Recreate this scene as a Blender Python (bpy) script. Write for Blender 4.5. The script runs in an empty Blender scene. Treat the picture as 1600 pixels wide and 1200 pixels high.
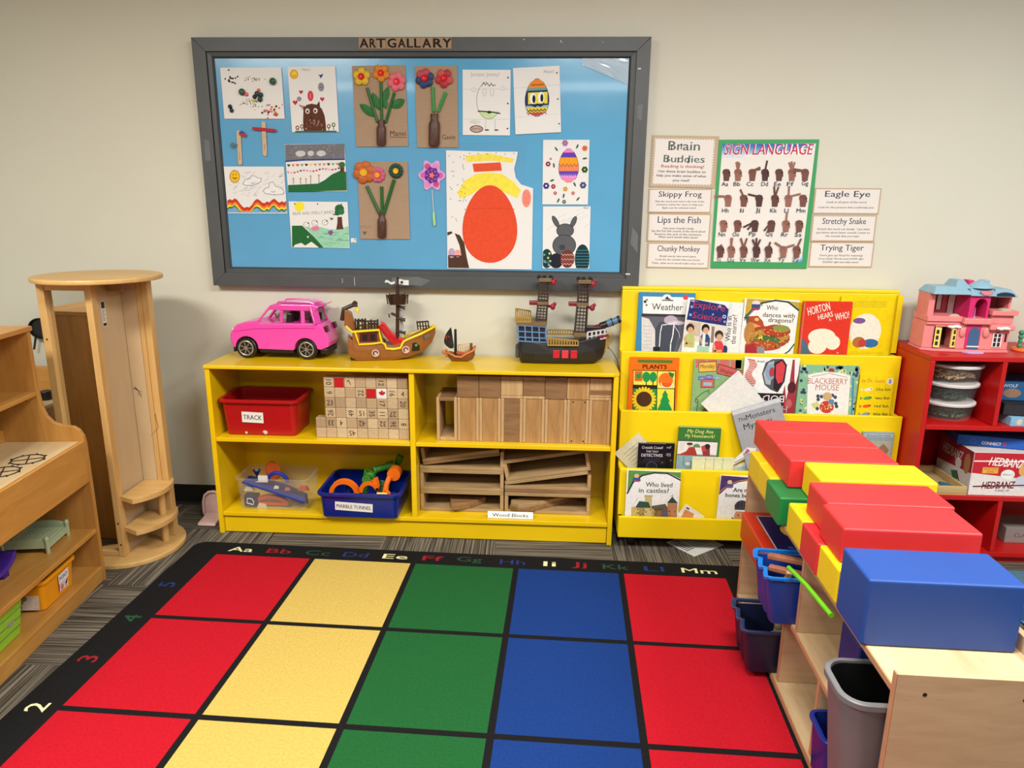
import bpy, bmesh, math, random
from mathutils import Vector, Matrix
sc = bpy.context.scene
COL = sc.collection
PI = math.pi
R = math.radians
rnd = random.Random(7)

# ------------------------------------------------------------------ camera, world, exposure
cam_d = bpy.data.cameras.new('camera')
cam = bpy.data.objects.new('camera', cam_d)
COL.objects.link(cam)
cam_d.sensor_width = 36.0
cam_d.lens = 36.0 * 1121.86 / 1600.0
cam_d.clip_start = 0.05
PITCH, YAW, ROLL = R(14.0549), R(-2.7991), R(0.5541)
fwd = Vector((math.sin(YAW) * math.cos(PITCH), math.cos(YAW) * math.cos(PITCH), -math.sin(PITCH)))
right = Vector((math.cos(YAW), -math.sin(YAW), 0))
up = right.cross(fwd)
r2 = right * math.cos(ROLL) + up * math.sin(ROLL)
u2 = up * math.cos(ROLL) - right * math.sin(ROLL)
m = Matrix((r2, u2, -fwd)).transposed().to_4x4()
m.translation = Vector((0, 0, 1.45))
cam.matrix_world = m
sc.camera = cam

w = bpy.data.worlds.new('world')
sc.world = w
w.use_nodes = True
w.node_tree.nodes['Background'].inputs[0].default_value = (1, 0.97, 0.93, 1)
w.node_tree.nodes['Background'].inputs[1].default_value = 0.05
sc.view_settings.view_transform = 'Standard'
sc.view_settings.look = 'None'
sc.view_settings.gamma = 1
sc.view_settings.use_curve_mapping = False
sc.view_settings.exposure = 0.0
sc.cycles.use_denoising = True
sc.cycles.max_bounces = 8
sc.cycles.diffuse_bounces = 2
sc.cycles.transparent_max_bounces = 16
sc.cycles.sample_clamp_indirect = 6

CEIL = 2.62
PANELS = [(-1.9, 0.7, 1.1), (0.4, 1.1, 0.85), (2.2, 1.1, 0.85), (-1.9, -1.2, 0.2), (0.4, -1.2, 0.2), (2.2, -1.2, 0.15)]
TINT = [(1.0, 0.99, 0.90), (1.0, 1.0, 0.93), (0.96, 1.0, 0.98)]
POWER = 80.0
for i, (px, py, k) in enumerate(PANELS):
    ld = bpy.data.lights.new('panel_light', 'AREA')
    ld.shape = 'RECTANGLE'
    ld.size, ld.size_y = 1.1, 0.5
    ld.energy = POWER * k
    ld.color = TINT[i % 3]
    lo = bpy.data.objects.new('panel_light', ld)
    COL.objects.link(lo)
    lo.location = (px, py, CEIL - 0.045)

# ------------------------------------------------------------------ materials
_mats = {}
def lin(c):
    def f(v):
        v /= 255.0
        return v / 12.92 if v <= 0.04045 else ((v + 0.055) / 1.055) ** 2.4
    return (f(c[0]), f(c[1]), f(c[2]), 1.0)
def _new(key):
    mt = bpy.data.materials.new('_'.join(str(k) for k in key) if isinstance(key, tuple) else str(key))
    mt.use_nodes = True
    nt = mt.node_tree
    return mt, nt, nt.nodes['Principled BSDF']
def _n(nt, t, **kw):
    nd = nt.nodes.new(t)
    for k, v in kw.items():
        if k.startswith('i_'):
            nd.inputs[k[2:].replace('_', ' ')].default_value = v
        else:
            setattr(nd, k, v)
    return nd
def pm(name, rgb, rough=0.5, var=0.08, scale=12.0, bump=0.0, metal=0.0, bscale=None, spec=0.5, stretch=None, coat=0.0):
    """paint / plastic / cloth: a base colour broken up by object-space noise"""
    key = ('pm', name)
    if key in _mats:
        return _mats[key]
    mt, nt, b = _new(name)
    tc = _n(nt, 'ShaderNodeTexCoord')
    src = tc.outputs['Object']
    if stretch:
        mp = _n(nt, 'ShaderNodeMapping')
        mp.inputs['Scale'].default_value = stretch
        nt.links.new(src, mp.inputs[0]); src = mp.outputs[0]
    no = _n(nt, 'ShaderNodeTexNoise', i_Scale=scale, i_Detail=4.0, i_Roughness=0.6)
    nt.links.new(src, no.inputs['Vector'])
    c = lin(rgb)
    rp = _n(nt, 'ShaderNodeValToRGB')
    rp.color_ramp.elements[0].position = 0.25
    rp.color_ramp.elements[1].position = 0.75
    rp.color_ramp.elements[0].color = tuple(max(0, v * (1 - var)) for v in c[:3]) + (1,)
    rp.color_ramp.elements[1].color = tuple(min(1, v * (1 + var)) for v in c[:3]) + (1,)
    nt.links.new(no.outputs['Fac'], rp.inputs[0])
    nt.links.new(rp.outputs[0], b.inputs['Base Color'])
    b.inputs['Roughness'].default_value = rough
    b.inputs['Metallic'].default_value = metal
    b.inputs['Specular IOR Level'].default_value = spec
    if coat:
        b.inputs['Coat Weight'].default_value = coat
        b.inputs['Coat Roughness'].default_value = 0.06
    if bump:
        n2 = _n(nt, 'ShaderNodeTexNoise', i_Scale=bscale or scale * 4, i_Detail=3.0)
        nt.links.new(src, n2.inputs['Vector'])
        bp = _n(nt, 'ShaderNodeBump', i_Strength=bump, i_Distance=0.002)
        nt.links.new(n2.outputs['Fac'], bp.inputs['Height'])
        nt.links.new(bp.outputs[0], b.inputs['Normal'])
    _mats[key] = mt
    return mt
def wood(name, a, bcol, axis=2, scale=9.0, rough=0.45, stretch=14.0, coat=0.0):
    key = ('wood', name)
    if key in _mats:
        return _mats[key]
    mt, nt, b = _new(name)
    tc = _n(nt, 'ShaderNodeTexCoord')
    mp = _n(nt, 'ShaderNodeMapping')
    s = [stretch] * 3
    s[axis] = 1.0
    mp.inputs['Scale'].default_value = s
    nt.links.new(tc.outputs['Object'], mp.inputs[0])
    no = _n(nt, 'ShaderNodeTexNoise', i_Scale=scale / 3, i_Detail=6.0, i_Roughness=0.65, i_Distortion=0.8)
    nt.links.new(mp.outputs[0], no.inputs['Vector'])
    rp = _n(nt, 'ShaderNodeValToRGB')
    rp.color_ramp.elements[0].position = 0.3
    rp.color_ramp.elements[1].position = 0.7
    rp.color_ramp.elements[0].color = lin(bcol)
    rp.color_ramp.elements[1].color = lin(a)
    nt.links.new(no.outputs['Fac'], rp.inputs[0])
    nt.links.new(rp.outputs[0], b.inputs['Base Color'])
    b.inputs['Roughness'].default_value = rough
    if coat:
        b.inputs['Coat Weight'].default_value = coat
        b.inputs['Coat Roughness'].default_value = 0.15
    bp = _n(nt, 'ShaderNodeBump', i_Strength=0.08, i_Distance=0.001)
    nt.links.new(no.outputs['Fac'], bp.inputs['Height'])
    nt.links.new(bp.outputs[0], b.inputs['Normal'])
    _mats[key] = mt
    return mt
def ink(h, rough=0.7, var=0.1):
    """print or crayon colour from a hex string"""
    rgb = tuple(int(h[i:i + 2], 16) for i in (0, 2, 4))
    return pm('ink_' + h + ('' if rough == 0.7 else '_%d' % int(rough * 100)), rgb, rough, var, 60.0, spec=0.3)
def clear(name, rgb, alpha=0.25, rough=0.08):
    key = ('clear', name)
    if key in _mats:
        return _mats[key]
    mt, nt, b = _new(name)
    out = nt.nodes['Material Output']
    tr = _n(nt, 'ShaderNodeBsdfTransparent')
    mx = _n(nt, 'ShaderNodeMixShader')
    no = _n(nt, 'ShaderNodeTexNoise', i_Scale=20.0)
    mr = _n(nt, 'ShaderNodeMapRange')
    mr.inputs['To Min'].default_value = alpha * 0.8
    mr.inputs['To Max'].default_value = alpha * 1.2
    nt.links.new(no.outputs['Fac'], mr.inputs['Value'])
    b.inputs['Base Color'].default_value = lin(rgb)
    b.inputs['Roughness'].default_value = rough
    nt.links.new(mr.outputs[0], mx.inputs[0])
    nt.links.new(tr.outputs[0], mx.inputs[1])
    nt.links.new(b.outputs[0], mx.inputs[2])
    nt.links.new(mx.outputs[0], out.inputs['Surface'])
    _mats[key] = mt
    return mt

# ------------------------------------------------------------------ mesh builder
def rr(w, d, r, n=4, cx=0.0, cy=0.0):
    """rounded rectangle loop, counter-clockwise"""
    r = min(r, w / 2 - 1e-5, d / 2 - 1e-5)
    out = []
    for sx, sy, a0 in ((1, 1, 0), (-1, 1, 90), (-1, -1, 180), (1, -1, 270)):
        for k in range(n + 1):
            a = R(a0 + 90.0 * k / n)
            out.append((cx + sx * (w / 2 - r) + r * math.cos(a), cy + sy * (d / 2 - r) + r * math.sin(a)))
    return out
def circ(r, n=24, cx=0.0, cy=0.0, ry=None):
    return [(cx + r * math.cos(2 * PI * k / n), cy + (ry or r) * math.sin(2 * PI * k / n)) for k in range(n)]

class MB:
    def __init__(self, mat=None):
        self.bm = bmesh.new()
        self.mats = []
        self.cur = mat
        self.X = Matrix.Identity(4)
    def mi(self, mat):
        mat = mat or self.cur
        if mat not in self.mats:
            self.mats.append(mat)
        return self.mats.index(mat)
    def v(self, p):
        return self.bm.verts.new(self.X @ Vector(p))
    def face(self, vs, mat=None):
        try:
            f = self.bm.faces.new(vs)
            f.material_index = self.mi(mat)
            return f
        except ValueError:
            return None
    def poly(self, pts, mat=None):
        return self.face([self.v(p) for p in pts], mat)
    def box(self, x0, y0, z0, x1, y1, z1, mat=None):
        v = [self.v(p) for p in ((x0, y0, z0), (x1, y0, z0), (x1, y1, z0), (x0, y1, z0), (x0, y0, z1), (x1, y0, z1), (x1, y1, z1), (x0, y1, z1))]
        for q in ((0, 3, 2, 1), (4, 5, 6, 7), (0, 1, 5, 4), (1, 2, 6, 5), (2, 3, 7, 6), (3, 0, 4, 7)):
            self.face([v[i] for i in q], mat)
        return self
    def bar(self, p0, p1, wd, ht, mat=None, roll=0.0):
        """square bar from p0 to p1"""
        p0, p1 = Vector(p0), Vector(p1)
        d = p1 - p0
        q = d.to_track_quat('Z', 'Y').to_matrix().to_4x4()
        q.translation = p0
        s = self.X
        self.X = s @ q @ Matrix.Rotation(roll, 4, 'Z')
        self.box(-wd / 2, -ht / 2, 0, wd / 2, ht / 2, d.length, mat)
        self.X = s
        return self
    def loft(self, loops, mat=None, cap0=True, cap1=True, closed=True):
        L = [[self.v(p) for p in lp] for lp in loops]
        n = len(L[0])
        for a, b in zip(L, L[1:]):
            for i in range(n if closed else n - 1):
                j = (i + 1) % n
                self.face([a[i], a[j], b[j], b[i]], mat)
        if cap0:
            self.face(L[0][::-1], mat)
        if cap1:
            self.face(L[-1], mat)
        return self
    def prism(self, pts, z0, z1, mat=None):
        return self.loft([[(x, y, z0) for x, y in pts], [(x, y, z1) for x, y in pts]], mat)
    def prism_y(self, pts, y0, y1, mat=None):
        return self.loft([[(x, y1, z) for x, z in pts], [(x, y0, z) for x, z in pts]], mat)
    def prism_x(self, pts, x0, x1, mat=None):
        return self.loft([[(x0, y, z) for y, z in pts], [(x1, y, z) for y, z in pts]], mat)
    def cyl(self, p0, p1, r0, r1=None, n=14, mat=None, cap=True):
        p0, p1 = Vector(p0), Vector(p1)
        r1 = r0 if r1 is None else r1
        d = p1 - p0
        q = d.to_track_quat('Z', 'Y').to_matrix()
        L = []
        for p, r in ((p0, r0), (p1, r1)):
            L.append([p + q @ Vector((r * math.cos(2 * PI * k / n), r * math.sin(2 * PI * k / n), 0)) for k in range(n)])
        return self.loft(L, mat, cap, cap)
    def tube(self, pts, r, mat=None, n=8, closed=False, flat=None):
        pts = [Vector(p) for p in pts]
        L = []
        k = len(pts)
        prev = None
        for i, p in enumerate(pts):
            if closed:
                d = pts[(i + 1) % k] - pts[i - 1]
            else:
                d = pts[min(i + 1, k - 1)] - pts[max(i - 1, 0)]
            d.normalize()
            if prev is None:
                a = Vector((0, 0, 1)) if abs(d.z) < 0.9 else Vector((1, 0, 0))
                s = d.cross(a).normalized()
            else:
                s = (prev - d * prev.dot(d)).normalized()
            t = d.cross(s)
            prev = s
            rad = r[i] if isinstance(r, (list, tuple)) else r
            f2 = flat or 1.0
            L.append([p + s * rad * math.cos(2 * PI * j / n) + t * rad * f2 * math.sin(2 * PI * j / n) for j in range(n)])
        if closed:
            L.append(L[0])
            return self.loft(L, mat, False, False)
        return self.loft(L, mat)
    def lathe(self, prof, mat=None, n=28, c=(0, 0, 0), cap0=True, cap1=True):
        """profile [(r, z)] about Z through c"""
        L = [[(c[0] + r * math.cos(2 * PI * k / n), c[1] + r * math.sin(2 * PI * k / n), c[2] + z) for k in range(n)] for r, z in prof]
        return self.loft(L, mat, cap0, cap1)
    def ball(self, c, r, mat=None, n=12, s=(1, 1, 1)):
        pr = [(max(1e-4, r * math.sin(PI * k / 8)), -r * math.cos(PI * k / 8)) for k in range(9)]
        L = [[(c[0] + s[0] * q * math.cos(2 * PI * k / n), c[1] + s[1] * q * math.sin(2 * PI * k / n), c[2] + s[2] * z) for k in range(n)] for q, z in pr]
        return self.loft(L, mat)
    def add_mesh(self, vs, fs, mat, M):
        s = [self.v(M @ Vector(p)) for p in vs]
        for f in fs:
            self.face([s[i] for i in f], mat)
    def build(self, name, parent=None, loc=(0, 0, 0), rot=(0, 0, 0), bevel=0.0, seg=2, smooth=False, merge=False, M=None):
        if merge:
            bmesh.ops.remove_doubles(self.bm, verts=self.bm.verts, dist=1e-5)
        me = bpy.data.meshes.new(name)
        self.bm.normal_update()
        if smooth:
            for f in self.bm.faces:
                f.smooth = True
        self.bm.to_mesh(me)
        self.bm.free()
        for mt in self.mats:
            me.materials.append(mt)
        if smooth and smooth is not True:
            me.set_sharp_from_angle(angle=R(smooth))
        elif smooth:
            me.set_sharp_from_angle(angle=R(35))
        o = bpy.data.objects.new(name, me)
        COL.objects.link(o)
        o.parent = parent
        if M is not None:
            o.matrix_local = M
        else:
            o.location = loc
            o.rotation_euler = rot
        if bevel:
            b = o.modifiers.new('bevel', 'BEVEL')
            b.width = bevel
            b.segments = seg
            b.limit_method = 'ANGLE'
            b.angle_limit = R(40)
        return o

def tag(o, label, cat, group=None):
    o['label'] = label
    o['category'] = cat
    if group:
        o['group'] = group
    return o
def thing(name, label, cat, loc=(0, 0, 0), rz=0.0, group=None, M=None):
    o = bpy.data.objects.new(name, None)
    o.empty_display_size = 0.05
    COL.objects.link(o)
    if M is not None:
        o.matrix_world = M
    else:
        o.location = loc
        o.rotation_euler = (0, 0, rz)
    return tag(o, label, cat, group)
def struct(o):
    o['kind'] = 'structure'
    return o
def clone(o, parent=None):
    """a thing with its parts and their sub-parts"""
    c = o.copy()
    COL.objects.link(c)
    c.parent = parent
    for ch in list(o.children):
        clone(ch, c)
    return c
def wallM(x, y, z, tilt=0.0, lean=0.0, yaw=0.0):
    """local x,y of a sheet laid on a plane that faces the room (-Y)"""
    return Matrix.Translation((x, y, z)) @ Matrix.Rotation(yaw, 4, 'Z') @ Matrix.Rotation(PI / 2 - lean, 4, 'X') @ Matrix.Rotation(tilt, 4, 'Z')

# ------------------------------------------------------------------ flat print on sheets
_txt = {}
def text_geo(s, bold=0.0, shear=0.0, space=1.0):
    key = (s, bold, shear, space)
    if key not in _txt:
        cu = bpy.data.curves.new('txt', 'FONT')
        cu.body = s
        cu.size = 1.0
        cu.align_x = 'CENTER'
        cu.align_y = 'CENTER'
        cu.resolution_u = 2
        cu.offset = bold
        cu.shear = shear
        cu.space_character = space
        ob = bpy.data.objects.new('txt', cu)
        me = ob.to_mesh()
        vs = [tuple(v.co) for v in me.vertices]
        fs = [tuple(p.vertices) for p in me.polygons]
        ob.to_mesh_clear()
        bpy.data.objects.remove(ob)
        bpy.data.curves.remove(cu)
        if vs:
            xs = [v[0] for v in vs]; ys = [v[1] for v in vs]
            cx, cy = (min(xs) + max(xs)) / 2, (min(ys) + max(ys)) / 2
            vs = [(a - cx, b - cy, 0) for a, b, c in vs]
            _txt[key] = (vs, fs, max(xs) - min(xs), max(ys) - min(ys))
        else:
            _txt[key] = ([], [], 1, 1)
    return _txt[key]

class CV(MB):
    """a thin sheet of w x h whose print is drawn in the units of a box (u0,v0,u1,v1), v down"""
    DZ = 0.00005
    def __init__(self, box, w, h, base, t=0.0006, corner=0.0, outline=None, sk=0.0):
        super().__init__(base)
        self.b = box; self.w = w; self.h = h; self.t = t; self.sk = sk
        if outline:
            pts = [self.m(u, v)[:2] for u, v in outline]
        elif corner:
            pts = rr(w, h, corner)
        else:
            pts = [(-w / 2, -h / 2), (w / 2, -h / 2), (w / 2, h / 2), (-w / 2, h / 2)]
        self.prism(pts, 0, t, base)
        self.z = t
    def m(self, u, v):
        u0, v0, u1, v1 = self.b
        u -= self.sk * (v - v0) / (v1 - v0)
        x, y = (u - u0) / (u1 - u0) * self.w - self.w / 2, self.h / 2 - (v - v0) / (v1 - v0) * self.h
        return (max(-self.w / 2, min(self.w / 2, x)), max(-self.h / 2, min(self.h / 2, y)), 0)
    def lvl(self):
        self.z += self.DZ
        return self.z
    def P(self, pts, c, up=True):
        z = self.lvl() if up else self.z + self.DZ
        q = []
        for u, v in pts:
            x, y, _ = self.m(u, v)
            q.append((x, y, z))
        a = sum(q[i - 1][0] * q[i][1] - q[i][0] * q[i - 1][1] for i in range(len(q)))
        if a < 0:
            q.reverse()
        self.poly(q, c if not isinstance(c, str) else ink(c))
        return self
    def B(self, u0, v0, u1, v1, c, up=True):
        return self.P([(u0, v0), (u1, v0), (u1, v1), (u0, v1)], c, up)
    def E(self, cu, cv, ru, rv, c, n=18, rot=0.0, up=True, a0=0, a1=360):
        p = []
        full = a1 - a0 >= 360
        for k in range(n if full else n + 1):
            a = R(a0 + (a1 - a0) * k / n)
            x, y = ru * math.cos(a), rv * math.sin(a)
            p.append((cu + x * math.cos(rot) - y * math.sin(rot), cv + x * math.sin(rot) + y * math.cos(rot)))
        return self.P(p, c, up)
    def L(self, pts, wd, c, closed=False, up=True):
        z = self.lvl() if up else self.z + self.DZ
        mt = ink(c) if isinstance(c, str) else c
        if closed:
            pts = list(pts) + [pts[0]]
        q = [Vector(self.m(u, v)[:2]) for u, v in pts]
        ww = wd * self.w / (self.b[2] - self.b[0]) / 2
        for a, b in zip(q, q[1:]):
            d = b - a
            if d.length < 1e-7:
                continue
            d.normalize()
            s = Vector((-d.y, d.x)) * ww
            e = d * ww * 0.6
            self.poly([tuple(a - s - e) + (z,), tuple(b - s + e) + (z,), tuple(b + s + e) + (z,), tuple(a + s - e) + (z,)], mt)
        return self
    def T(self, s, cu, cv, hgt=None, c='111111', wid=None, rot=0.0, bold=0.0, shear=0.0, cap=0.74, up=True, space=1.0, sy=1.0):
        """text centred at (cu,cv); hgt = cap height in box units, or wid = total width"""
        z = (self.z + self.DZ) if not up else self.lvl()
        vs, fs, tw, th = text_geo(s, 0.0, shear, space)
        k = self.w / (self.b[2] - self.b[0])
        if hgt is not None:
            sY = hgt * k / 0.73
            sX = wid * k / tw if wid is not None else sY
        else:
            sX = wid * k / tw
            sY = sX * sy
        x, y, _ = self.m(cu, cv)
        # heavier lettering: the same outline printed again a hair to each side
        for q in ((-0.6, 0.6) if bold else (0.0,)):
            for e in ((-0.4, 0.4) if bold >= 0.03 else (0.0,)):
                M = Matrix.Translation((x, y, z + (0.00001 if q > 0 else 0) + (0.000005 if e > 0 else 0))) @ Matrix.Rotation(rot, 4, 'Z') @ Matrix.Diagonal((sX, sY, 1, 1)) @ Matrix.Translation((q * bold, e * bold, 0))
                self.add_mesh(vs, fs, ink(c) if isinstance(c, str) else c, M)
        return self
# ------------------------------------------------------------------ the room
WY = 3.215
wall_paint = pm('wall_paint', (217, 213, 198), 0.6, 0.015, 3.0, bump=0.12, bscale=220)
ceil_paint = pm('ceiling_tile', (225, 222, 215), 0.8, 0.04, 40.0, bump=0.2)
black_rubber = pm('black_rubber', (16, 16, 17), 0.45, 0.1)
def carpet():
    mt, nt, b = _new('striped_carpet')
    tc = _n(nt, 'ShaderNodeTexCoord')
    mp = _n(nt, 'ShaderNodeMapping')
    mp.inputs['Location'].default_value = (0.13, 0.02, 0.27)
    mp.inputs['Rotation'].default_value = (0, 0, R(-1.5))
    nt.links.new(tc.outputs['Object'], mp.inputs[0])
    ck = _n(nt, 'ShaderNodeTexChecker', i_Scale=2.0)
    ck.inputs['Color1'].default_value = (0, 0, 0, 1); ck.inputs['Color2'].default_value = (1, 1, 1, 1)
    nt.links.new(mp.outputs[0], ck.inputs['Vector'])
    fac = []
    for s in ((175.0, 2.5, 1.0), (2.5, 175.0, 1.0)):
        m2 = _n(nt, 'ShaderNodeMapping')
        m2.inputs['Scale'].default_value = s
        nt.links.new(mp.outputs[0], m2.inputs[0])
        no = _n(nt, 'ShaderNodeTexNoise', i_Scale=1.0, i_Detail=2.0, i_Roughness=0.5)
        nt.links.new(m2.outputs[0], no.inputs['Vector'])
        fac.append(no.outputs['Fac'])
    mx = _n(nt, 'ShaderNodeMix')
    nt.links.new(ck.outputs['Fac'], mx.inputs['Factor'])
    nt.links.new(fac[0], mx.inputs['A']); nt.links.new(fac[1], mx.inputs['B'])
    fz = _n(nt, 'ShaderNodeTexNoise', i_Scale=420.0, i_Detail=2.0)
    nt.links.new(tc.outputs['Object'], fz.inputs['Vector'])
    ad = _n(nt, 'ShaderNodeMath', operation='MULTIPLY_ADD')
    ad.inputs[1].default_value = 0.28; ad.inputs[2].default_value = -0.14
    nt.links.new(fz.outputs['Fac'], ad.inputs[0])
    a2 = _n(nt, 'ShaderNodeMath', operation='ADD')
    nt.links.new(mx.outputs['Result'], a2.inputs[0]); nt.links.new(ad.outputs[0], a2.inputs[1])
    rp = _n(nt, 'ShaderNodeValToRGB')
    e = rp.color_ramp.elements
    e[0].position = 0.30; e[0].color = lin((44, 38, 33))
    e[1].position = 0.74; e[1].color = lin((146, 137, 123))
    k = e.new(0.5); k.color = lin((92, 84, 74))
    nt.links.new(a2.outputs[0], rp.inputs[0])
    nt.links.new(rp.outputs[0], b.inputs['Base Color'])
    b.inputs['Roughness'].default_value = 0.95
    b.inputs['Specular IOR Level'].default_value = 0.1
    bp = _n(nt, 'ShaderNodeBump', i_Strength=0.5, i_Distance=0.003)
    nt.links.new(a2.outputs[0], bp.inputs['Height'])
    nt.links.new(bp.outputs[0], b.inputs['Normal'])
    return mt
XL, XR, YF = -4.0, 4.2, -3.2
mb = MB(carpet()); mb.box(XL, YF, -0.05, XR, WY, 0.0); struct(mb.build('floor'))
mb = MB(wall_paint); mb.box(XL - 0.1, WY, -0.05, XR + 0.1, WY + 0.1, CEIL); struct(mb.build('wall_back'))
mb = MB(wall_paint); mb.box(XL - 0.1, YF - 0.1, -0.05, XL, WY, CEIL); struct(mb.build('wall_left'))
mb = MB(wall_paint); mb.box(XR, YF - 0.1, -0.05, XR + 0.1, WY, CEIL); struct(mb.build('wall_right'))
mb = MB(wall_paint); mb.box(XL, YF - 0.1, -0.05, XR, YF, CEIL); struct(mb.build('wall_front'))
mb = MB(ceil_paint); mb.box(XL - 0.1, YF - 0.1, CEIL, XR + 0.1, WY + 0.1, CEIL + 0.1); struct(mb.build('ceiling'))
mb = MB(black_rubber)
mb.prism_x([(WY, 0.0), (WY - 0.014, 0.0), (WY - 0.008, 0.012), (WY - 0.004, 0.1), (WY, 0.102)], XL, XR)
struct(mb.build('baseboard_back'))
frame_m = pm('light_frame', (235, 235, 232), 0.4)
glow = pm('light_diffuser', (245, 245, 240), 0.4)
for i, (px, py, k) in enumerate(PANELS):
    t = thing('ceiling_light', 'flat white ceiling light panel, out of the frame above the classroom', 'light', (px, py, CEIL), group='ceiling light panels')
    mb = MB(frame_m)
    for a in (((-0.58, -0.3), (0.58, -0.27)), ((-0.58, 0.27), (0.58, 0.3)), ((-0.58, -0.27), (-0.55, 0.27)), ((0.55, -0.27), (0.58, 0.27))):
        mb.box(a[0][0], a[0][1], -0.035, a[1][0], a[1][1], -0.001)
    mb.build('frame', t)
    mb = MB(glow); mb.box(-0.55, -0.27, -0.03, 0.55, 0.27, -0.002); mb.build('diffuser', t)

# ------------------------------------------------------------------ alphabet rug
def pile(name, rgb, var=0.16, rough=0.95):
    return pm('pile_' + name, rgb, rough, var, 130.0, bump=0.7, bscale=330, spec=0.08)
RUGC = {'r': pile('red', (182, 23, 38)), 'y': pile('yellow', (202, 172, 90)), 'g': pile('green', (32, 90, 46)), 'b': pile('blue', (26, 56, 120)), 'k': pile('black', (27, 26, 27))}
cw, cd, lw = 0.4256, 0.4836, 0.0218
rw0, rw1, rh0, rh1 = -0.135, 5 * cw - lw + 0.135, -6 * cd - 0.12, 0.108
W_, H_ = rw1 - rw0, rh1 - rh0
rug = CV((rw0, -rh1, rw1, -rh0), W_, H_, RUGC['k'], t=0.008, corner=0.05)
rug.DZ = 0.0002
colors = ['r', 'y', 'g', 'b', 'r']
for j in range(6):
    for i in range(5):
        rug.B(i * cw, j * cd, i * cw + cw - lw, j * cd + cd - lw, RUGC[colors[i]], up=False)
lc = [pile('lcream', (232, 226, 170)), pile('lred', (150, 32, 42)), pile('lgreen', (42, 78, 54)), pile('lblue', (40, 54, 112))]
for i, (s, x) in enumerate(zip('Aa Bb Cc Dd Ee Ff Gg Hh Ii Jj Kk Ll Mm'.split(), (0.086, 0.252, 0.42, 0.584, 0.754, 0.913, 1.067, 1.248, 1.402, 1.524, 1.673, 1.828, 2.01))):
    rug.T(s, x, -0.052, hgt=0.042, c=lc[i % 4], wid={'Ii': 0.05, 'Jj': 0.06, 'Ff': 0.085, 'Ll': 0.08, 'Mm': 0.14}.get(s, 0.105), bold=0.012, up=False)
for i, (s, y) in enumerate(zip('65432', (0.02, -0.256, -0.491, -0.727, -0.959))):
    if s != '6':
        rug.T(s, -0.07, -y, hgt=0.066, c=lc[{'5': 3, '4': 2, '3': 1, '2': 0}[s]], rot=PI / 2, bold=0.012, up=False)
rug.T('1', -0.07, 1.2, hgt=0.066, c=lc[3], rot=PI / 2, bold=0.012, up=False)
ra = R(-1.6434)
lx, ly = (rw0 + rw1) / 2, (rh0 + rh1) / 2
o = rug.build('rug', loc=(-1.3719 + math.cos(ra) * lx - math.sin(ra) * ly, 2.6941 + math.sin(ra) * lx + math.cos(ra) * ly, 0.0), rot=(0, 0, ra))
tag(o, 'black bordered alphabet rug with red, yellow, green and blue squares', 'rug')
# ------------------------------------------------------------------ bulletin board
PY = 3.19
grey_paint = pm('grey_board_paint', (78, 80, 83), 0.45, 0.12, 5.0)
grey_dark = pm('grey_inner_moulding', (66, 68, 70), 0.45, 0.12, 6.0)
blue_paper = pm('blue_laminated_paper', (92, 164, 210), 0.22, 0.05, 4.0, bump=0.35, bscale=7, coat=0.5)
blue_paper2 = pm('blue_laminated_paper_right', (90, 168, 214), 0.2, 0.05, 4.0, bump=0.5, bscale=6, coat=0.6)
bb = thing('bulletin_board', 'large grey framed bulletin board covered in blue paper on the wall', 'board', (0, 0, 0))
ox0, ox1, oz0, oz1 = -1.504, 0.394, 1.083, 2.110
ix0, ix1, iz0, iz1 = -1.447, 0.338, 1.139, 2.056
px0, px1, pz0, pz1 = -1.42, 0.31, 1.166, 2.032
FY = 3.168
mb = MB(grey_paint)
for q in ([(ox0, oz0), (ox0, oz1), (ix0, iz1), (ix0, iz0)], [(ox0, oz1), (ox1, oz1), (ix1, iz1), (ix0, iz1)], [(ox1, oz1), (ox1, oz0), (ix1, iz0), (ix1, iz1)], [(ox1, oz0), (ox0, oz0), (ix0, iz0), (ix1, iz0)]):
    mb.prism_y(q, FY, WY - 0.001)
mb.build('outer_frame', bb, bevel=0.0015)
mb = MB(grey_dark)
a = [(ix0, iz0), (ix1, iz0), (ix1, iz1), (ix0, iz1)]
b = [(px0, pz0), (px1, pz0), (px1, pz1), (px0, pz1)]
mb.loft([[(x, FY + 0.003, z) for x, z in a], [(x, FY + 0.009, z) for x, z in a], [(x * 0.3 + X * 0.7, FY + 0.011, z * 0.3 + Z * 0.7) for (x, z), (X, Z) in zip(a, b)], [(x, PY + 0.001, z) for x, z in b]], None, False, False)
mb.build('inner_moulding', bb)
mb = MB(blue_paper); mb.box(px0 - 0.01, PY + 0.0015, pz0 - 0.01, px1 + 0.01, PY + 0.006, pz1 + 0.01); mb.build('backing_panel', bb)
for x0, z0, x1, z1, mt, dy in ((px0, 1.69, -0.71, pz1, blue_paper, 0.0), (px0, pz0, -0.705, 1.69, blue_paper, 0.0004), (-0.71, 1.70, -0.105, pz1, blue_paper2, 0.0007), (-0.705, pz0, -0.105, 1.70, blue_paper, 0.0002), (-0.107, pz0, px1, pz1, blue_paper2, 0.0004)):
    mb = MB(mt)
    # a sheet with a slight ripple
    n = 14
    g = [[(x0 + (x1 - x0) * i / n, PY - dy + 0.0003 * math.sin(3.1 * i + 1.7 * j), z0 + (z1 - z0) * j / n) for i in range(n + 1)] for j in range(n + 1)]
    V = [[mb.v(p) for p in row] for row in g]
    for j in range(n):
        for i in range(n):
            mb.face([V[j][i], V[j][i + 1], V[j + 1][i + 1], V[j + 1][i]])
    mb.build('blue_paper', bb, smooth=True)
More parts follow.
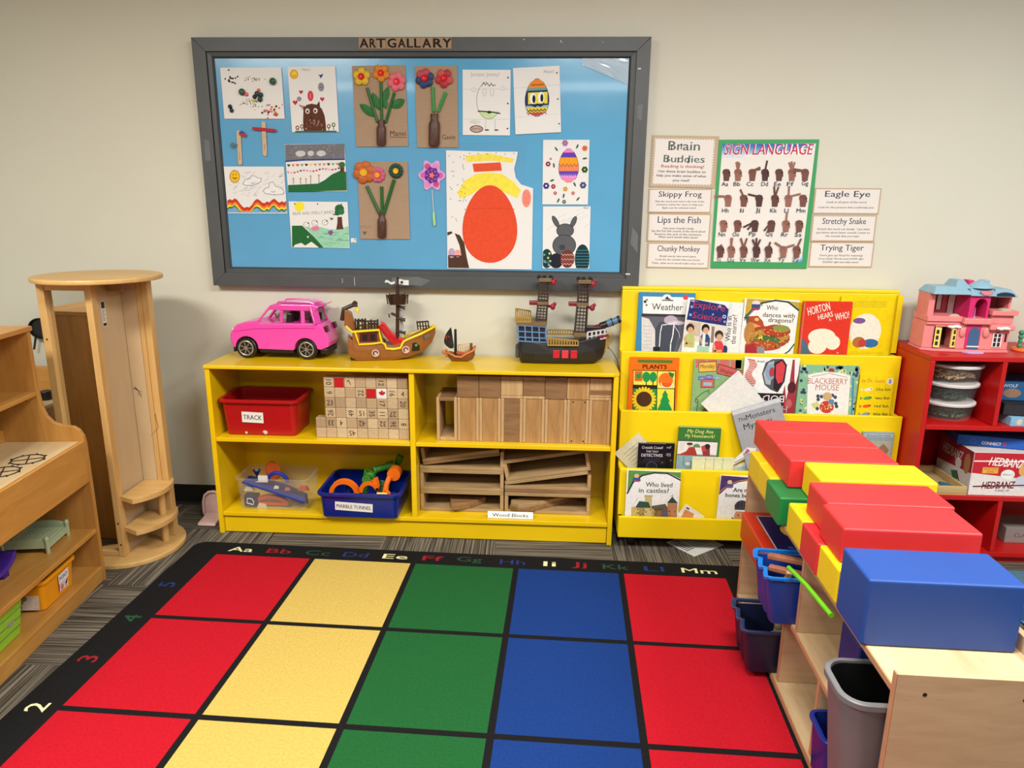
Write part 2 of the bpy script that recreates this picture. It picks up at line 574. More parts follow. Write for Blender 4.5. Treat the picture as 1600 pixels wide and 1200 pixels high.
# clear film crumpled over the right top corner
film = clear('clear_tape', (240, 248, 252), 0.45, 0.1)
mb = MB(film)
V = []
for j in range(9):
    V.append([mb.v((0.12 + 0.19 * i / 8, PY - 0.004 - 0.004 * rnd.random(), 2.032 - 0.10 * j / 8 * (0.25 + 0.75 * i / 8))) for i in range(9)])
for j in range(8):
    for i in range(8):
        mb.face([V[j][i], V[j + 1][i], V[j + 1][i + 1], V[j][i + 1]])
mb.build('clear_film', bb)
# chips and torn tape on the frame
mb = MB(pm('paint_chip', (205, 208, 208), 0.7))
for u, v, wd, ht in ((-0.12, 2.10, 0.006, 0.003), (0.03, 2.093, 0.004, 0.007), (0.036, 2.088, 0.003, 0.003), (0.20, 2.09, 0.004, 0.002), (-0.545, 2.073, 0.008, 0.003), (-0.86, 1.11, 0.002, 0.035), (-0.915, 1.113, 0.0015, 0.02), (0.345, 1.16, 0.02, 0.006), (0.352, 1.99, 0.012, 0.006)):
    mb.box(u - wd / 2, FY - 0.0006, v - ht / 2, u + wd / 2, FY - 0.0001, v + ht / 2)
    mb.build('paint_chip', bb); mb = MB(pm('paint_chip', (205, 208, 208), 0.7))
mb = MB(pm('paint_touch_up', (102, 105, 108), 0.5, 0.12, 30))
for pts in (((-0.70, 1.10), (-0.56, 1.095), (-0.52, 1.12), (-0.58, 1.135), (-0.69, 1.13)), ((0.352, 1.80), (0.372, 1.79), (0.372, 1.855), (0.352, 1.85)), ((0.35, 1.29), (0.382, 1.25), (0.38, 1.33), (0.355, 1.36)), ((-1.49, 1.62), (-1.465, 1.62), (-1.465, 1.70), (-1.485, 1.71))):
    mb.prism_y(list(pts), FY - 0.0004, FY - 0.00005)
    mb.build('paint_patch', bb); mb = MB(pm('paint_touch_up', (102, 105, 108), 0.5, 0.12, 30))

GA = "children's artwork on the bulletin board"
paper = pm('white_paper', (232, 230, 230), 0.75, 0.02, 6.0)
card = pm('brown_cardboard', (168, 140, 116), 0.85, 0.06, 25.0, stretch=(1, 6, 1))
def pin(cv, x, z, label, tilt=0.0, lean=0.0, name='drawing', cat='drawing', y=PY - 0.0036):
    o = cv.build(name, M=wallM(x, y, z, R(tilt), lean))
    return tag(o, label, cat, GA)
def wav(x0, x1, y, a, n, ph=0.0, k=1):
    return [(x0 + (x1 - x0) * i / n, y + a * math.sin(ph + k * 2 * PI * i / n)) for i in range(n + 1)]
def heart(cv, u, v, s, c):
    cv.P([(u, v + s), (u - s, v - s * 0.1), (u - s * 0.95, v - s * 0.7), (u - s * 0.5, v - s), (u, v - s * 0.5), (u + s * 0.5, v - s), (u + s * 0.95, v - s * 0.7), (u + s, v - s * 0.1)], c)

# title letters on cardboard squares along the top of the frame
for s, u, wd in zip('ARTGALLARY', (569, 582.5, 595.5, 612.5, 628, 641, 652.5, 667, 684, 698.5), (17, 10, 15, 18, 12.5, 13, 9.5, 19, 14.5, 14)):
    cv = CV((u - wd / 2, 58, u + wd / 2, 77), wd * 0.00264, 0.042, card, t=0.001)
    cv.T(s, u, 67.3, hgt=13.5, c='1c1715', wid=min(13.0, wd * 0.88) if s != 'L' else 9, bold=0.045)
    o = cv.build('letter_card', M=wallM((-0.610 + (u - 633.5) * 0.00266) * 0.994, FY - 0.0012, 2.086))
    tag(o, {'A': 'brown cardboard letter A of the title strip', 'R': 'brown cardboard letter R of the title strip', 'T': 'brown cardboard letter T of the title strip, the only T', 'G': 'brown cardboard letter G of the title strip, the only G', 'L': 'brown cardboard letter L of the title strip', 'Y': 'brown cardboard letter Y ending the title strip'}[s]
        + {569: ', at its left end', 582.5: ', left of the T', 628: ', right after the G', 641: ', beside the second A', 652.5: ', before the third A', 667: ', between an L and the last R', 684: ', next to the Y'}.get(u, ''), 'letter', 'cardboard title letters on the board frame')

# 1 beads and stones collage
cv = CV((176, 218, 575, 545), 0.262, 0.203, paper, sk=25)
for k in range(46):
    cv.E(380 + rnd.gauss(0, 34), 440 + rnd.gauss(0, 20), 4, 4, rnd.choice(['7a6a50', '8c8050', 'b5a070', '4a4438']), 6, up=False)
for k in range(26):
    cv.E(395 + rnd.gauss(0, 28), 290 + rnd.gauss(0, 9), 4, 4, rnd.choice(['a09468', 'c0b48c', '8c8050']), 6, up=False)
for k in range(16):
    cv.E(250 + rnd.gauss(0, 20), 295 + rnd.gauss(0, 20), 6, 6, '1c1c34', 7, up=False)
for k in range(22):
    cv.E(510 + rnd.gauss(0, 30), 480 + rnd.gauss(0, 25), 8, 7, rnd.choice(['e07080', '70b088', 'f0a0a8', '60a060', 'e8d070', '303030', 'e05048']), 7, up=False)
sheet = pin(cv, -1.267, 1.895, 'white paper collage of dark stones and coloured beads, top left corner', 0.2, name='collage', cat='artwork')
mb = MB()
for u, v, r, c in ((524, 307, 23, '3c5c48'), (322, 374, 22, '405848'), (420, 385, 17, '30404a'), (445, 392, 16, '2c3c48'), (404, 404, 14, '1c2830'), (440, 420, 17, '2c4038'), (242, 467, 14, '1c2026'), (252, 492, 14, '283038'), (350, 388, 13, 'f06070'), (430, 362, 11, 'f05048'), (402, 428, 9, 'c8c040'), (470, 494, 9, 'e05070'), (545, 516, 12, 'e04838')):
    x, y, _ = cv.m(u, v)
    mb.ball((x, y, 0.0008 + r * 0.00032), r * 0.00065, ink(c, 0.2), 10, (1, 1, 0.48))
mb.build('stones', sheet, smooth=True)

# 2 cat with hearts
cv = CV((596, 214, 906, 628), 0.203, 0.260, paper, sk=12)
cv.E(637, 262, 27, 30, 'e0a020'); cv.E(638, 262, 18, 21, 'f0d040'); cv.L([(628, 268), (637, 275), (648, 268)], 3, '604010')
cv.T('Manvi', 716, 234, hgt=16, c='9a9aa4')
for u, v, s in ((678, 374, 13), (637, 440, 16), (815, 420, 14)):
    heart(cv, u, v, s, 'c02c44')
cv.E(739, 398, 19, 33, 'd0304c'); cv.E(739, 398, 4, 22, 'e88090')
cv.E(810, 343, 20, 28, '8e9096'); cv.L([(800, 345), (818, 345)], 4, '5c5c64'); cv.E(664, 416, 15, 15, '8e9096')
cv.P([(792, 265), (808, 268), (828, 260), (820, 276), (808, 290), (804, 276)], '2c3c80')
cv.P([(658, 452), (700, 464), (696, 492)], '5a3020'); cv.P([(770, 464), (796, 430), (800, 480)], '5a3020'); cv.P([(668, 457), (690, 466), (688, 480)], 'e0a8a0')
cv.P([(690, 480), (710, 455), (745, 447), (785, 455), (810, 480), (826, 520), (832, 570), (834, 626), (686, 626), (684, 560)], '5c3020')
for k in range(34):
    u = 692 + rnd.random() * 135; v = 530 + rnd.random() * 80
    cv.L([(u, v), (u + rnd.uniform(-12, 12), v + rnd.uniform(6, 22))], 4, rnd.choice(['3c1c14', '8a5a44', 'b09080']), up=False)
cv.lvl(); cv.E(716, 494, 14, 17, 'e6e0d8'); cv.E(768, 492, 14, 17, 'e6e0d8'); cv.E(716, 496, 7, 9, '303028'); cv.E(766, 494, 7, 9, '303028')
for u, v, c in ((645, 600, '803020'), (675, 592, '8a5a48'), (852, 592, 'a03030'), (884, 582, '3c7c58')):
    cv.E(u, v, 12, 14, c); cv.E(u, v, 6, 7, 'e8e4dc'); cv.L([(u, v + 14), (u, v + 34)], 3, '3c6c3c')
cv.L([(632, 624), (900, 624)], 7, '3c6c50')
pin(cv, -1.007, 1.871, 'crayon drawing of a brown cat under red hearts', 0.6)

# 3 the cardboard bouquets, built in relief
def bouquet(box, sk, x, z, w_, h_, tilt, label, flowers, stems, leaves, vase, note):
    cv = CV(box, w_, h_, card, t=0.0014, sk=sk)
    for a in note:
        a(cv)
    t = thing('flower_collage', label, 'artwork', M=wallM(x, PY - 0.0036, z, R(tilt)), group=GA)
    sh = cv.build('cardboard', t)
    k = w_ / (box[2] - box[0])
    for pts, r, c in stems:
        mb = MB(ink(c, 0.4))
        mb.tube([(lambda p: (p[0], p[1], 0.006))(cv.m(u, v)) for u, v in pts], r * k, None, 8)
        mb.build('stem', t, smooth=True)
    for u, v, ru, rv, a, c in leaves:
        mb = MB(ink(c, 0.5))
        p0 = cv.m(u, v)
        ca, sa = math.cos(a), math.sin(a)
        L = []
        for i in range(9):
            s = -1 + i / 4.0
            hw = max(0.02, (1 - s * s) ** 0.8) * rv * k
            L.append([(p0[0] + (s * ru * k) * ca - q * hw * sa, p0[1] + (s * ru * k) * sa + q * hw * ca, 0.004 + 0.003 * (1 - abs(q)) - 0.0015 * (e == 1)) for q, e in ((-1, 0), (0, 0), (1, 0), (0, 1))])
        mb.loft(L)
        mb.build('leaf', t)
    for u, v, r, n, pc, cc, rot in flowers:
        mb = MB()
        p0 = cv.m(u, v)
        cols = pc if isinstance(pc, (list, tuple)) else [pc]
        for i in range(n):
            a = rot + 2 * PI * i / n
            mb.ball((p0[0] + math.cos(a) * r * k * 0.62, p0[1] + math.sin(a) * r * k * 0.62, 0.008), r * k * (0.46 if n < 7 else 0.3), ink(cols[i % len(cols)], 0.45), 12, (1, 1, 0.3))
        f = mb.build('flower', t, smooth=True)
        mb = MB(ink(cc, 0.25))
        mb.lathe([(0.0001, 0.012), (r * k * 0.2, 0.011), (r * k * 0.36, 0.017), (r * k * 0.36, 0.006), (0.0001, 0.006)], None, 16, (p0[0], p0[1], 0))
        mb.build('flower_centre', f, smooth=True)
    u, v0, v1, r = vase
    mb = MB(pm('brown_vase_foil', (82, 50, 38), 0.35, 0.35, 60.0, bump=0.6))
    a = Vector(cv.m(u, v1)); b = Vector(cv.m(u, v0))
    prof = [(0.0, 0.0001), (0.0, 0.85), (0.06, 1.0), (0.62, 1.0), (0.72, 0.95), (0.8, 0.66), (0.93, 0.7), (1.0, 0.72), (1.0, 0.0001)]
    L = []
    for s, q in prof:
        c = a.lerp(b, s)
        L.append([(c.x + q * r * k * math.cos(2 * PI * i / 16), c.y, 0.0014 + 0.007 + q * 0.7 * r * k * math.sin(2 * PI * i / 16) * (1 if math.sin(2 * PI * i / 16) > 0 else 0.25)) for i in range(16)])
    mb.loft(L)
    mb.build('vase', t, smooth=True)
    return t
G = '28642e'
bouquet((1000, 210, 1335, 715), 20, -0.722, 1.844, 0.224, 0.321, 0.9, 'cardboard collage of three big flowers with green leaves in a brown vase', 
        [(1062, 278, 52, 5, 'd8b030', 'd82830', 0.3), (1186, 258, 50, 5, 'd88020', 'e03428', 0.9), (1284, 312, 54, 6, 'dc6878', 'e83848', 0.2)],
        [([(1096, 345), (1125, 450), (1160, 560)], 9, G), ([(1184, 310), (1186, 560)], 9, G), ([(1268, 378), (1212, 565)], 9, G)],
        [(1098, 486, 62, 26, -0.65, '2a6c34'), (1150, 430, 55, 24, -1.2, '2a6c34'), (1212, 395, 55, 22, 1.2, '2a6c34'), (1290, 446, 48, 28, 0.5, '2a6c34'), (1205, 440, 38, 20, -1.3, '2a6c34')], (1184, 548, 708, 30),
        [lambda cv: cv.T('Manvi', 1288, 632, hgt=34, wid=100, c='2a2422').L([(1234, 655), (1342, 658)], 3, '2a2422')])
bouquet((1392, 212, 1660, 728), 18, -0.483, 1.842, 0.177, 0.322, 0.5, 'cardboard collage of two red and blue flowers in a wrapped brown bottle',
        [(1458, 290, 56, 6, ['303c64', 'b84454', 'b84454', '303c64', '2c3c70', '303c64'], 'd82430', 0.3), (1580, 290, 54, 5, ['b02c34', 'c44a50', 'b82c34'], 'd82430', 0.9)],
        [([(1508, 345), (1516, 500)], 11, '3c9048'), ([(1592, 378), (1545, 500)], 11, '3c9048')], [], (1522, 512, 720, 36),
        [lambda cv: cv.T('Gavin', 1614, 660, hgt=30, wid=84, c='2a2422')])
bouquet((1035, 815, 1355, 1300), 18, -0.721, 1.459, 0.220, 0.326, 0.4, 'cardboard collage of orange, pink and dark green flowers in a brown vase',
        [(1082, 880, 66, 6, 'c0622c', 'e8b038', 0.25), (1168, 896, 52, 9, 'cc5880', 'e8a030', 0.1), (1284, 872, 50, 12, '1c4034', 'e8b840', 0.0)],
        [([(1098, 965), (1178, 1138)], 10, G), ([(1192, 968), (1196, 1138)], 10, G), ([(1272, 925), (1206, 1138)], 11, G)], [], (1194, 1130, 1290, 28),
        [lambda cv: cv.T('AMELA', 1086, 1222, hgt=16, wid=70, c='8a7462'), lambda cv: heart(cv, 1080, 1262, 13, '5c6458')])

# 4 popsicle stick aeroplanes
stick_m = wood('popsicle_stick', (214, 186, 152), (190, 158, 124), axis=1, scale=30)
for x, z, tilt, label, wing in ((-1.342, 1.675, -2.0, 'popsicle stick plane with grey feather wing and striped tail, left one', 0), (-1.230, 1.712, -2.0, 'popsicle stick plane with red cross wing beside the feathered one', 1)):
    t = thing('stick_plane', label, 'artwork', M=wallM(x, PY - 0.003, z, R(tilt)), group='popsicle stick planes')
    mb = MB(stick_m); mb.prism(rr(0.018, 0.142, 0.009, 5), 0, 0.003); s = mb.build('stick', t)
    mb = MB(ink('54402c')); vs, fs, tw, th = text_geo('ruby' if wing else 'zara')
    mb.add_mesh(vs, fs, None, Matrix.Translation((0, -0.035, 0.0032)) @ Matrix.Rotation(PI / 2, 4, 'Z') @ Matrix.Diagonal((0.03 / tw, 0.007, 1, 1)))
    mb.build('name', s)
    if wing:
        mb = MB(ink('b02c3c')); mb.X = Matrix.Rotation(R(-3), 4, 'Z'); mb.prism(rr(0.104, 0.013, 0.006, 5, 0, 0.038), 0.003, 0.006); mb.build('wing', t)
        mb = MB(ink('c8a898')); mb.X = Matrix.Translation((0, 0.0, 0.0035)); mb.prism(rr(0.021, 0.008, 0.002, 2, 0, 0.01), 0, 0.001); mb.build('band', t)
    else:
        mb = MB(ink('5c7880'))
        for k in range(14):
            a = PI + rnd.uniform(-0.7, 0.7)
            mb.bar((-0.006, 0.012, 0.004), (-0.006 + 0.03 * math.cos(a), 0.008 + 0.024 * math.sin(a), 0.006 + 0.004 * rnd.random()), 0.0022, 0.0008)
        mb.build('feather', t)
        mb = MB(ink('b03444')); mb.prism([(0.002, 0.062), (0.036, 0.056), (0.03, 0.043), (0.002, 0.052)], 0.003, 0.0045)
        mb.mi(ink('3c4c88')); mb.prism([(0.004, 0.066), (0.018, 0.070), (0.03, 0.058), (0.004, 0.060)], 0.0046, 0.0055, ink('3c4c88')); mb.build('propeller', t)

# 5 clouds and rainbow hills
cv = CV((198, 838, 576, 1130), 0.266, 0.198, paper, sk=28)
for k in range(70):
    u = 230 + rnd.random() * 340; v = 870 + rnd.random() * 150; a = rnd.uniform(-0.9, 0.3)
    cv.L([(u, v), (u + 26 * math.cos(a), v + 26 * math.sin(a))], 2.2, rnd.choice(['b8b4cc', 'c4c0d4', 'a8a4bc']), up=False)
cv.lvl(); cv.lvl()
cv.E(268, 900, 33, 40, 'b87c18'); cv.E(268, 900, 28, 35, 'f0c028'); cv.L([(256, 906), (268, 914), (282, 906)], 5, '40280c'); cv.E(258, 888, 3, 4, '40280c'); cv.E(276, 888, 3, 4, '40280c')
for pts in (((320, 945), (335, 918), (365, 912), (376, 893), (400, 898), (412, 908), (436, 910), (434, 930), (414, 942), (380, 955), (340, 954)), ((448, 990), (462, 972), (484, 968), (486, 940), (510, 932), (528, 960), (560, 968), (582, 990), (576, 1008), (520, 1012), (470, 1006))):
    cv.P(list(pts), 'eceaf0'); cv.L(list(pts), 2.4, '484858', closed=True)
    mu = sum(p[0] for p in pts) / len(pts); mv = sum(p[1] for p in pts) / len(pts)
    cv.L([(mu - 12, mv + 14), (mu, mv + 20), (mu + 14, mv + 12)], 2.4, '484858')
xs = [222 + (600 - 222) * i / 24 for i in range(25)]
wv = [1050, 1040, 1048, 1035, 1044, 1065, 1085, 1095, 1088, 1092, 1075, 1050, 1038, 1045, 1060, 1066, 1054, 1060, 1044, 1036, 1050, 1062, 1052, 1060, 1050]
for dv, c in ((0, 'c83428'), (20, 'f07820'), (34, 'f6d840'), (52, '2c7848'), (64, '78a8d8')):
    top = [(x, min(1118, v + dv * (0.9 if dv > 40 else 1) + (-6 if dv > 50 and i % 8 in (2, 3) else 0))) for i, (x, v) in enumerate(zip(xs, wv))]
    cv.P(top + [(598, 1124), (226, 1124)], c)
pin(cv, -1.285, 1.499, 'drawing of smiling sun and clouds above rainbow coloured hills', 0.3)

# 6 grey sky and rows of hearts
cv = CV((582, 700, 958, 998), 0.261, 0.196, paper, sk=16)
cv.P([(584, 702), (958, 698), (960, 800), (588, 804)], '74727a')
for k in range(80):
    u = 590 + rnd.random() * 345; v = 706 + rnd.random() * 80
    cv.L([(u, v), (u + rnd.uniform(4, 24), v + rnd.uniform(-10, 12))], 2.2, rnd.choice(['5a5860', '94929a', '66646c', 'a4a2a8']), up=False)
cv.lvl(); cv.lvl()
for u, v, a, b in ((682, 758, 32, 19), (746, 757, 20, 17), (812, 758, 30, 18)):
    cv.E(u, v, a, b, 'c8c8cc')
cv.L([(588, 806), (700, 798), (820, 797), (958, 796)], 9, '30408c')
hc = ['2c2c2c', 'e08030', 'd84838', '78a878', '202020', 'e8d850', 'e08870', '88b090', 'e89058', '243c34', '88b090', 'e87048']
for i, c in enumerate(hc):
    heart(cv, 606 + i * 28, 832 - i * 0.6, 9, c)
for i in range(17):
    heart(cv, 602 + i * 20, 876 - i * 1.4 + 5 * math.sin(i), 6.5, ['e07aa0', 'f0a0b8', 'c02848', 'd8304c', '40305c', 'e05878'][i % 6])
for u, v in ((634, 915), (680, 915), (714, 918), (744, 900), (796, 895)):
    cv.L([(u, v), (u, 948)], 2.6, '806040'); cv.E(u, v, 5, 5, 'c89040')
cv.P([(600, 956), (700, 952), (790, 948), (830, 928), (880, 890), (935, 866), (968, 876), (972, 992), (850, 994), (760, 1000), (600, 998)], '1c6838')
cv.B(932, 838, 956, 880, '5a3420'); cv.E(942, 830, 20, 18, '2c6c3c')
pin(cv, -1.012, 1.594, 'drawing with scribbled grey sky, rows of tiny hearts and green hill', 0.8)

# 7 tree, sun and small animals (units of the third crop)
cv = CV((760, 522, 1218, 888), 0.261, 0.198, paper, sk=12)
cv.E(842, 562, 40, 40, 'f0e060'); cv.E(842, 562, 28, 28, 'f6e420')
cv.T('BEAR AND SMELLY JANET', 950, 614, hgt=22, wid=320, c='8c8a90', rot=0.05)
cv.P([(780, 714), (860, 712), (950, 800), (1026, 886), (990, 888), (930, 840), (880, 872), (850, 850), (800, 866), (784, 888), (776, 880)], '1c6430')
cv.P([(880, 716), (930, 730), (1000, 720), (1080, 740), (1130, 740), (1222, 712), (1226, 884), (1030, 886), (940, 790)], '98d0b4')
for k in range(50):
    u = 960 + rnd.random() * 240; v = 750 + rnd.random() * 120
    cv.L([(u, v), (u + 36, v + rnd.uniform(-8, 8))], 2.5, rnd.choice(['6cb498', 'b4e0cc', '58a084']), up=False)
cv.lvl()
cv.P([(1138, 640), (1172, 640), (1176, 700), (1184, 736), (1126, 742), (1136, 690)], '5a3424'); cv.L([(1104, 620), (1140, 626)], 8, '5a3424')
cv.E(1154, 578, 36, 36, '206438'); cv.E(1140, 606, 24, 22, '206438'); cv.E(1168, 600, 24, 24, '2a7444')
for u, v in ((960, 690), (1040, 685), (895, 705)):
    cv.E(u, v, 24, 22, '6c6c74'); cv.E(u, v, 21, 19, 'eceaea'); cv.E(u + 14, v - 12, 5, 7, '3c3c44'); cv.E(u - 4, v, 3, 3, '303038')
cv.P([(935, 722), (985, 712), (996, 735), (960, 756), (932, 742)], 'e080a8'); cv.P([(1062, 756), (1090, 744), (1104, 764), (1084, 790), (1066, 774)], '8a4c90')
cv.P([(1078, 645), (1096, 650), (1108, 644), (1098, 664), (1086, 664)], '4c6480'); cv.P([(894, 800), (912, 792), (906, 814)], 'e8ece8')
for u in (808, 986, 1170):
    cv.E(u, 540, 5, 5, '383838')
pin(cv, -1.011, 1.354, 'drawing of a tree and yellow sun above small animals on a green slope', 0.0)
cv = CV((0, 0, 40, 36), 0.024, 0.020, paper); cv.B(4, 30, 32, 33, '404044'); cv.B(26, 6, 34, 16, '585860')
o = cv.build('label_sticker', M=wallM(-0.862, PY - 0.0022, 1.288)); tag(o, 'tiny white label sticker right of the tree drawing', 'sticker')

# 8 purple paper flower on a stick
t = thing('paper_flower', 'pink and purple paper flower on a white stick, left of the painting', 'artwork', M=wallM(-0.509, PY - 0.003, 1.567), group=GA)
mb = MB(ink('d8a0d4'))
mb.prism([(0.058 * (0.86 + 0.16 * math.cos(6 * a)) * math.cos(a), 0.068 * (0.86 + 0.16 * math.cos(6 * a)) * math.sin(a)) for a in [2 * PI * i / 48 for i in range(48)]], 0.0, 0.0015)
f = mb.build('petals', t)
mb = MB()
for i in range(6):
    a = 2 * PI * i / 6
    mb.prism(circ(0.013, 12, 0.036 * math.cos(a), 0.042 * math.sin(a)), 0.0016, 0.0021, ink(['d060b8', 'e088c8', 'c84890'][i % 3]))
mb.prism([(0.030 * (1 + 0.1 * math.cos(7 * a)) * math.cos(a), 0.001 + 0.032 * (1 + 0.1 * math.cos(7 * a)) * math.sin(a)) for a in [2 * PI * i / 42 for i in range(42)]], 0.0022, 0.004, ink('5c2c8c'))
for i in range(8):
    a = 2 * PI * i / 8
    mb.prism(circ(0.005, 10, 0.021 * math.cos(a), 0.022 * math.sin(a)), 0.0041, 0.005, ink('9c4cc0'))
mb.prism([(0.013 * (0.8 + 0.25 * math.cos(5 * a)) * math.cos(a), 0.013 * (0.8 + 0.25 * math.cos(5 * a)) * math.sin(a)) for a in [2 * PI * i / 30 for i in range(30)]], 0.0051, 0.006, ink('f07868'))
mb.build('flower_centre', f)
mb = MB(ink('dcd4dc')); mb.cyl((0, -0.062, 0.002), (0.006, -0.165, 0.002), 0.002, n=8); mb.build('stick', t)
mb = MB(ink('a8d890')); mb.prism([(0.001, -0.155), (0.011, -0.155), (0.012, -0.185), (0.014, -0.207), (0.006, -0.214), (0.003, -0.2)], 0.0, 0.006); mb.build('tape_flag', t)

# 9 pencil egg
cv = CV((331, 234, 630, 648), 0.200, 0.257, paper)
for v in (356, 546):
    cv.L([(334, v), (626, v - 2)], 1.5, 'b8b6bc')
cv.T('Jurassic Jimmy!', 470, 266, hgt=24, wid=180, c='b0aeb6')
egg = [(495 + 76 * math.cos(a) * 1, 425 + 118 * math.sin(a)) for a in [2 * PI * i / 40 for i in range(40)]]
cv.P([p for p in egg if p[1] > 494], 'c8e0a8'); cv.L([p for p in egg if p[0] < 495 or p[1] > 480], 2.2, '58585c')
cv.L([(428, 494), (470, 496), (520, 500), (566, 508)], 7, '202822'); cv.E(498, 500, 14, 9, '202822')
cv.L([(452, 332), (462, 314), (474, 330), (484, 316), (498, 336), (510, 318), (520, 334), (536, 328)], 4, '5a4448')
for u in (468, 516):
    cv.E(u, 374, 12, 26, 'c0bec6'); cv.E(u, 374, 9, 23, 'e6e4e4')
for u, v in ((400, 360), (580, 350)):
    cv.E(u, v, 14, 14, 'c8c6cc'); cv.E(u, v, 11, 11, 'e6e4e4')
for u in (476, 536):
    cv.L([(u, 548), (u, 610)], 1.8, 'a8a6ac'); cv.B(u - 4, 610, u + 20, 618, '383840')
cv.E(418, 608, 42, 24, '6c4440'); cv.E(418, 608, 36, 18, 'c8b0a8'); cv.T('Emily', 418, 608, hgt=18, wid=58, c='5a3430')
cv.E(410, 562, 34, 12, 'd4d8cc')
for v in (282, 444, 604):
    cv.E(614, v, 5, 5, '282830')
pin(cv, -0.274, 1.860, 'pencil drawing of a legged egg with a green belly, on ruled white paper', -0.2)

# 10 decorated egg with eyes
cv = CV((650, 212, 935, 640), 0.192, 0.260, paper, sk=12)
for v in (340, 528):
    cv.L([(656, v), (945, v - 8)], 1.5, 'c0bec4')
cv.T('Mom!', 870, 246, hgt=20, wid=60, c='98969c')
def eggpt(cu, cvv, a, b, v):
    s = (v - cvv) / b
    s = max(-1, min(1, s))
    return a * math.sqrt(1 - s * s) * (1 + 0.16 * s)
def band(c_, cu, cvv, a, b, v0, v1, col, z=0):
    n = 10
    vs = [v0 + (v1 - v0) * i / n for i in range(n + 1)]
    c_.P([(cu - eggpt(cu, cvv, a, b, v), v) for v in vs] + [(cu + eggpt(cu, cvv, a, b, v), v) for v in vs[::-1]], col)
cu, cq, a, b = 797, 408, 72, 120
band(cv, cu, cq, a + 3, b + 3, 286, 530, '4a2c24')
for v0, v1, c in ((288, 352, 'e88830'), (346, 362, '60a0a0'), (362, 446, '283060'), (446, 460, '283060'), (458, 472, '90b8c8'), (470, 508, 'e8d048'), (506, 528, 'c05868')):
    band(cv, cu, cq, a, b, v0, v1, c)
cv.B(742, 374, 862, 448, 'e8d850')
cv.E(772, 412, 19, 36, 'f4f4f0'); cv.E(822, 408, 19, 36, 'f4f4f0'); cv.E(778, 416, 10, 26, '10101c'); cv.E(827, 412, 9, 26, '10101c')
cv.L([(760, 452), (786, 462), (800, 452), (818, 462), (840, 450)], 12, '202c58')
for k, (v, c) in enumerate(((490, '3c2c24'), (508, 'a83c40'))):
    cv.L([(734 + i * 11, v + (7 if i % 2 else -7)) for i in range(12)], 5, c)
for i in range(6):
    cv.L([(762 + i * 13, 322), (768 + i * 13, 330), (775 + i * 13, 322)], 2.5, '6a3414')
for u, v in ((919, 257), (925, 424), (934, 584)):
    cv.E(u, v, 5, 5, '484850')
pin(cv, -0.062, 1.870, 'tilted sheet with an orange and yellow striped egg that has big eyes', 2.9, lean=0.01)

# 11 big painting (a plain abstract picture in the same colours)
out = [(231, 742), (500, 748), (716, 748), (706, 800), (692, 850), (704, 905), (740, 945), (822, 968), (822, 1478), (231, 1478)]
cv = CV((231, 742, 822, 1478), 0.373, 0.498, paper, t=0.0008, outline=out)
cv.P([(360, 775), (520, 758), (690, 790), (680, 815), (540, 802), (370, 812)], 'f0dc58'); cv.P([(410, 822), (600, 812), (610, 862), (420, 872)], 'e2532c')
cv.P([(430, 884), (520, 872), (610, 882), (690, 930), (740, 980), (716, 1030), (640, 1000), (560, 968), (470, 968), (400, 1010), (320, 1036), (306, 1000), (350, 930)], 'f2e04c')
cv.P([(528 + 188 * math.cos(2 * PI * i / 48) * (1 - 0.16 * math.sin(2 * PI * i / 48) * -1), 1195 + 244 * math.sin(2 * PI * i / 48)) for i in range(48)], 'e24c28')
cv.L([(380, 1100), (560, 1092), (700, 1098)], 3, 'c03c20')
cv.E(778, 1030, 31, 56, 'f08a78')
for k in range(14):
    cv.E(778 + rnd.uniform(-22, 22), 1030 + rnd.uniform(-42, 42), 2.5, 2.5, 'c84840', 6, up=False)
cv.P([(233, 1246), (262, 1240), (270, 1252), (234, 1268)], '4a3022'); cv.P([(284, 1252), (320, 1264), (350, 1310), (366, 1400), (384, 1474), (236, 1474), (236, 1396), (330, 1396), (318, 1330)], '4c3224')
cv.E(262, 1378, 24, 32, 'c0a0c4'); cv.E(304, 1380, 22, 24, 'eca49c'); cv.B(236, 1392, 352, 1400, '4c3224')
for k in range(34):
    cv.E(250 + rnd.random() * 120, 770 + rnd.random() * 420, 3.5, 3.5, '6a6468', 6, up=False)
for k in range(6):
    cv.E(390 + k * 60, 752 + rnd.random() * 12, 3.5, 3.5, '6a6468', 6, up=False)
pin(cv, -0.260, 1.421, 'large painting with a big orange shape under yellow brushstrokes and brown basket', 0.0, name='painting', cat='painting')

# 12 egg among flowers
cv = CV((832, 674, 1128, 1076), 0.195, 0.264, paper, sk=-8)
cu, cq, a, b = 995, 832, 62, 104
band(cv, cu, cq, a + 3, b + 3, 727, 937, '80304c')
for v0, v1, c in ((729, 752, 'f080d0'), (752, 784, '5c3cb0'), (782, 836, 'f0a020'), (830, 868, 'f08858'), (866, 900, '6840b8'), (898, 922, 'f080d8'), (916, 935, 'f09090')):
    band(cv, cu, cq, a, b, v0, v1, c)
cv.L([(936 + i * 12, 830 + (8 if i % 2 else -8)) for i in range(11)], 3, 'a04c30'); 
for i in range(10):
    cv.L([(940 + i * 12, 905), (945 + i * 12, 888)], 3, 'f4e0f4')
def fl(u, v, r, c, cc):
    for i in range(6):
        cv.E(u + r * 0.6 * math.cos(i * PI / 3), v + r * 0.6 * math.sin(i * PI / 3), r * 0.45, r * 0.45, c, 8, up=False)
    cv.lvl(); cv.E(u, v, r * 0.35, r * 0.35, cc, 8)
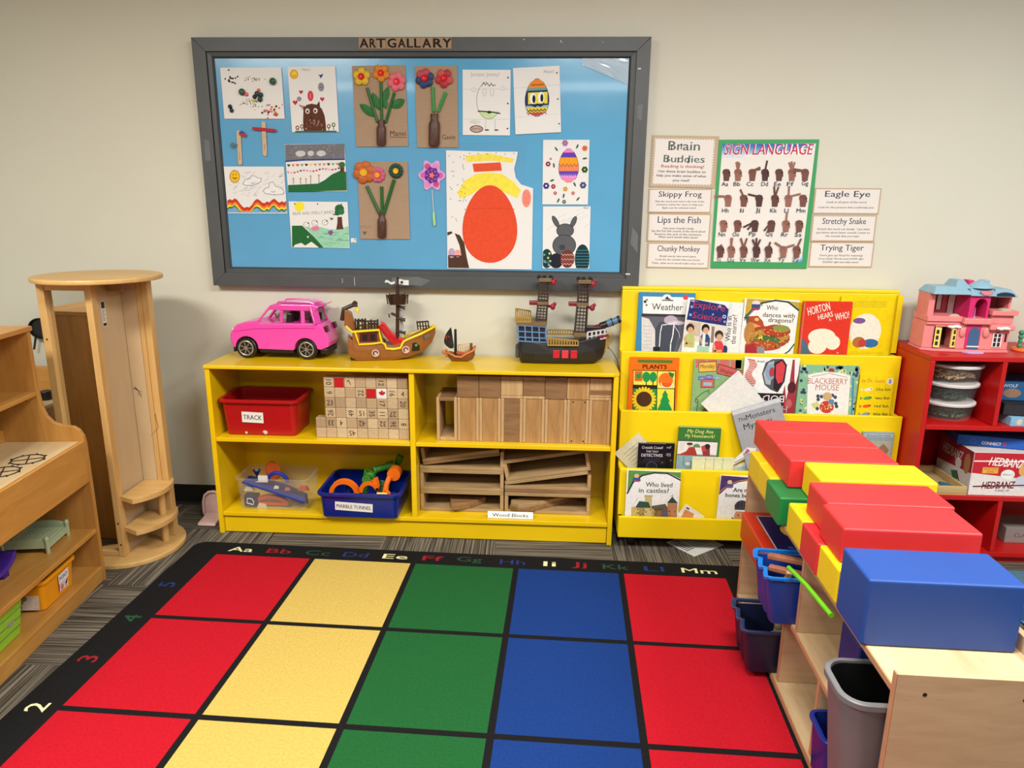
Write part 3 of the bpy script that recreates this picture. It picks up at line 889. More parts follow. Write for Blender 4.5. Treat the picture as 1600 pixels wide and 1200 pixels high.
for u, v, r, c, cc in ((972, 694, 20, 'b888d0', 'f08868'), (1098, 726, 18, 'f08a60', 'e86840'), (863, 822, 16, 'a02840', 'e8e0e0'), (1098, 857, 20, '285c2c', 'a0c050'), (850, 958, 20, '4c3090', 'e0d8f0'), (896, 962, 15, 'b83060', 'f0c050'), (1088, 954, 21, '4858a0', 'c8c890'), (974, 978, 15, 'f0b040', 'f0d080'), (908, 1004, 11, 'c85040', 'e8e0e0'), (1024, 1004, 11, 'd85848', 'f0e0d0'), (880, 790, 7, 'c04c50', 'ffffff'), (966, 1058, 12, '2c6c40', 'e8e4e4')):
    fl(u, v, r, c, cc)
for u, v, a_ in ((916, 730, 0.9), (1050, 714, 2.0), (1098, 788, 3.0), (900, 830, 1.4), (888, 924, 2.8), (1034, 948, 1.1), (963, 1020, 1.8), (1056, 1040, 2.3), (928, 1050, 2.0)):
    cv.E(u, v, 15, 5, '1c5c3c', 10, a_)
pin(cv, 0.064, 1.583, 'sheet with a purple and orange egg surrounded by small flowers', 0.4)

# 13 grey rabbit from behind (units of the fourth crop)
cv = CV((945, 430, 1222, 800), 0.204, 0.264, paper)
for k in range(16):
    u = 960 + rnd.random() * 230; v = 450 + rnd.random() * 160
    cv.L([(u, v), (u + 50, v - 26)], 1.4, 'bcbcc0', up=False)
cv.lvl()
def outl(u, v, a_, b_, rot=0.0, c='585a60'):
    cv.E(u, v, a_, b_, '24262a', 24, rot); cv.E(u, v, a_ - 3.5, b_ - 3.5, c, 24, rot)
outl(1020, 520, 15, 40, -0.5); outl(1124, 522, 15, 38, 0.4); outl(1076, 572, 52, 42); outl(1072, 660, 70, 64)
cv.E(1060, 672, 18, 16, '3c3e44')
for u, v, a_, b_, c in ((970, 740, 34, 58, '18343c'), (1026, 754, 40, 46, '1c1c28'), (1180, 742, 44, 88, '14323c'), (1092, 742, 42, 54, '70302c')):
    pts = [(u + a_ * math.cos(q), v + b_ * math.sin(q)) for q in [2 * PI * i / 28 for i in range(28)]]
    cv.P([(max(947, min(1221, x)), max(436, min(798, y))) for x, y in pts], c)
for k in range(5):
    cv.L([(1058 + i * 9, 716 + k * 14 + (6 if i % 2 else -4)) for i in range(9)], 3, ['e8c0b0', 'b05848'][k % 2], up=False)
for k in range(9):
    cv.E(955 + rnd.random() * 40, 700 + rnd.random() * 90, 6, 7, rnd.choice(['e0e048', '50b0a0', '80c8d0']), 8, up=False)
for k in range(6):
    cv.L([(1142, 690 + k * 18), (1218, 690 + k * 18)], 3, '40a0a8', up=False)
    cv.L([(1148 + k * 13, 690), (1146 + k * 13, 790)], 2, '0c1c20', up=False)
cv.T('Alison', 1196, 438, hgt=9, wid=30, c='484850')
pin(cv, 0.074, 1.311, 'drawing of a grey rabbit seen from behind with patterned eggs', 0.6)

# ------------------------------------------------------------------ posters beside the board
kraft = pm('kraft_card', (196, 168, 136), 0.6, 0.05, 20)
gloss_paper = pm('laminated_paper', (234, 226, 222), 0.35, 0.02, 6.0)
GP = 'reading strategy cards beside the board'
def strat(x, z, w_, h_, tilt, title, lines, label, th=0.30, tc='2a3050', lean=0.0):
    cv = CV((0, 0, 100 * w_ / h_, 100), w_, h_, kraft, t=0.001)
    W = 100 * w_ / h_
    cv.B(5, 5, W - 5, 95, gloss_paper)
    n = len(lines)
    cv.T(title, W / 2, 26, hgt=24, wid=W * 0.68, c=tc, bold=0.012)
    for i, s in enumerate(lines):
        cv.T(s, W / 2, 51 + (i + 0.2) * (40 / n), hgt=7.5, wid=min(W * 0.86, len(s) * 5.2), c='2c2c34', bold=0.02)
    o = cv.build('strategy_card', M=wallM(x, WY - 0.0022, z, R(tilt), lean))
    return tag(o, label, 'card', GP)
W0 = 0.278 / 0.210 * 100
cv = CV((65, 45, 480, 372), 0.278, 0.210, kraft, t=0.001)
cv.B(82, 62, 458, 356, gloss_paper)
for k in range(22):
    u = 90 + k * 17
    cv.B(u, 64, u + 9, 67, '2c2a2a', up=False); cv.B(u, 351, u + 9, 354, '2c2a2a', up=False)
for k in range(17):
    v = 70 + k * 17
    cv.B(84, v, 87, v + 9, '2c2a2a', up=False); cv.B(453, v, 456, v + 9, '2c2a2a', up=False)
cv.T('Brain', 268, 108, hgt=58, wid=196, c='5c6c6c', bold=0.02); cv.T('Buddies', 274, 190, hgt=46, wid=256, c='5c6c6c', bold=0.02)
for u, v in ((190, 118), (250, 112), (170, 196), (236, 198), (300, 200)):
    cv.B(u - 3, v - 18, u + 3, v + 18, '303638')
cv.T('Reading is thinking!', 268, 240, hgt=18, wid=268, c='b03038', bold=0.015)
cv.T('Use these brain buddies to', 266, 270, hgt=15, wid=298, c='1c1c20', bold=0.02)
cv.T('help you make sense of what', 264, 299, hgt=15, wid=312, c='1c1c20', bold=0.02)
cv.T('you read!', 264, 328, hgt=15, wid=104, c='1c1c20', bold=0.02)
o = cv.build('title_card', M=wallM(0.562, WY - 0.003, 1.631, R(-0.7)))
tag(o, 'largest tan bordered card with dashed edge, headed in grey letters about brains', 'card', GP)
strat(0.556, 1.471, 0.268, 0.100, 0.2, 'Skippy Frog', ['Skip the word and read to the end of the', 'sentence. Listen for clues to help you', 'figure out the unknown word.'], 'tan bordered reading card headed about a frog, under the biggest card')
strat(0.559, 1.358, 0.270, 0.121, -0.2, 'Lips the Fish', ['Get your mouth ready.', 'Say the first few sounds of the word aloud.', 'Read to the end of the sentence.', 'What word would make sense?'], 'tan bordered reading card headed about a fish, left of the hand poster')
strat(0.564, 1.239, 0.269, 0.109, -0.2, 'Chunky Monkey', ['Break words into word parts.', 'Look for the chunks that you know.', 'Think...what word would make sense here?'], 'tan bordered reading card headed about a monkey, lowest of left column')
strat(1.258, 1.476, 0.275, 0.107, 0.2, 'Eagle Eye', ['Look at all parts of the word.', 'Look for the pictures that could help you.'], 'tan bordered reading card headed about an eagle, top of right column')
strat(1.257, 1.363, 0.268, 0.111, 0.3, 'Stretchy Snake', ['Stretch the word out slowly.  Use what', 'you know about letter sounds. Listen to', 'the sounds that you hear.'], 'tan bordered reading card headed about a snake, right of the hand poster')
strat(1.261, 1.252, 0.269, 0.108, 0.4, 'Trying Tiger', ["Don't give up! Read for meaning!", 'Cross check. Words must LOOK right', 'SOUND right and make sense!'], 'tan bordered reading card headed about a tiger, lowest of right column')

cv = CV((490, 70, 1113, 880), 0.413, 0.533, pm('green_poster', (66, 160, 98), 0.3, 0.04, 5), t=0.0008, sk=-52)
cv.P([(512, 96), (1092, 94), (1026, 842), (458, 836)], pm('poster_white', (236, 230, 224), 0.3, 0.02, 6))
for k in range(10):
    c = ['3c78c0', '4880c4', '5c90cc', '74a4d4', '8cb4dc', 'a4c4e2', 'b8d0e8', 'c8daec', 'd8e2ee', 'e2e6ea'][k]
    v0 = 95 + k * 9
    cv.B(512 - 0.07 * (v0 - 95), v0, max(640, 1090 - k * k * 9), v0 + 9.5, c, up=False)
for k in range(4):
    cv.P([(1026, 842), (1030 + k * 2, 790 + k * 10), (960 + k * 14, 842)], ['dce6f0', 'b8d0e8', '88b4dc', '5c98cc'][k])
cv.T('SIGN LANGUAGE', 804, 133, hgt=72, wid=566, c='f4f0f4', bold=0.05, shear=0.2)
cv.T('SIGN LANGUAGE', 800, 130, hgt=68, wid=556, c='c42c50', bold=0.015, shear=0.2)
ups = {'A': [], 'B': [(-9, 1), (-3, 1.05), (3, 1), (9, .9)], 'C': [(50, .8), (62, .7)], 'D': [(8, 1.15)], 'E': [], 'F': [(-14, 1), (-2, 1.05), (12, 1)], 'G': [(-70, 1), (-80, .9)], 'H': [(-82, 1.2), (-76, 1.15)], 'I': [(-18, .9)], 'J': [(-66, 1.0)], 'K': [(-4, 1.15), (14, 1.15)], 'L': [(2, 1.2), (66, 1.1)], 'M': [], 'N': [], 'O': [], 'P': [(-110, 1), (-135, .8)], 'Q': [(-140, .9), (-160, .9)], 'R': [(4, 1.1)], 'S': [], 'T': [(10, .45)], 'U': [(0, 1.15), (5, 1.15)], 'V': [(-12, 1.15), (14, 1.15)], 'W': [(-18, 1.05), (0, 1.15), (18, 1.05)], 'X': [(10, .75)], 'Y': [(-45, 1), (62, 1.05)], 'Z': [(18, 1.15)]}
rows = [('ABCDEFG', (537, 610, 700, 780, 868, 948, 1030), 280, (528, 604, 687, 779, 860, 940, 1032), 342), ('HIJKLM', (548, 648, 745, 845, 930, 1022), 440, (532, 638, 738, 838, 920, 1012), 508), ('NOPQRS', (520, 610, 720, 826, 918, 1002), 600, (510, 600, 705, 812, 912, 998), 660), ('TUVWXYZ', (500, 570, 650, 732, 810, 905, 990), 765, (490, 568, 645, 725, 804, 893, 984), 824)]
skin = ['54383a', '7c5048', '98685c', '684440']
for letters, xs, v, lx_, lv in rows:
    for i, (ch, u) in enumerate(zip(letters, xs)):
        c = skin[(i * 3 + len(letters)) % 4]
        dk = '4c302c'
        cv.P([(u - 17, v + 44), (u - 19, v + 8), (u - 25, v - 10), (u - 20, v - 26), (u - 2, v - 32), (u + 18, v - 28), (u + 26, v - 10), (u + 22, v + 12), (u + 17, v + 44)], c)
        for ang, ln in ups[ch]:
            a_ = R(ang)
            L_ = 62 * ln
            cv.L([(u + 10 * math.sin(a_), v - 18 - 6 * math.cos(a_)), (u + (12 + L_) * math.sin(a_), v - 8 - L_ * math.cos(a_))], 12, c)
        if not any(abs(q[0]) > 40 for q in ups[ch]):
            cv.L([(u + 22, v + 14), (u + 20, v - 8), (u + 4, v - 10)], 10, c); cv.L([(u + 14, v + 2), (u + 2, v - 5)], 2.5, dk)
        for q in (-12, -2, 8):
            cv.L([(u + q, v - 26), (u + q + 1, v - 8)], 2.2, dk, up=False)
        cv.lvl()
    for i, (ch, u) in enumerate(zip(letters, lx_)):
        cv.T(ch + ch.lower(), u, lv, hgt=27, wid={'I': 22, 'J': 28, 'L': 26, 'T': 28}.get(ch, 56 if ch in 'MW' else 42), c='2c3450', bold=0.01, up=False)
o = cv.build('hand_poster', M=wallM(0.911, WY - 0.0042, 1.456, R(0.5)))
tag(o, 'green bordered poster of hand signs for every letter, beside the board', 'poster')
# ------------------------------------------------------------------ yellow shelf unit
yel = pm('yellow_gloss_paint', (238, 196, 12), 0.28, 0.05, 9.0, bump=0.12, bscale=14, stretch=(0.3, 1, 1), coat=0.3)
SX0, SX1, SY0, SY1, SH = -1.4537, 0.3014, 2.907, 3.204, 0.776
sh = thing('shelf_unit', 'long low yellow painted shelf unit with four open compartments under the board', 'shelf', (0, 0, 0))
mb = MB(yel)
mb.prism([(SX0 - 0.003, SY0 - 0.006), (SX1 - 0.02, SY0 - 0.006), (SX1 + 0.003, SY0 + 0.012), (SX1 + 0.003, SY0 + 0.02), (SX1, SY1 - 0.02), (SX1 - 0.015, SY1), (SX0 - 0.003, SY1)], 0.760, SH)
mb.build('top_board', sh, bevel=0.003)
for x0, x1 in ((SX0, SX0 + 0.021), (SX1 - 0.021, SX1)):
    mb = MB(yel); mb.box(x0, SY0, 0.0, x1, SY1, 0.7595); mb.build('side_panel', sh, bevel=0.002)
mb = MB(yel); mb.box(-0.5785, SY0 + 0.004, 0.104, -0.5555, SY1 - 0.009, 0.7595); mb.build('divider', sh, bevel=0.002)
for x0, x1 in ((SX0 + 0.0215, -0.579), (-0.555, SX1 - 0.0215)):
    mb = MB(yel); mb.box(x0, SY0 + 0.002, 0.434, x1, SY1 - 0.009, 0.452); mb.build('middle_shelf', sh, bevel=0.002)
mb = MB(yel); mb.box(SX0 + 0.0215, SY0 + 0.001, 0.085, SX1 - 0.0215, SY1 - 0.009, 0.1035); mb.build('bottom_shelf', sh, bevel=0.002)
mb = MB(yel); mb.box(SX0 + 0.0215, SY0 + 0.012, 0.004, SX1 - 0.0225, SY0 + 0.03, 0.0845); mb.build('kickplate', sh, bevel=0.002)
mb = MB(yel); mb.box(SX0 + 0.0215, SY1 - 0.008, 0.1, SX1 - 0.0215, SY1 - 0.001, 0.7595); mb.build('back_panel', sh)

def solo(mb, name, label, cat, group=None, **k):
    return tag(mb.build(name, **k), label, cat, group)
def tub(mat, wt, dt, wb, db, h, th=0.003, rim=0.01, r=0.025, lip=0.008, n=5):
    """open tapered bin standing on z=0"""
    mb = MB(mat)
    def lp(w_, d_, rr_, z):
        return [(x, y, z) for x, y in rr(w_, d_, rr_, n)]
    mb.loft([lp(wb - 0.01, db - 0.01, r * 0.6, 0), lp(wb, db, r * 0.7, 0.004), lp(wt, dt, r, h - lip), lp(wt + 2 * rim, dt + 2 * rim, r + rim, h - lip), lp(wt + 2 * rim, dt + 2 * rim, r + rim, h - 0.002), lp(wt + 2 * rim - 0.004, dt + 2 * rim - 0.004, r + rim, h), lp(wt - 2 * th, dt - 2 * th, r - th, h), lp(wb - 2 * th, db - 2 * th, r * 0.7, th + 0.002)])
    return mb
def label_card(parent, text, w_, h_, M, rows=None, wid=0.86, c='1c1c1c', bold=0.02, name='label'):
    cv = CV((0, 0, 100 * w_ / h_, 100), w_, h_, pm('label_white', (238, 236, 234), 0.6, 0.02), t=0.0008)
    W = 100 * w_ / h_
    rows = rows or [text]
    for i, s in enumerate(rows):
        cv.T(s, W / 2, 100 * (i + 0.5) / len(rows), hgt=(46 if len(rows) == 1 else 60.0 / len(rows)), wid=W * wid, c=c, bold=bold)
    return cv.build(name, parent, M=M)

# red track bin
redp = pm('red_bin_plastic', (176, 14, 22), 0.35, 0.06, 8)
t = thing('storage_bin', 'red plastic bin with a white handwritten label on the upper left shelf', 'bin', (-1.2465, 3.05, 0.453))
tub(redp, 0.335, 0.225, 0.31, 0.20, 0.165, r=0.03, rim=0.014, lip=0.012).build('body', t, smooth=True)
label_card(t, 'TRACK', 0.095, 0.049, Matrix.Translation((-0.028, -0.1102, 0.085)) @ Matrix.Rotation(PI / 2 + 0.075, 4, 'X') @ Matrix.Rotation(R(-2), 4, 'Z'))
mb = MB(pm('scuff_white', (214, 200, 190), 0.8, 0.1))
for u, v, r in ((-0.065, 0.012, 0.006), (0.02, 0.016, 0.010)):
    mb.X = Matrix.Translation((u, -0.1006 - v * 0.075, v)) @ Matrix.Rotation(PI / 2 + 0.075, 4, 'X')
    mb.prism([(r * (0.7 + 0.5 * rnd.random()) * math.cos(a), r * (0.7 + 0.5 * rnd.random()) * math.sin(a)) for a in [2 * PI * i / 9 for i in range(9)]], 0, 0.0008)
    mb.build('sticker_scrap', t) if u > 0 else mb.build('sticker_scrap', t)
    mb = MB(pm('scuff_white', (214, 200, 190), 0.8, 0.1))

# clear bin and its pieces
t = thing('clear_bin', 'clear plastic bin of building pieces on the lower left shelf', 'bin', (-1.214, 3.03, 0.104))
tub(clear('clear_bin_plastic', (206, 200, 190), 0.10, 0.1), 0.322, 0.19, 0.304, 0.176, 0.15, r=0.022, rim=0.006, lip=0.005).build('body', t, smooth=True)
GB = 'building pieces in the clear bin'
blu = pm('blue_toy_plastic', (24, 52, 150), 0.3, 0.06); dkb = pm('navy_toy_plastic', (22, 30, 70), 0.35, 0.06)
org = pm('orange_toy_plastic', (236, 110, 20), 0.3, 0.06); gre = pm('green_toy_plastic', (60, 130, 40), 0.3, 0.06)
wht = pm('white_toy_plastic', (226, 220, 214), 0.4, 0.04); rdo = pm('rust_toy_plastic', (190, 80, 40), 0.35, 0.08)
mb = MB(blu); mb.bar((-1.345, 2.965, 0.232), (-1.072, 2.965, 0.142), 0.012, 0.04, roll=PI / 2)
mb.bar((-1.345, 2.955, 0.237), (-1.072, 2.955, 0.147), 0.004, 0.05, roll=PI / 2)
solo(mb, 'toy_beam', 'long dark blue slanting beam behind the front of the clear bin', 'toy piece', GB, bevel=0.002)
mb = MB(blu); mb.tube([(-1.205 + 0.045 * math.cos(a) , 2.99, 0.222 + 0.042 * math.sin(a)) for a in [PI * i / 10 for i in range(11)]], 0.009, None, 8)
solo(mb, 'toy_arch', 'bright blue curved piece rising over the clear bin rim', 'toy piece', GB, smooth=True)
mb = MB(dkb); mb.lathe([(0.004, 0), (0.005, 0.02), (0.018, 0.045), (0.016, 0.045), (0.003, 0.02)], c=(-1.302, 3.0, 0.225)); 
solo(mb, 'toy_funnel', 'navy funnel poking up at left of the clear bin', 'toy piece', GB, smooth=True)
mb = MB(rdo); mb.cyl((-1.255, 3.055, 0.245), (-1.25, 3.065, 0.245), 0.045, n=24); mb.cyl((-1.256, 3.05, 0.245), (-1.255, 3.056, 0.245), 0.02, n=16)
solo(mb, 'toy_disc', 'rust coloured disc standing at the back of the clear bin', 'toy piece', GB, smooth=True)
mb = MB(wht); mb.box(-1.278, 2.952, 0.235, -1.235, 2.958, 0.262); mb.box(-1.29, 2.951, 0.232, -1.235, 2.9515, 0.236)
solo(mb, 'toy_flag', 'small white flat piece sticking up over the clear bin rim', 'toy piece', GB)
mb = MB(rdo); mb.tube([(-1.235 + 0.075 * math.cos(a), 2.975, 0.118 + 0.035 * math.sin(a)) for a in [PI * i / 8 for i in range(9)]], 0.013, None, 8); mb.bar((-1.3, 2.975, 0.122), (-1.16, 2.975, 0.122), 0.014, 0.014)
solo(mb, 'toy_bridge', 'rust coloured curved piece low in the clear bin', 'toy piece', GB, smooth=True)
mb = MB(dkb); mb.box(-1.352, 2.954, 0.112, -1.292, 2.995, 0.165)
c = solo(mb, 'toy_block', 'navy block with a white ring at bottom left of the clear bin', 'toy piece', GB, bevel=0.003)
mb = MB(wht); mb.tube([(-1.322 + x, 2.952, 0.138 + z) for x, z in ((-0.016, -0.008), (-0.012, 0.014), (0.008, 0.012), (0.016, -0.002), (0.012, -0.016))], 0.0025, None, 6, closed=True); mb.build('ring', c)
for x, z, y, lab, c, w_ in ((-1.325, 0.198, 2.958, 'white wedge at upper left inside the clear bin', wht, 0.045), (-1.195, 0.212, 2.946, 'little white block in the middle of the clear bin', wht, 0.024), (-1.145, 0.205, 2.945, 'small pinkish block right of the little white block in the clear bin', pm('pinkish_plastic', (190, 110, 100), 0.4), 0.026), (-1.085, 0.195, 2.985, 'rust coloured wedge at far right of the clear bin', rdo, 0.05), (-1.275, 0.111, 2.965, 'cream sliver on the floor of the clear bin', pm('cream_plastic', (214, 196, 160), 0.5), 0.05)):
    mb = MB(c); q = w_ / 2
    mb.prism_y([(x - q, z - q * 0.5), (x + q, z - q * 0.4), (x + q * 0.7, z + q * 0.4), (x - q * 0.5, z + q * 0.6)], y - 0.006, y + 0.006)
    solo(mb, 'toy_wedge', lab, 'toy piece', GB, bevel=0.001)

mb = MB(dkb); mb.prism_y([(-1.352, 0.228), (-1.335, 0.246), (-1.18, 0.212), (-1.075, 0.165), (-1.072, 0.118), (-1.10, 0.118), (-1.23, 0.165)], 2.99, 3.0)
solo(mb, 'toy_plate', 'broad navy plate behind the slanting beam in the clear bin', 'toy piece', GB, bevel=0.002)
# blue marble run bin
bluebin = pm('blue_bin_plastic', (10, 36, 128), 0.25, 0.06, 8)
t = thing('storage_bin', 'blue plastic bin with a white handwritten label, overhanging the bottom shelf edge', 'bin', (-0.806, 3.02, 0.104))
tub(bluebin, 0.352, 0.288, 0.335, 0.272, 0.118, r=0.03, rim=0.012, lip=0.012).build('body', t, smooth=True)
label_card(t, 'MARBLE TUNNEL', 0.166, 0.04, Matrix.Translation((-0.022, -0.1424, 0.055)) @ Matrix.Rotation(PI / 2 + 0.07, 4, 'X') @ Matrix.Rotation(R(-3), 4, 'Z'), wid=0.92)
GM = 'marble run pieces in the blue bin'
def chan(pts, mat, label, r=0.013, name='marble_track'):
    mb = MB(mat)
    P = [Vector(p) for p in pts]
    L = []
    for i, p in enumerate(P):
        d = (P[min(i + 1, len(P) - 1)] - P[max(i - 1, 0)]).normalized()
        s = Vector((0, 1, 0)); n_ = d.cross(s).normalized() * (1 if d.cross(s).z > 0 else -1)
        if abs(d.z) > 0.95:
            n_ = Vector((-1, 0, 0))
        sec = ((-1, 0.9), (-0.75, 0.9), (-0.55, -0.1), (0.55, -0.1), (0.75, 0.9), (1, 0.9), (1, -0.5), (-1, -0.5))
        L.append([p + s * r * a + n_ * r * b for a, b in sec])
    mb.loft(L)
    return solo(mb, name, label, 'toy piece', GM)
def arc(cx, cy, cz, rx, rz, a0, a1, n=12, dy=0.0):
    return [(cx + rx * math.cos(R(a0 + (a1 - a0) * i / n)), cy + dy * i / n, cz + rz * math.sin(R(a0 + (a1 - a0) * i / n))) for i in range(n + 1)]
Z0 = 0.109
chan(arc(-0.885, 2.94, 0.195, 0.055, 0.055, 175, 15) + [(-0.822, 2.942, 0.185), (-0.81, 2.942, 0.170)], org, 'orange arched track at left of the blue bin')
chan(arc(-0.775, 2.955, 0.200, 0.036, 0.042, 180, 15) + [(-0.738, 2.957, 0.225), (-0.752, 2.96, 0.262)], org, 'orange hooked track in the middle of the blue bin')
mb = MB(org)
mb.tube([(-0.70, 2.945, 0.150), (-0.705, 2.95, 0.20), (-0.70, 2.965, 0.235), (-0.69, 2.98, 0.262)], [0.012, 0.014, 0.012, 0.012], None, 10)
mb.tube([(-0.70, 2.945, 0.215), (-0.67, 2.94, 0.18), (-0.66, 2.94, 0.15)], 0.009, None, 8)
L = []
for r, y in ((0.024, 2.985), (0.03, 2.985), (0.03, 3.03), (0.012, 3.04), (0.008, 3.03), (0.012, 2.99)):
    L.append([(-0.672 + r * math.cos(2 * PI * k / 18), y, 0.272 + r * math.sin(2 * PI * k / 18)) for k in range(18)])
mb.loft(L)
solo(mb, 'marble_funnel', 'orange funnel shaped piece standing at right of the blue bin', 'toy piece', GM, smooth=True)
def pipe(p0, p1, r, mat, label, flange=True, name='marble_tube'):
    mb = MB(mat)
    a, b = Vector(p0), Vector(p1)
    d = (b - a)
    q = d.to_track_quat('Z', 'Y').to_matrix()
    L = []
    ln = d.length
    for rr_, z in ((r * 0.8, 0.004), (r * 0.8, 0.0), (r * 1.25, 0.0), (r * 1.25, 0.012), (r, 0.014), (r, ln * 0.6), (r * 1.3, ln * 0.62), (r * 1.3, ln), (r * 0.8, ln), (r * 0.8, ln * 0.7)):
        L.append([a + q @ Vector((rr_ * math.cos(2 * PI * k / 16), rr_ * math.sin(2 * PI * k / 16), z)) for k in range(16)])
    mb.loft(L)
    return solo(mb, name, label, 'toy piece', GM, smooth=True)
pipe((-0.83, 3.06, 0.15), (-0.80, 3.045, 0.262), 0.016, gre, 'upright green tube at left of the green pieces in the blue bin')
pipe((-0.79, 2.955, 0.255), (-0.785, 3.04, 0.245), 0.015, gre, 'green tube whose round open end faces out of the blue bin')
pipe((-0.78, 3.06, 0.262), (-0.69, 3.09, 0.282), 0.016, gre, 'long green tube lying slanted across the back of the blue bin')
pipe((-0.70, 3.115, 0.23), (-0.668, 3.125, 0.312), 0.013, gre, 'green tube poking up highest at right back of the blue bin')
pipe((-0.735, 2.99, 0.17), (-0.728, 3.02, 0.228), 0.013, pm('dark_green_plastic', (30, 90, 50), 0.35), 'dark green stub between the orange tracks in the blue bin')
pipe((-0.672, 2.925, 0.125), (-0.662, 2.935, 0.205), 0.012, blu, 'blue tube at far right of the blue bin')
pipe((-0.875, 2.975, 0.155), (-0.872, 2.985, 0.218), 0.014, blu, 'blue tube under the left orange arch in the blue bin')
mb = MB(pm('yellow_toy', (232, 214, 110), 0.4)); mb.cyl((-0.735, 2.925, 0.205), (-0.69, 2.925, 0.204), 0.006); solo(mb, 'marble_rail', 'pale yellow bit at the front rim of the blue bin', 'toy piece', GM)

# number cubes
cubew = [wood('cube_wood_%d' % i, a, b, axis=i % 3, scale=60, rough=0.6) for i, (a, b) in enumerate((((206, 180, 146), (184, 156, 122)), ((196, 168, 132), (172, 142, 108)), ((182, 154, 122), (160, 132, 102)), ((216, 192, 156), (196, 168, 130))))]
S = 0.0455
nums = {(0, 0): ('10', -90), (0, 2): ('7', 45), (0, 5): ('12', -90), (1, 0): ('9', -90), (1, 3): ('22', 90), (1, 6): ('16', -90), (1, 7): ('4', 0), (2, 0): ('23', 0), (2, 5): ('17', -90), (2, 7): ('20', -90),
        (3, 0): ('26', 90), (3, 2): ('49', 90), (3, 3): ('51', 0), (3, 4): ('35', -90), (3, 5): ('11', -90), (3, 6): ('27', 180), (4, 0): ('33', 180), (4, 1): ('4', 180), (4, 3): ('42', 180), (4, 5): ('32', 180), (4, 6): ('36', 90), (4, 7): ('8', 90), (5, 2): ('45', 180)}
ordw = ['first', 'second', 'third', 'fourth', 'fifth', 'sixth', 'seventh', 'last', 'ninth']
roww = ['top', 'second', 'third', 'fourth', 'fifth', 'bottom']
redf = pm('red_face', (190, 12, 24), 0.5, 0.04); inkm = ink('1c1a1c')
protoc = []
for mt in cubew:
    mb = MB(mt); mb.box(-S / 2 + 0.0003, 0, 0.0002, S / 2 - 0.0003, S - 0.0006, S - 0.0003)
    o = mb.build('number_cube', bevel=0.003); protoc.append(o)
used = [False] * 4
for r in range(6):
    for c in range(-1, 8):
        if c < 0 and r < 4:
            continue
        k = rnd.randrange(4) if r != 5 else rnd.choice((0, 3))
        if not used[k]:
            o = protoc[k]; used[k] = True
        else:
            o = protoc[k].copy(); COL.objects.link(o)
        o.location = (-0.9525 + S * (c + 0.5) - 0.00035 * (5 - r) + rnd.uniform(-0.0002, 0.0002), 2.944 + rnd.uniform(0, 0.002), 0.4521 + S * (5 - r) * 1.0001)
        row = roww[r] + ' row'
        pos = ordw[c + (1 if r >= 4 else 0)] if c < 7 else 'last'
        if (r, c) in ((0, 1), (1, 4)):
            mb = MB(redf); mb.box(-S / 2 + 0.002, -0.0006, 0.002, S / 2 - 0.002, 0, S - 0.002); mb.build('painted_face', o)
            lab = 'wooden cube with a red painted face in the %s of the cube stack' % row
        elif (r, c) == (1, 5):
            mb = MB(ink('e8e2de')); mb.box(-S / 2 + 0.001, -0.0006, 0.001, S / 2 - 0.001, 0, S - 0.001); f = mb.build('painted_face', o)
            mb = MB(ink('b8141e'))
            leaf = [(0, -0.95), (0.06, -0.35), (0.55, -0.45), (0.45, -0.25), (0.95, 0.15), (0.8, 0.25), (0.88, 0.55), (0.6, 0.48), (0.5, 0.62), (0.22, 0.3), (0.3, 0.85), (0.14, 0.76), (0, 1.05)]
            leaf = leaf + [(-x, y) for x, y in leaf[-2:0:-1]]
            mb.prism_y([(x * 0.016 + 0.002, S / 2 + y * 0.016) for x, y in leaf], -0.0011, -0.0007); mb.build('leaf_mark', f)
            lab = 'wooden cube with a red leaf on a white face in the cube stack'
        elif (r, c) in nums:
            s, ang = nums[(r, c)]
            vs, fs, tw, th = text_geo(s, 0.0)
            mb = MB(inkm)
            mb.add_mesh(vs, fs, None, Matrix.Translation((0, -0.0004, S / 2)) @ Matrix.Rotation(PI / 2, 4, 'X') @ Matrix.Rotation(R(ang), 4, 'Z') @ Matrix.Diagonal((0.029, 0.034, 1, 1)))
            mb.build('number', o)
            lab = 'wooden cube marked %s, %s in the %s of the cube stack' % (s, pos, row)
        else:
            lab = 'plain wooden cube, %s from left in the %s of the cube stack' % (pos, row) if pos != 'last' else 'plain wooden cube at the right end of the %s of the cube stack' % row
        tag(o, lab, 'cube', 'number cubes on the upper left shelf')

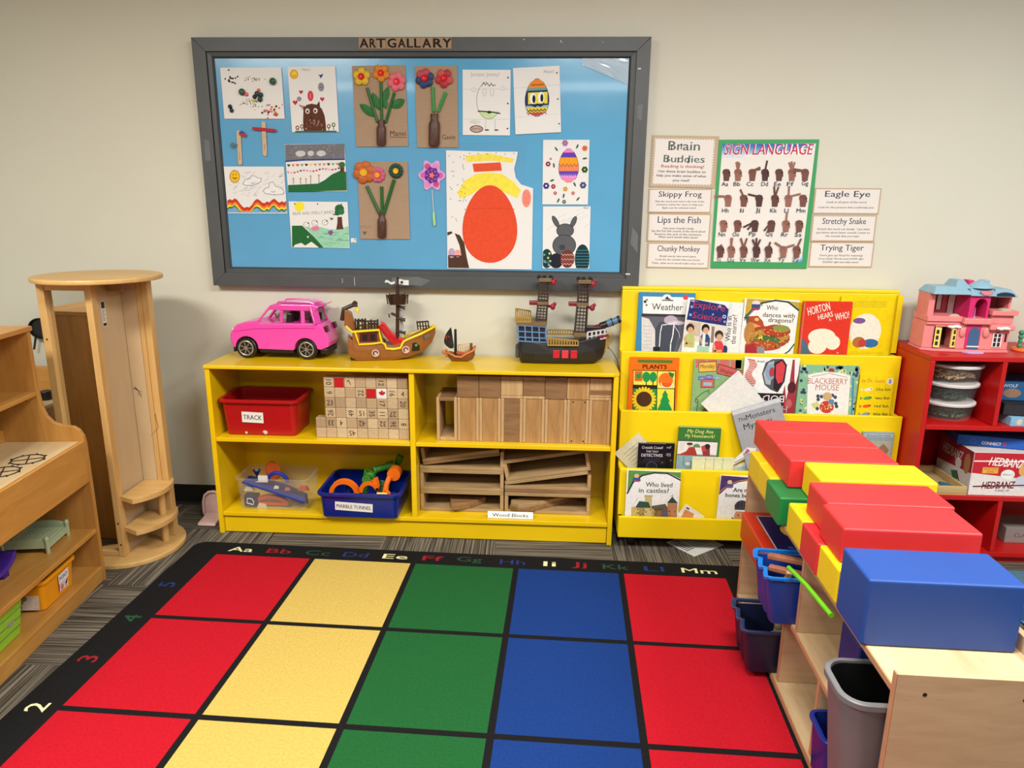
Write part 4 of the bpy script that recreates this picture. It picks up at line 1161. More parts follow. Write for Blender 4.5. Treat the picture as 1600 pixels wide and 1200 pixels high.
# hollow wooden blocks
bw = wood('block_edge_wood', (206, 170, 124), (178, 138, 92), axis=2, scale=12)
fw = wood('block_face_wood', (188, 144, 92), (156, 112, 66), axis=2, scale=22, stretch=10)
fw2 = wood('block_dark_wood', (156, 118, 80), (124, 90, 58), axis=0, scale=16, stretch=8)
GH = 'hollow wooden blocks on the upper right shelf'
BW = 0.0938
for i in range(7):
    x0 = -0.3775 + i * BW; x1 = x0 + BW - 0.0008
    t = thing('wooden_block', 'tall hollow wooden block, %s from left in the standing row' % (ordw[i] if i < 6 else 'last'), 'block', ((x0 + x1) / 2, 2.945, 0.4523), group=GH)
    w2 = (x1 - x0) / 2; H = 0.1945; D = 0.185
    e = 0.013
    for s in (-1, 1):
        mb = MB(bw); mb.box(*sorted((s * w2, s * (w2 - e)))[:1], 0, 0, sorted((s * w2, s * (w2 - e)))[1], D, H); mb.build('side_board', t, bevel=0.003)
    mb = MB([fw, fw, fw2, fw, fw, fw, fw][i]); mb.box(-w2 + e + 0.0005, 0.001 + 0.0005 * (i % 3), 0.0005, w2 - e - 0.0005, 0.012, H - 0.0005); mb.build('face_board', t)
    mb = MB(fw); mb.box(-w2 + e + 0.0005, D - 0.012, 0.0005, w2 - e - 0.0005, D - 0.001, H - 0.0005); mb.build('back_board', t)
    if i == 5:
        mb = MB(ink('3a2418'))
        for u, v in ((-0.024, 0.012), (0.026, 0.012), (-0.022, 0.186), (0.028, 0.186)):
            mb.cyl((u, 0.0006, v), (u, 0.0014, v), 0.0035, n=8)
        mb.build('nail_holes', t)
    # the short ones on top
    t = thing('wooden_block', 'short wooden block lying on the standing row, %s from left' % (ordw[i] if i < 6 else 'last'), 'block', ((x0 + x1) / 2 - 0.001, 2.947, 0.4523 + H + 0.0006), group=GH)
    H2 = 0.0965 if i < 5 else 0.0955
    cap = (i in (2, 3))
    mb = MB([fw2, fw2, bw, fw2, fw2, fw, bw][i]); mb.box(-w2, 0, 0 if i not in (2, 3, 6) else 0.012, w2, D, H2 - (0.018 if cap else 0)); mb.build('body', t, bevel=0.003)
    if i in (2, 3, 6):
        mb = MB(bw); mb.box(-w2, -0.0005, 0, w2, D, 0.0115); mb.build('bottom_board', t, bevel=0.002)
    if cap:
        mb = MB(fw); mb.box(-w2, -0.0005, H2 - 0.0175, w2, D, H2); mb.build('top_board', t, bevel=0.002)
    if i == 6:
        mb = MB(fw2); mb.box(-w2 + 0.002, -0.0008, 0.024, w2 - 0.002, -0.0001, 0.045); mb.build('dark_band', t)
    if i == 5:
        for s in (-1, 1):
            mb = MB(bw); mb.box(s * w2 - 0.004 - 0.005 * s - 0.001, -0.0012, 0.004, s * w2 + 0.004 - 0.005 * s - 0.001, -0.0002, H2 - 0.004); mb.build('edge_strip', t)
t = thing('wooden_block', 'open ended hollow wooden block at left of the standing row', 'block', (-0.4235, 2.944, 0.4523), group=GH)
w2 = 0.0445; H = 0.193
for s in (-1, 1):
    mb = MB(bw); a = sorted((s * w2, s * (w2 - 0.013))); mb.box(a[0], 0, 0, a[1], 0.185, H); mb.build('side_board', t, bevel=0.002)
for z in (0.0, H - 0.015):
    mb = MB(bw if z == 0 else fw2); mb.box(-w2 + 0.0135, 0.002, z, w2 - 0.0135, 0.185, z + 0.015); mb.build('end_board', t, bevel=0.002)

fwx = wood('tray_wood', (188, 156, 112), (152, 120, 80), axis=0, scale=14)
fwx2 = wood('tray_wood_dark', (160, 120, 82), (126, 90, 58), axis=0, scale=14)
GT = 'hollow wooden trays on the lower right shelf'
def tray(label, x, z, L_, H, boards, ang=0.0, D=0.195, y=2.985, dbl=False):
    t = thing('wooden_tray', label, 'block', group=GT, M=Matrix.Translation((x, y, z)) @ Matrix.Rotation(-ang, 4, 'Y'))
    th = 0.0155
    if 'b' in boards:
        mb = MB(fwx); mb.box(0, 0, 0, L_, D, th); mb.build('long_board', t, bevel=0.002)
    if 'd' in boards:
        mb = MB(fwx2); mb.box(0, 0.002, -th - 0.0005, L_, D, -0.0005); mb.build('long_board', t, bevel=0.002)
    if 't' in boards:
        mb = MB(fwx); mb.box(0, 0, H - th, L_, D, H); mb.build('long_board', t, bevel=0.002)
    for k, x0 in (('l', 0.0), ('r', L_ - th)):
        if k in boards:
            top = H - th - 0.0005 if 't' in boards else H
            mb = MB(bw); mb.box(x0, 0.001, th + 0.0005 if 'b' in boards else 0, x0 + th, D, top); mb.build('end_board', t, bevel=0.002)
    if 'k' in boards:
        mb = MB(fwx2); mb.box(th + 0.001, D - 0.01, th + 0.001, L_ - th - 0.001, D - 0.001, H - th - 0.001); mb.build('back_board', t)
    return t
tray('wooden tray at the bottom of the left tray stack', -0.553, 0.104, 0.374, 0.0985, 'btlrk')
tray('wooden tray in the middle of the left tray stack', -0.553, 0.2030, 0.374, 0.0985, 'btlrk')
tray('third wooden tray up in the left stack, open on top', -0.553, 0.3020, 0.374, 0.088, 'br')
tray('tilted wooden tray leaning at the top of the left tray stack', -0.540, 0.336, 0.345, 0.066, 'bld', ang=R(9.0))
tray('wooden tray at the bottom of the right tray stack', -0.174, 0.104, 0.382, 0.0985, 'btlrk')
tray('wooden tray above the bottom one of the right stack, open on top', -0.174, 0.2195, 0.382, 0.072, 'brd')
tray('slanting pair of boards under the tilted tray in the right stack', -0.172, 0.2375, 0.372, 0.02, 'b', ang=R(9.5))
tray('tilted wooden tray at the top of the right tray stack', -0.168, 0.2545, 0.378, 0.098, 'btlr', ang=R(9.7), D=0.19)
mb = MB(fwx2); mb.prism([(-0.43, 3.06), (-0.41, 2.957), (-0.33, 2.985), (-0.265, 3.05), (-0.275, 3.10)], 0.1205, 0.150)
solo(mb, 'curved_block', 'small curved wooden block sticking out of the bottom left tray', 'block', bevel=0.002)
for z, lab, dx in ((0.1205, 'lower long pointed plank sticking out of the bottom right tray', 0.0), (0.1395, 'upper long pointed plank stacked on another in the bottom right tray', 0.004)):
    mb = MB(fwx if dx else fwx2); mb.prism([(-0.150 + dx, 3.02), (-0.150 + dx, 2.985), (-0.112 + dx, 2.952 + dx), (-0.06, 2.965 + dx), (0.175, 3.12), (0.155, 3.15)], z, z + 0.0185)
    solo(mb, 'wooden_plank', lab, 'block', bevel=0.002)
t = thing('shelf_label', 'white handwritten strip on the bottom shelf edge under the wooden trays', 'label', M=Matrix.Translation((-0.145, 2.933, 0.1178)) @ Matrix.Rotation(R(60), 4, 'X'))
cv = CV((0, 0, 480, 60), 0.20, 0.03, pm('label_white', (238, 236, 234), 0.6, 0.02), t=0.0006)
cv.T('Wood Blocks', 240, 32, hgt=38, wid=380, c='1c1c1c', bold=0.02); cv.build('strip', t)
# ------------------------------------------------------------------ toys on top of the yellow shelf
TZ = SH + 0.0005
pink = pm('pink_car_plastic', (240, 78, 178), 0.25, 0.04, 6, coat=0.4)
blk = pm('black_toy_plastic', (22, 21, 23), 0.4, 0.1)
chrome = pm('silver_plastic', (168, 160, 150), 0.3, 0.08, metal=0.6)
K = 0.000572
def cu(u, v): return ((u - 450) * K, (688 - v) * K)
car = thing('toy_car', 'bright pink toy car with open windows and silver wheels on the yellow shelf', 'toy car', (-1.1745, 3.117, TZ), R(-1.5))
HW = 0.070
def arch(cx, cv_, r, a0, a1, n=10):
    return [(cx + r * math.cos(R(a0 + (a1 - a0) * i / n)), cv_ - r * math.sin(R(a0 + (a1 - a0) * i / n))) for i in range(n + 1)]
prof = [(62, 545), (66, 500), (90, 455), (125, 425), (200, 404), (285, 394), (330, 410), (740, 404), (775, 408), (812, 440), (835, 500), (846, 545), (836, 585), (790, 606)] + arch(665, 612, 94, 5, 178) + [(560, 616), (300, 612)] + arch(188, 606, 92, -4, 178) + [(80, 600)]
P = [cu(u, v) for u, v in prof]
cxp = sum(p[0] for p in P) / len(P); czp = 0.09
mb = MB(pink)
L = []
for y, s in ((HW, 0.97), (HW - 0.008, 1.0), (0, 1.005), (-HW + 0.008, 1.0), (-HW, 0.97)):
    L.append([((x - cxp) * s + cxp, y, (z - czp) * s + czp if z > 0.075 else z) for x, z in P])
mb.loft(L)
body = mb.build('body', car, bevel=0.003)
mb = MB(pm('pink_crease', (214, 50, 150), 0.3)); 
for a, b in (((100, 478), (280, 452)), ((280, 452), (740, 440))):
    (x0, z0), (x1, z1) = cu(*a), cu(*b)
    mb.bar((x0, -HW - 0.0004, z0), (x1, -HW - 0.0004, z1), 0.003, 0.0018)
mb.build('side_crease', body)
mb = MB(pink)
for s in (-1, 1):
    for (a, b, wd) in (((292, 402), (400, 276), 0.017), ((477, 410), (482, 284), 0.014), ((647, 408), (642, 284), 0.017), ((760, 408), (725, 280), 0.04)):
        (x0, z0), (x1, z1) = cu(*a), cu(*b)
        mb.bar((x0, s * (HW - 0.006), z0), (x1, s * (HW - 0.016), z1), wd, 0.008, roll=0)
roof = [cu(u, v) for u, v in ((372, 308), (404, 272), (470, 262), (720, 262), (775, 275), (740, 312))]
L = []
for y, dz in ((HW - 0.008, -0.003), (HW - 0.02, 0.0), (0, 0.003), (-HW + 0.02, 0.0), (-HW + 0.008, -0.003)):
    L.append([(x, y, z + (dz if z > 0.229 else 0)) for x, z in roof])
mb.loft(L)
mb.build('cabin', car, bevel=0.002)
for s in (-1, 1):
    mb = MB(pink); mb.tube([(cu(u, v)[0], s * 0.046, cu(u, v)[1]) for u, v in ((440, 264), (455, 250), (560, 246), (700, 250), (735, 264))], 0.0038, None, 8); mb.build('roof_rail', car, smooth=True)
mb = MB(pink); x, z = cu(775, 280); mb.X = Matrix.Translation((x + 0.006, 0, z + 0.004)) @ Matrix.Rotation(R(-18), 4, 'Y'); mb.box(-0.016, -0.055, -0.002, 0.016, 0.055, 0.002); mb.build('spoiler', car, bevel=0.001)
mb = MB(blk)
for u0, u1 in ((290, 560), (80, 100), (770, 830)):
    x0, z0 = cu(u0, 622); x1, z1 = cu(u1, 640); mb.box(x0, -HW + 0.006, z1, x1, HW - 0.006, z0 + 0.012)
mb.build('lower_trim', car, bevel=0.003)
for u in (520, 700):
    for s in (-1, 1):
        x0, z0 = cu(u, 420); mb = MB(blk); mb.X = Matrix.Translation((x0, s * 0.03, z0 - 0.006)) @ Matrix.Rotation(R(8), 4, 'Y'); mb.box(-0.012, -0.02, 0, 0.012, 0.02, 0.056 if u < 600 else 0.05); mb.build('seat', car, bevel=0.005)
mb = MB(pink); x0, z0 = cu(400, 372); mb.tube([(x0 + 0.004 * math.sin(a), -0.03 + 0.016 * math.cos(a), z0 + 0.016 * math.sin(a)) for a in [2 * PI * i / 14 for i in range(14)]], 0.0028, None, 6, closed=True); mb.bar((x0, -0.03, z0), (x0 - 0.03, -0.03, z0 - 0.012), 0.004, 0.004); mb.build('steering_wheel', car, smooth=True)
mb = MB(pm('dark_red_lens', (96, 14, 40), 0.2))
for s in (-1, 1):
    x0, z0 = cu(826, 445); mb.X = Matrix.Translation((x0, s * 0.055, z0)) @ Matrix.Rotation(R(-16), 4, 'Y'); mb.box(-0.01, -0.013, -0.014, 0.006, 0.013, 0.014)
    mb.build('tail_light', car, bevel=0.003); mb = MB(pm('dark_red_lens', (96, 14, 40), 0.2))
mb = MB(pm('pale_lens', (236, 200, 214), 0.2)); x0, z0 = cu(92, 462); mb.X = Matrix.Translation((x0, -0.056, z0)); mb.box(-0.004, -0.012, -0.006, 0.008, 0.012, 0.005); mb.build('headlight', car, bevel=0.002)
def wheel(par, x, y, z, r, w_, s):
    mb = MB(blk)
    L = []
    for rr_, yy in ((r * 0.66, -w_ / 2), (r * 0.9, -w_ / 2), (r, -w_ / 2 + 0.005), (r, w_ / 2 - 0.005), (r * 0.9, w_ / 2), (r * 0.66, w_ / 2)):
        L.append([(rr_ * math.cos(2 * PI * k / 28), yy, rr_ * math.sin(2 * PI * k / 28)) for k in range(28)])
    mb.loft(L)
    o = mb.build('wheel', par, loc=(x, y, z), smooth=True)
    mb = MB(chrome)
    yy = s * (w_ / 2 + 0.0008)
    for k in range(7):
        a = 2 * PI * k / 7
        mb.bar((r * 0.1 * math.cos(a), yy - s * 0.003, r * 0.1 * math.sin(a)), (r * 0.66 * math.cos(a), yy - s * 0.0015, r * 0.66 * math.sin(a)), r * 0.2, 0.003, roll=0)
    ring = [(r * 0.68 * math.cos(2 * PI * k / 24), yy - s * 0.001, r * 0.68 * math.sin(2 * PI * k / 24)) for k in range(24)]
    mb.tube(ring, r * 0.07, None, 6, closed=True)
    mb.cyl((0, yy - s * 0.004, 0), (0, yy + s * 0.001, 0), r * 0.16, n=14)
    mb.build('rim', o, smooth=True)
for u, v in ((188, 606), (665, 612)):
    for s in (-1, 1):
        x, z = cu(u, v); wheel(car, x, s * (HW - 0.012), 0.0465, 0.0462, 0.026, s)

# brown pirate ship with the red slide
brn = pm('brown_ship_plastic', (150, 92, 48), 0.4, 0.1, 20); dbr = pm('dark_brown_plastic', (58, 36, 26), 0.4, 0.1)
yp = pm('yellow_rail_plastic', (240, 206, 20), 0.35, 0.04); rp_ = pm('red_slide_plastic', (206, 24, 30), 0.3, 0.04); mar = pm('maroon_plastic', (84, 24, 24), 0.4)
def hull(secs, mat, zb=0.0):
    """sections (x, half width top, z top, half width mid, z mid, half width keel, z keel)"""
    mb = MB(mat)
    L = []
    for x, wt, zt, wm, zm, wk, zk in secs:
        L.append([(x, -wt, zt), (x, -wm, zm), (x, -(wm + wk) / 2, (zm + zk * 2) / 3), (x, -wk, zk), (x, wk, zk), (x, (wm + wk) / 2, (zm + zk * 2) / 3), (x, wm, zm), (x, wt, zt)])
    mb.loft(L)
    return mb
KS = 0.00061
def su(u, v): return ((u - 1180) * KS, (694 - v) * 0.000572)
t = thing('toy_pirate_ship', 'brown toy pirate ship with yellow rail and red slide, beside the pink car', 'toy ship', (-0.688, 3.105, TZ), R(13))
def sx(u, wt, vt, wm, vm, wk, vk):
    x, zt = su(u, vt); return (x, wt, zt, wm, su(u, vm)[1], wk, su(u, vk)[1])
secs = [sx(872, 0.036, 500, 0.036, 570, 0.026, 655), sx(930, 0.044, 558, 0.046, 600, 0.03, 692), sx(1040, 0.05, 558, 0.052, 605, 0.034, 694), sx(1180, 0.052, 575, 0.052, 610, 0.034, 694), sx(1300, 0.05, 540, 0.046, 600, 0.028, 676), sx(1400, 0.038, 490, 0.03, 560, 0.016, 640), sx(1470, 0.018, 455, 0.014, 510, 0.006, 570), sx(1498, 0.005, 440, 0.004, 470, 0.002, 500)]
h_ = hull(secs, brn).build('hull', t, bevel=0.002)
def path(pts, y): return [(su(u, v)[0], y(u) if callable(y) else y, su(u, v)[1]) for u, v in pts]
def hw(u):
    ks = [(872, 0.038), (930, 0.047), (1040, 0.053), (1180, 0.054), (1300, 0.052), (1400, 0.041), (1470, 0.021), (1498, 0.006)]
    for (a, b), (c, d) in zip(ks, ks[1:]):
        if u <= c:
            return b + (d - b) * max(0, (u - a)) / (c - a)
    return 0.006
for s in (-1, 1):
    mb = MB(yp); mb.tube(path([(862, 420), (880, 440), (906, 464), (1000, 456), (1092, 450), (1100, 500), (1108, 545), (1130, 560), (1140, 594), (1190, 600), (1240, 592), (1262, 545), (1290, 528), (1380, 494), (1470, 455), (1496, 442)], lambda u: s * hw(u)), 0.0055, None, 8)
    mb.tube(path([(925, 466), (940, 520), (950, 560), (1040, 556), (1110, 546)], lambda u: s * hw(u)), 0.0045, None, 8)
    mb.build('rail', t, smooth=True)
mb = MB(brn)
(x0, z0), (x1, z1) = su(905, 556), su(1095, 462)
mb.box(x0, -0.044, z0 - 0.01, x1, 0.044, z1); mb.build('cabin', t, bevel=0.002)
(x0, z0), (x1, z1) = su(955, 540), su(1078, 470)
mb = MB(mar); mb.box(x0, -0.0465, z0, x1, -0.0445, z1); wn = mb.build('cabin_window', t, bevel=0.001)
mb = MB(pm('window_dark', (30, 12, 12), 0.4)); 
for a, b in ((975, 1008), (1030, 1062)):
    q0, q1 = su(a, 530), su(b, 484); mb.box(q0[0], -0.0472, q0[1], q1[0], -0.0466, q1[1]); mb.build('pane', wn); mb = MB(pm('window_dark', (30, 12, 12), 0.4))
mb = MB(rp_)
L = []
for u, v in ((1095, 428), (1125, 440), (1150, 480), (1180, 520), (1215, 545), (1252, 556)):
    x, z = su(u, v); yo = 0.004 - 0.03 * (u - 1095) / 157
    L.append([(x - 0.012, yo - 0.026, z + 0.004), (x - 0.012, yo - 0.022, z + 0.004), (x - 0.008, yo - 0.02, z - 0.004), (x + 0.008, yo + 0.016, z + 0.002), (x + 0.008, yo + 0.019, z + 0.014), (x + 0.008, yo + 0.023, z + 0.014), (x + 0.008, yo + 0.022, z - 0.006), (x - 0.012, yo - 0.024, z - 0.012)])
mb.loft(L); mb.build('slide', t)
# mast, nest, flag
mast_x = su(1222, 500)[0]
mb = MB(dbr); mb.cyl((mast_x, 0.005, su(0, 545)[1]), (mast_x + 0.008, 0.005, su(0, 120)[1]), 0.0085, 0.0075, n=12); mb.ball((mast_x + 0.009, 0.005, su(0, 66)[1]), 0.006, s=(1, 1, 0.6)); mb.cyl((mast_x + 0.008, 0.005, su(0, 122)[1]), (mast_x + 0.009, 0.005, su(0, 68)[1]), 0.0045)
m_ = mb.build('mast', t, smooth=True)
for v, dx in ((295, 1), (352, -1), (388, 1), (490, 1)):
    z = su(0, v)[1]
    mb = MB(dbr); mb.cyl((mast_x - 0.024 * (dx < 0), 0.0, z + 0.008), (mast_x + 0.036 * (dx > 0) + 0.0, -0.006, z - 0.002), 0.006, n=10); mb.cyl((mast_x + dx * 0.030, -0.008, z), (mast_x + dx * 0.036, -0.008, z - 0.001), 0.0085, n=10); mb.build('peg', m_, smooth=True)
z0, z1 = su(0, 268)[1], su(0, 200)[1]
mb = MB(dbr)
L = []
for r, z in ((0.036, z0), (0.044, z1), (0.039, z1), (0.033, z0 + 0.004)):
    L.append([(mast_x + 0.005 + r * math.cos(2 * PI * k / 16), 0.005 + r * math.sin(2 * PI * k / 16), z) for k in range(16)])
mb.loft(L)
for k in range(8):
    a = 2 * PI * k / 8; mb.cyl((mast_x + 0.005 + 0.042 * math.cos(a), 0.005 + 0.042 * math.sin(a), z0), (mast_x + 0.005 + 0.047 * math.cos(a), 0.005 + 0.047 * math.sin(a), z1 + 0.004), 0.003, n=6)
mb.build('crows_nest', t)
mb = MB(pm('flag_white', (232, 230, 226), 0.6))
fz = su(0, 98)[1]
for a, b in (((0.012, 0.056)), ((-0.046, -0.004))):
    L = [[(mast_x + a + (b - a) * k / 8, 0.005 + 0.003 * math.sin(k * 1.3), fz + (0.011 if a > 0 else 0.005) * e + 0.004 * math.sin(k * 0.9) * (1 if a < 0 else 0.3) - 0.0006 * k) for e in (1, -1)] for k in range(9)]
    V = [[mb.v(p) for p in q] for q in L]
    for q, w_ in zip(V, V[1:]):
        mb.face([q[0], q[1], w_[1], w_[0]])
fg = mb.build('flag', t)
mb = MB(blk); mb.prism_y([(mast_x + 0.026 + 0.006 * math.cos(a), fz - 0.002 + 0.0055 * math.sin(a)) for a in [2 * PI * i / 8 for i in range(8)]], 0.0005, 0.0015); mb.build('flag_mark', fg)
mb = MB(pm('torn_sail_grey', (168, 160, 158), 0.7, 0.3, 40)); x0 = mast_x + 0.012
mb.prism_y([(x0, su(0, 300)[1]), (x0 + 0.02, su(0, 340)[1]), (x0 + 0.014, su(0, 400)[1]), (x0 + 0.02, su(0, 455)[1]), (x0 + 0.002, su(0, 500)[1])], 0.010, 0.012); mb.build('sail', t)
mb = MB(brn); mb.prism_y([su(u, v) for u, v in ((850, 425), (856, 300), (905, 330), (930, 450), (920, 470), (900, 470))], -0.012, 0.03); mb.build('stern_post', t, bevel=0.002)
mb = MB(dbr); mb.tube(path([(835, 385), (845, 330), (850, 298), (880, 285), (915, 270), (948, 268)], -0.004), 0.009, None, 8); mb.cyl((su(930, 265)[0], -0.012, su(0, 260)[1]), (su(930, 265)[0], 0.008, su(0, 260)[1]), 0.012, n=10); mb.build('lamp_arm', t, smooth=True)
mb = MB(yp); x, z = su(945, 305); mb.lathe([(0.002, 0.012), (0.004, 0.008), (0.009, -0.004), (0.009, -0.01), (0.003, -0.012)], c=(x, -0.004, z)); mb.build('lantern', t, smooth=True)
for (a, b, yy) in ((930, 1000, -0.034), (940, 1085, 0.034), (1020, 1085, -0.03)):
    mb = MB(dbr); zt = su(0, 378)[1] if yy < 0 and a < 1000 else su(0, 405)[1]
    xa, xb = su(a, 0)[0], su(b, 0)[0]; zb = su(0, 462)[1]
    mb.bar((xa, yy, zt), (xb, yy, zt), 0.006, 0.006)
    mb.bar((xa, yy, (zt + zb) / 2), (xb, yy, (zt + zb) / 2), 0.004, 0.004)
    for k in range(4):
        x = xa + (xb - xa) * k / 3; mb.cyl((x, yy, zb), (x, yy, zt + 0.008), 0.0034, n=6)
    mb.build('deck_railing', t)
mb = MB(dbr); xa, xb = su(1372, 0)[0], su(1452, 0)[0]; za, zb = su(0, 412)[1], su(0, 470)[1]
for k in range(5):
    x = xa + (xb - xa) * k / 4; mb.cyl((x, 0.0, zb), (x - 0.004, 0.0, za + 0.006), 0.0034, n=6)
mb.bar((xa - 0.004, 0, za), (xb - 0.004, 0, za + 0.004), 0.006, 0.006); mb.bar((xa, 0, (za + zb) / 2), (xb, 0, (za + zb) / 2), 0.004, 0.004); mb.build('bow_railing', t)
for u, v in ((1062, 628), (1278, 607)):
    x, z = su(u, v); y = -hw(u) * 0.9 - 0.003
    mb = MB(pm('porthole_pink', (206, 176, 166), 0.5)); mb.cyl((x, y + 0.008, z), (x, y - 0.003, z), 0.0165, n=18); p_ = mb.build('porthole', t)
    mb = MB(mar); mb.tube([(x + 0.009 * math.cos(a), y - 0.0035, z + 0.009 * math.sin(a)) for a in [2 * PI * i / 12 for i in range(9)]], 0.0028, None, 6); mb.build('porthole_mark', p_)
x, z = su(1352, 590); mb = MB(blk); mb.X = Matrix.Translation((x, -0.037, z)) @ Matrix.Rotation(R(25), 4, 'Z'); mb.box(-0.017, -0.002, -0.018, 0.017, 0.006, 0.018); g_ = mb.build('hatch', t)
mb = MB(ink('60a850')); mb.ball((x, -0.040, z + 0.006), 0.006); mb.build('green_spot', g_)
mb = MB(pm('name_plate', (120, 116, 112), 0.6, 0.3, 60)); x, z = su(1445, 510); mb.X = Matrix.Translation((x, -0.022, z)) @ Matrix.Rotation(R(40), 4, 'Z') @ Matrix.Rotation(R(-14), 4, 'Y'); mb.box(-0.026, -0.002, -0.007, 0.026, 0.002, 0.007); mb.build('name_plate', t)
mb = MB(dbr); x, z = su(905, 640); mb.box(x - 0.014, -0.02, 0.0005, x + 0.006, 0.02, z + 0.03); mb.build('rudder', t, bevel=0.003)

# little boat with black sail
ob = pm('orange_boat_plastic', (196, 112, 56), 0.4, 0.08); obd = pm('boat_brown_plastic', (124, 70, 40), 0.4, 0.1)
KB = 0.00053
def bu(u, v): return ((u - 200) * KB, (750 - v) * KB)
t = thing('toy_boat', 'small orange brown toy boat with one black sail', 'toy ship', (-0.379, 3.09, TZ), R(4))
def sb(u, wt, vt, wm, vm, wk, vk):
    return (bu(u, 0)[0], wt, bu(0, vt)[1], wm, bu(0, vm)[1], wk, bu(0, vk)[1])
hull([sb(95, 0.006, 672, 0.006, 700, 0.003, 720), sb(125, 0.020, 690, 0.018, 715, 0.010, 748), sb(180, 0.027, 700, 0.024, 722, 0.014, 750), sb(250, 0.027, 688, 0.024, 715, 0.014, 749), sb(300, 0.022, 660, 0.018, 700, 0.008, 735), sb(318, 0.016, 640, 0.012, 670, 0.004, 700)], obd).build('hull', t, bevel=0.001)
for s in (-1, 1):
    mb = MB(ob); mb.tube([(bu(u, 0)[0], s * y, bu(0, v)[1]) for u, v, y in ((85, 680, 0.004), (120, 685, 0.020), (160, 704, 0.027), (205, 708, 0.029), (245, 682, 0.028), (300, 658, 0.022), (322, 632, 0.016))], 0.005, None, 8); mb.build('gunwale', t, smooth=True)
mb = MB(ob); 
for u, v, r in ((62, 678, 0.010), (85, 706, 0.008), (80, 660, 0.006)):
    x, z = bu(u, v); mb.ball((x, 0, z), r)
mb.build('figurehead', t, smooth=True)
mb = MB(pm('pale_railing', (214, 176, 120), 0.5))
for k in range(6):
    u = 180 + k * 18; x = bu(u, 0)[0]; mb.cyl((x, 0.022, bu(0, 690)[1]), (x, 0.023, bu(0, 628)[1]), 0.0022, n=6)
mb.bar((bu(176, 0)[0], 0.023, bu(0, 624)[1]), (bu(278, 0)[0], 0.023, bu(0, 614)[1]), 0.004, 0.004); mb.build('railing', t)
mb = MB(blk); x, z = bu(158, 660); mb.cyl((x, 0, bu(0, 700)[1]), (x, 0, bu(0, 500)[1]), 0.007, 0.0055, n=10); mb.ball((x, 0, bu(0, 492)[1]), 0.006); mb.build('mast', t, smooth=True)
mb = MB(pm('black_sail', (26, 24, 26), 0.55, 0.15, 30))
L = []
for k in range(9):
    s = k / 8.0
    v = 640 - 175 * s
    uL = 64 + (58 * ((s - 0.3) / 0.7) ** 2 if s > 0.3 else 44 * (1 - s / 0.3) ** 2); uR = 148 - 24 * s
    if k == 0: uL, uR = 108, 142
    L.append([(bu(uL, v)[0], -0.010, bu(0, v)[1]), (bu((uL + uR) / 2, v)[0], -0.018, bu(0, v)[1]), (bu(uR, v)[0], -0.006, bu(0, v)[1]), (bu((uL + uR) / 2, v)[0], -0.0165, bu(0, v)[1])])
mb.loft(L); sl = mb.build('sail', t, smooth=True)
mb = MB(ink('a83c30')); x, z = bu(96, 548); mb.tube([(x + 0.008 * math.cos(a), -0.0185, z + 0.006 * math.sin(a)) for a in [2 * PI * i / 10 for i in range(8)]], 0.002, None, 6); mb.build('sail_mark', sl)
mb = MB(obd); x, z = bu(288, 620); mb.cyl((x, 0, bu(0, 660)[1]), (x, 0, bu(0, 600)[1]), 0.006, n=8); mb.build('stern_post', t)
mb = MB(rdo); mb.X = Matrix.Translation((bu(200, 0)[0], 0, bu(0, 690)[1])) @ Matrix.Rotation(R(10), 4, 'Y'); mb.box(-0.02, -0.012, 0, 0.03, 0.012, 0.008); mb.build('deck_bench', t)

# big black ship with lattice masts
KH = 0.000548
bs = thing('toy_pirate_ship', 'big black toy pirate ship with two lattice masts and red gunports', 'toy ship', (0.055, 3.105, TZ), R(1.5))
def hu(u, v): return ((u - 1000) * KH, (776 - v) * KH)
def sh_(u, wt, vt, wm, vm, wk, vk):
    return (hu(u, 0)[0], wt, hu(0, vt)[1], wm, hu(0, vm)[1], wk, hu(0, vk)[1])
hull([sh_(682, 0.030, 590, 0.034, 680, 0.022, 755), sh_(700, 0.042, 592, 0.05, 690, 0.034, 774), sh_(800, 0.050, 600, 0.058, 690, 0.04, 776), sh_(950, 0.052, 620, 0.060, 690, 0.042, 776), sh_(1150, 0.050, 590, 0.058, 680, 0.04, 776), sh_(1280, 0.042, 555, 0.046, 660, 0.03, 770), sh_(1340, 0.026, 545, 0.026, 640, 0.016, 735), sh_(1368, 0.008, 540, 0.007, 600, 0.005, 660)], pm('black_hull_plastic', (25, 24, 26), 0.45, 0.12, 30, bump=0.4, bscale=60)).build('hull', bs, bevel=0.004)
red3 = pm('gunport_red', (190, 24, 44), 0.4, 0.05)
for k in range(3):
    mb = MB(red3 if k != 1 else pm('gunport_pink', (206, 52, 68), 0.4)); x0, z0 = hu(946 + 69 * k, 720); x1, z1 = hu(998 + 69 * k, 658); mb.box(x0, -0.0645, z0, x1, -0.056, z1); mb.build('gunport', bs, bevel=0.0015)
lbl = pm('blue_grey_plastic', (96, 128, 172), 0.45, 0.08); gbr = pm('brown_deck_plastic', (120, 94, 62), 0.5, 0.1, 20); dkm = pm('mast_brown_plastic', (62, 46, 40), 0.5, 0.1)
gold = pm('gold_rail_plastic', (166, 132, 60), 0.4, 0.1)
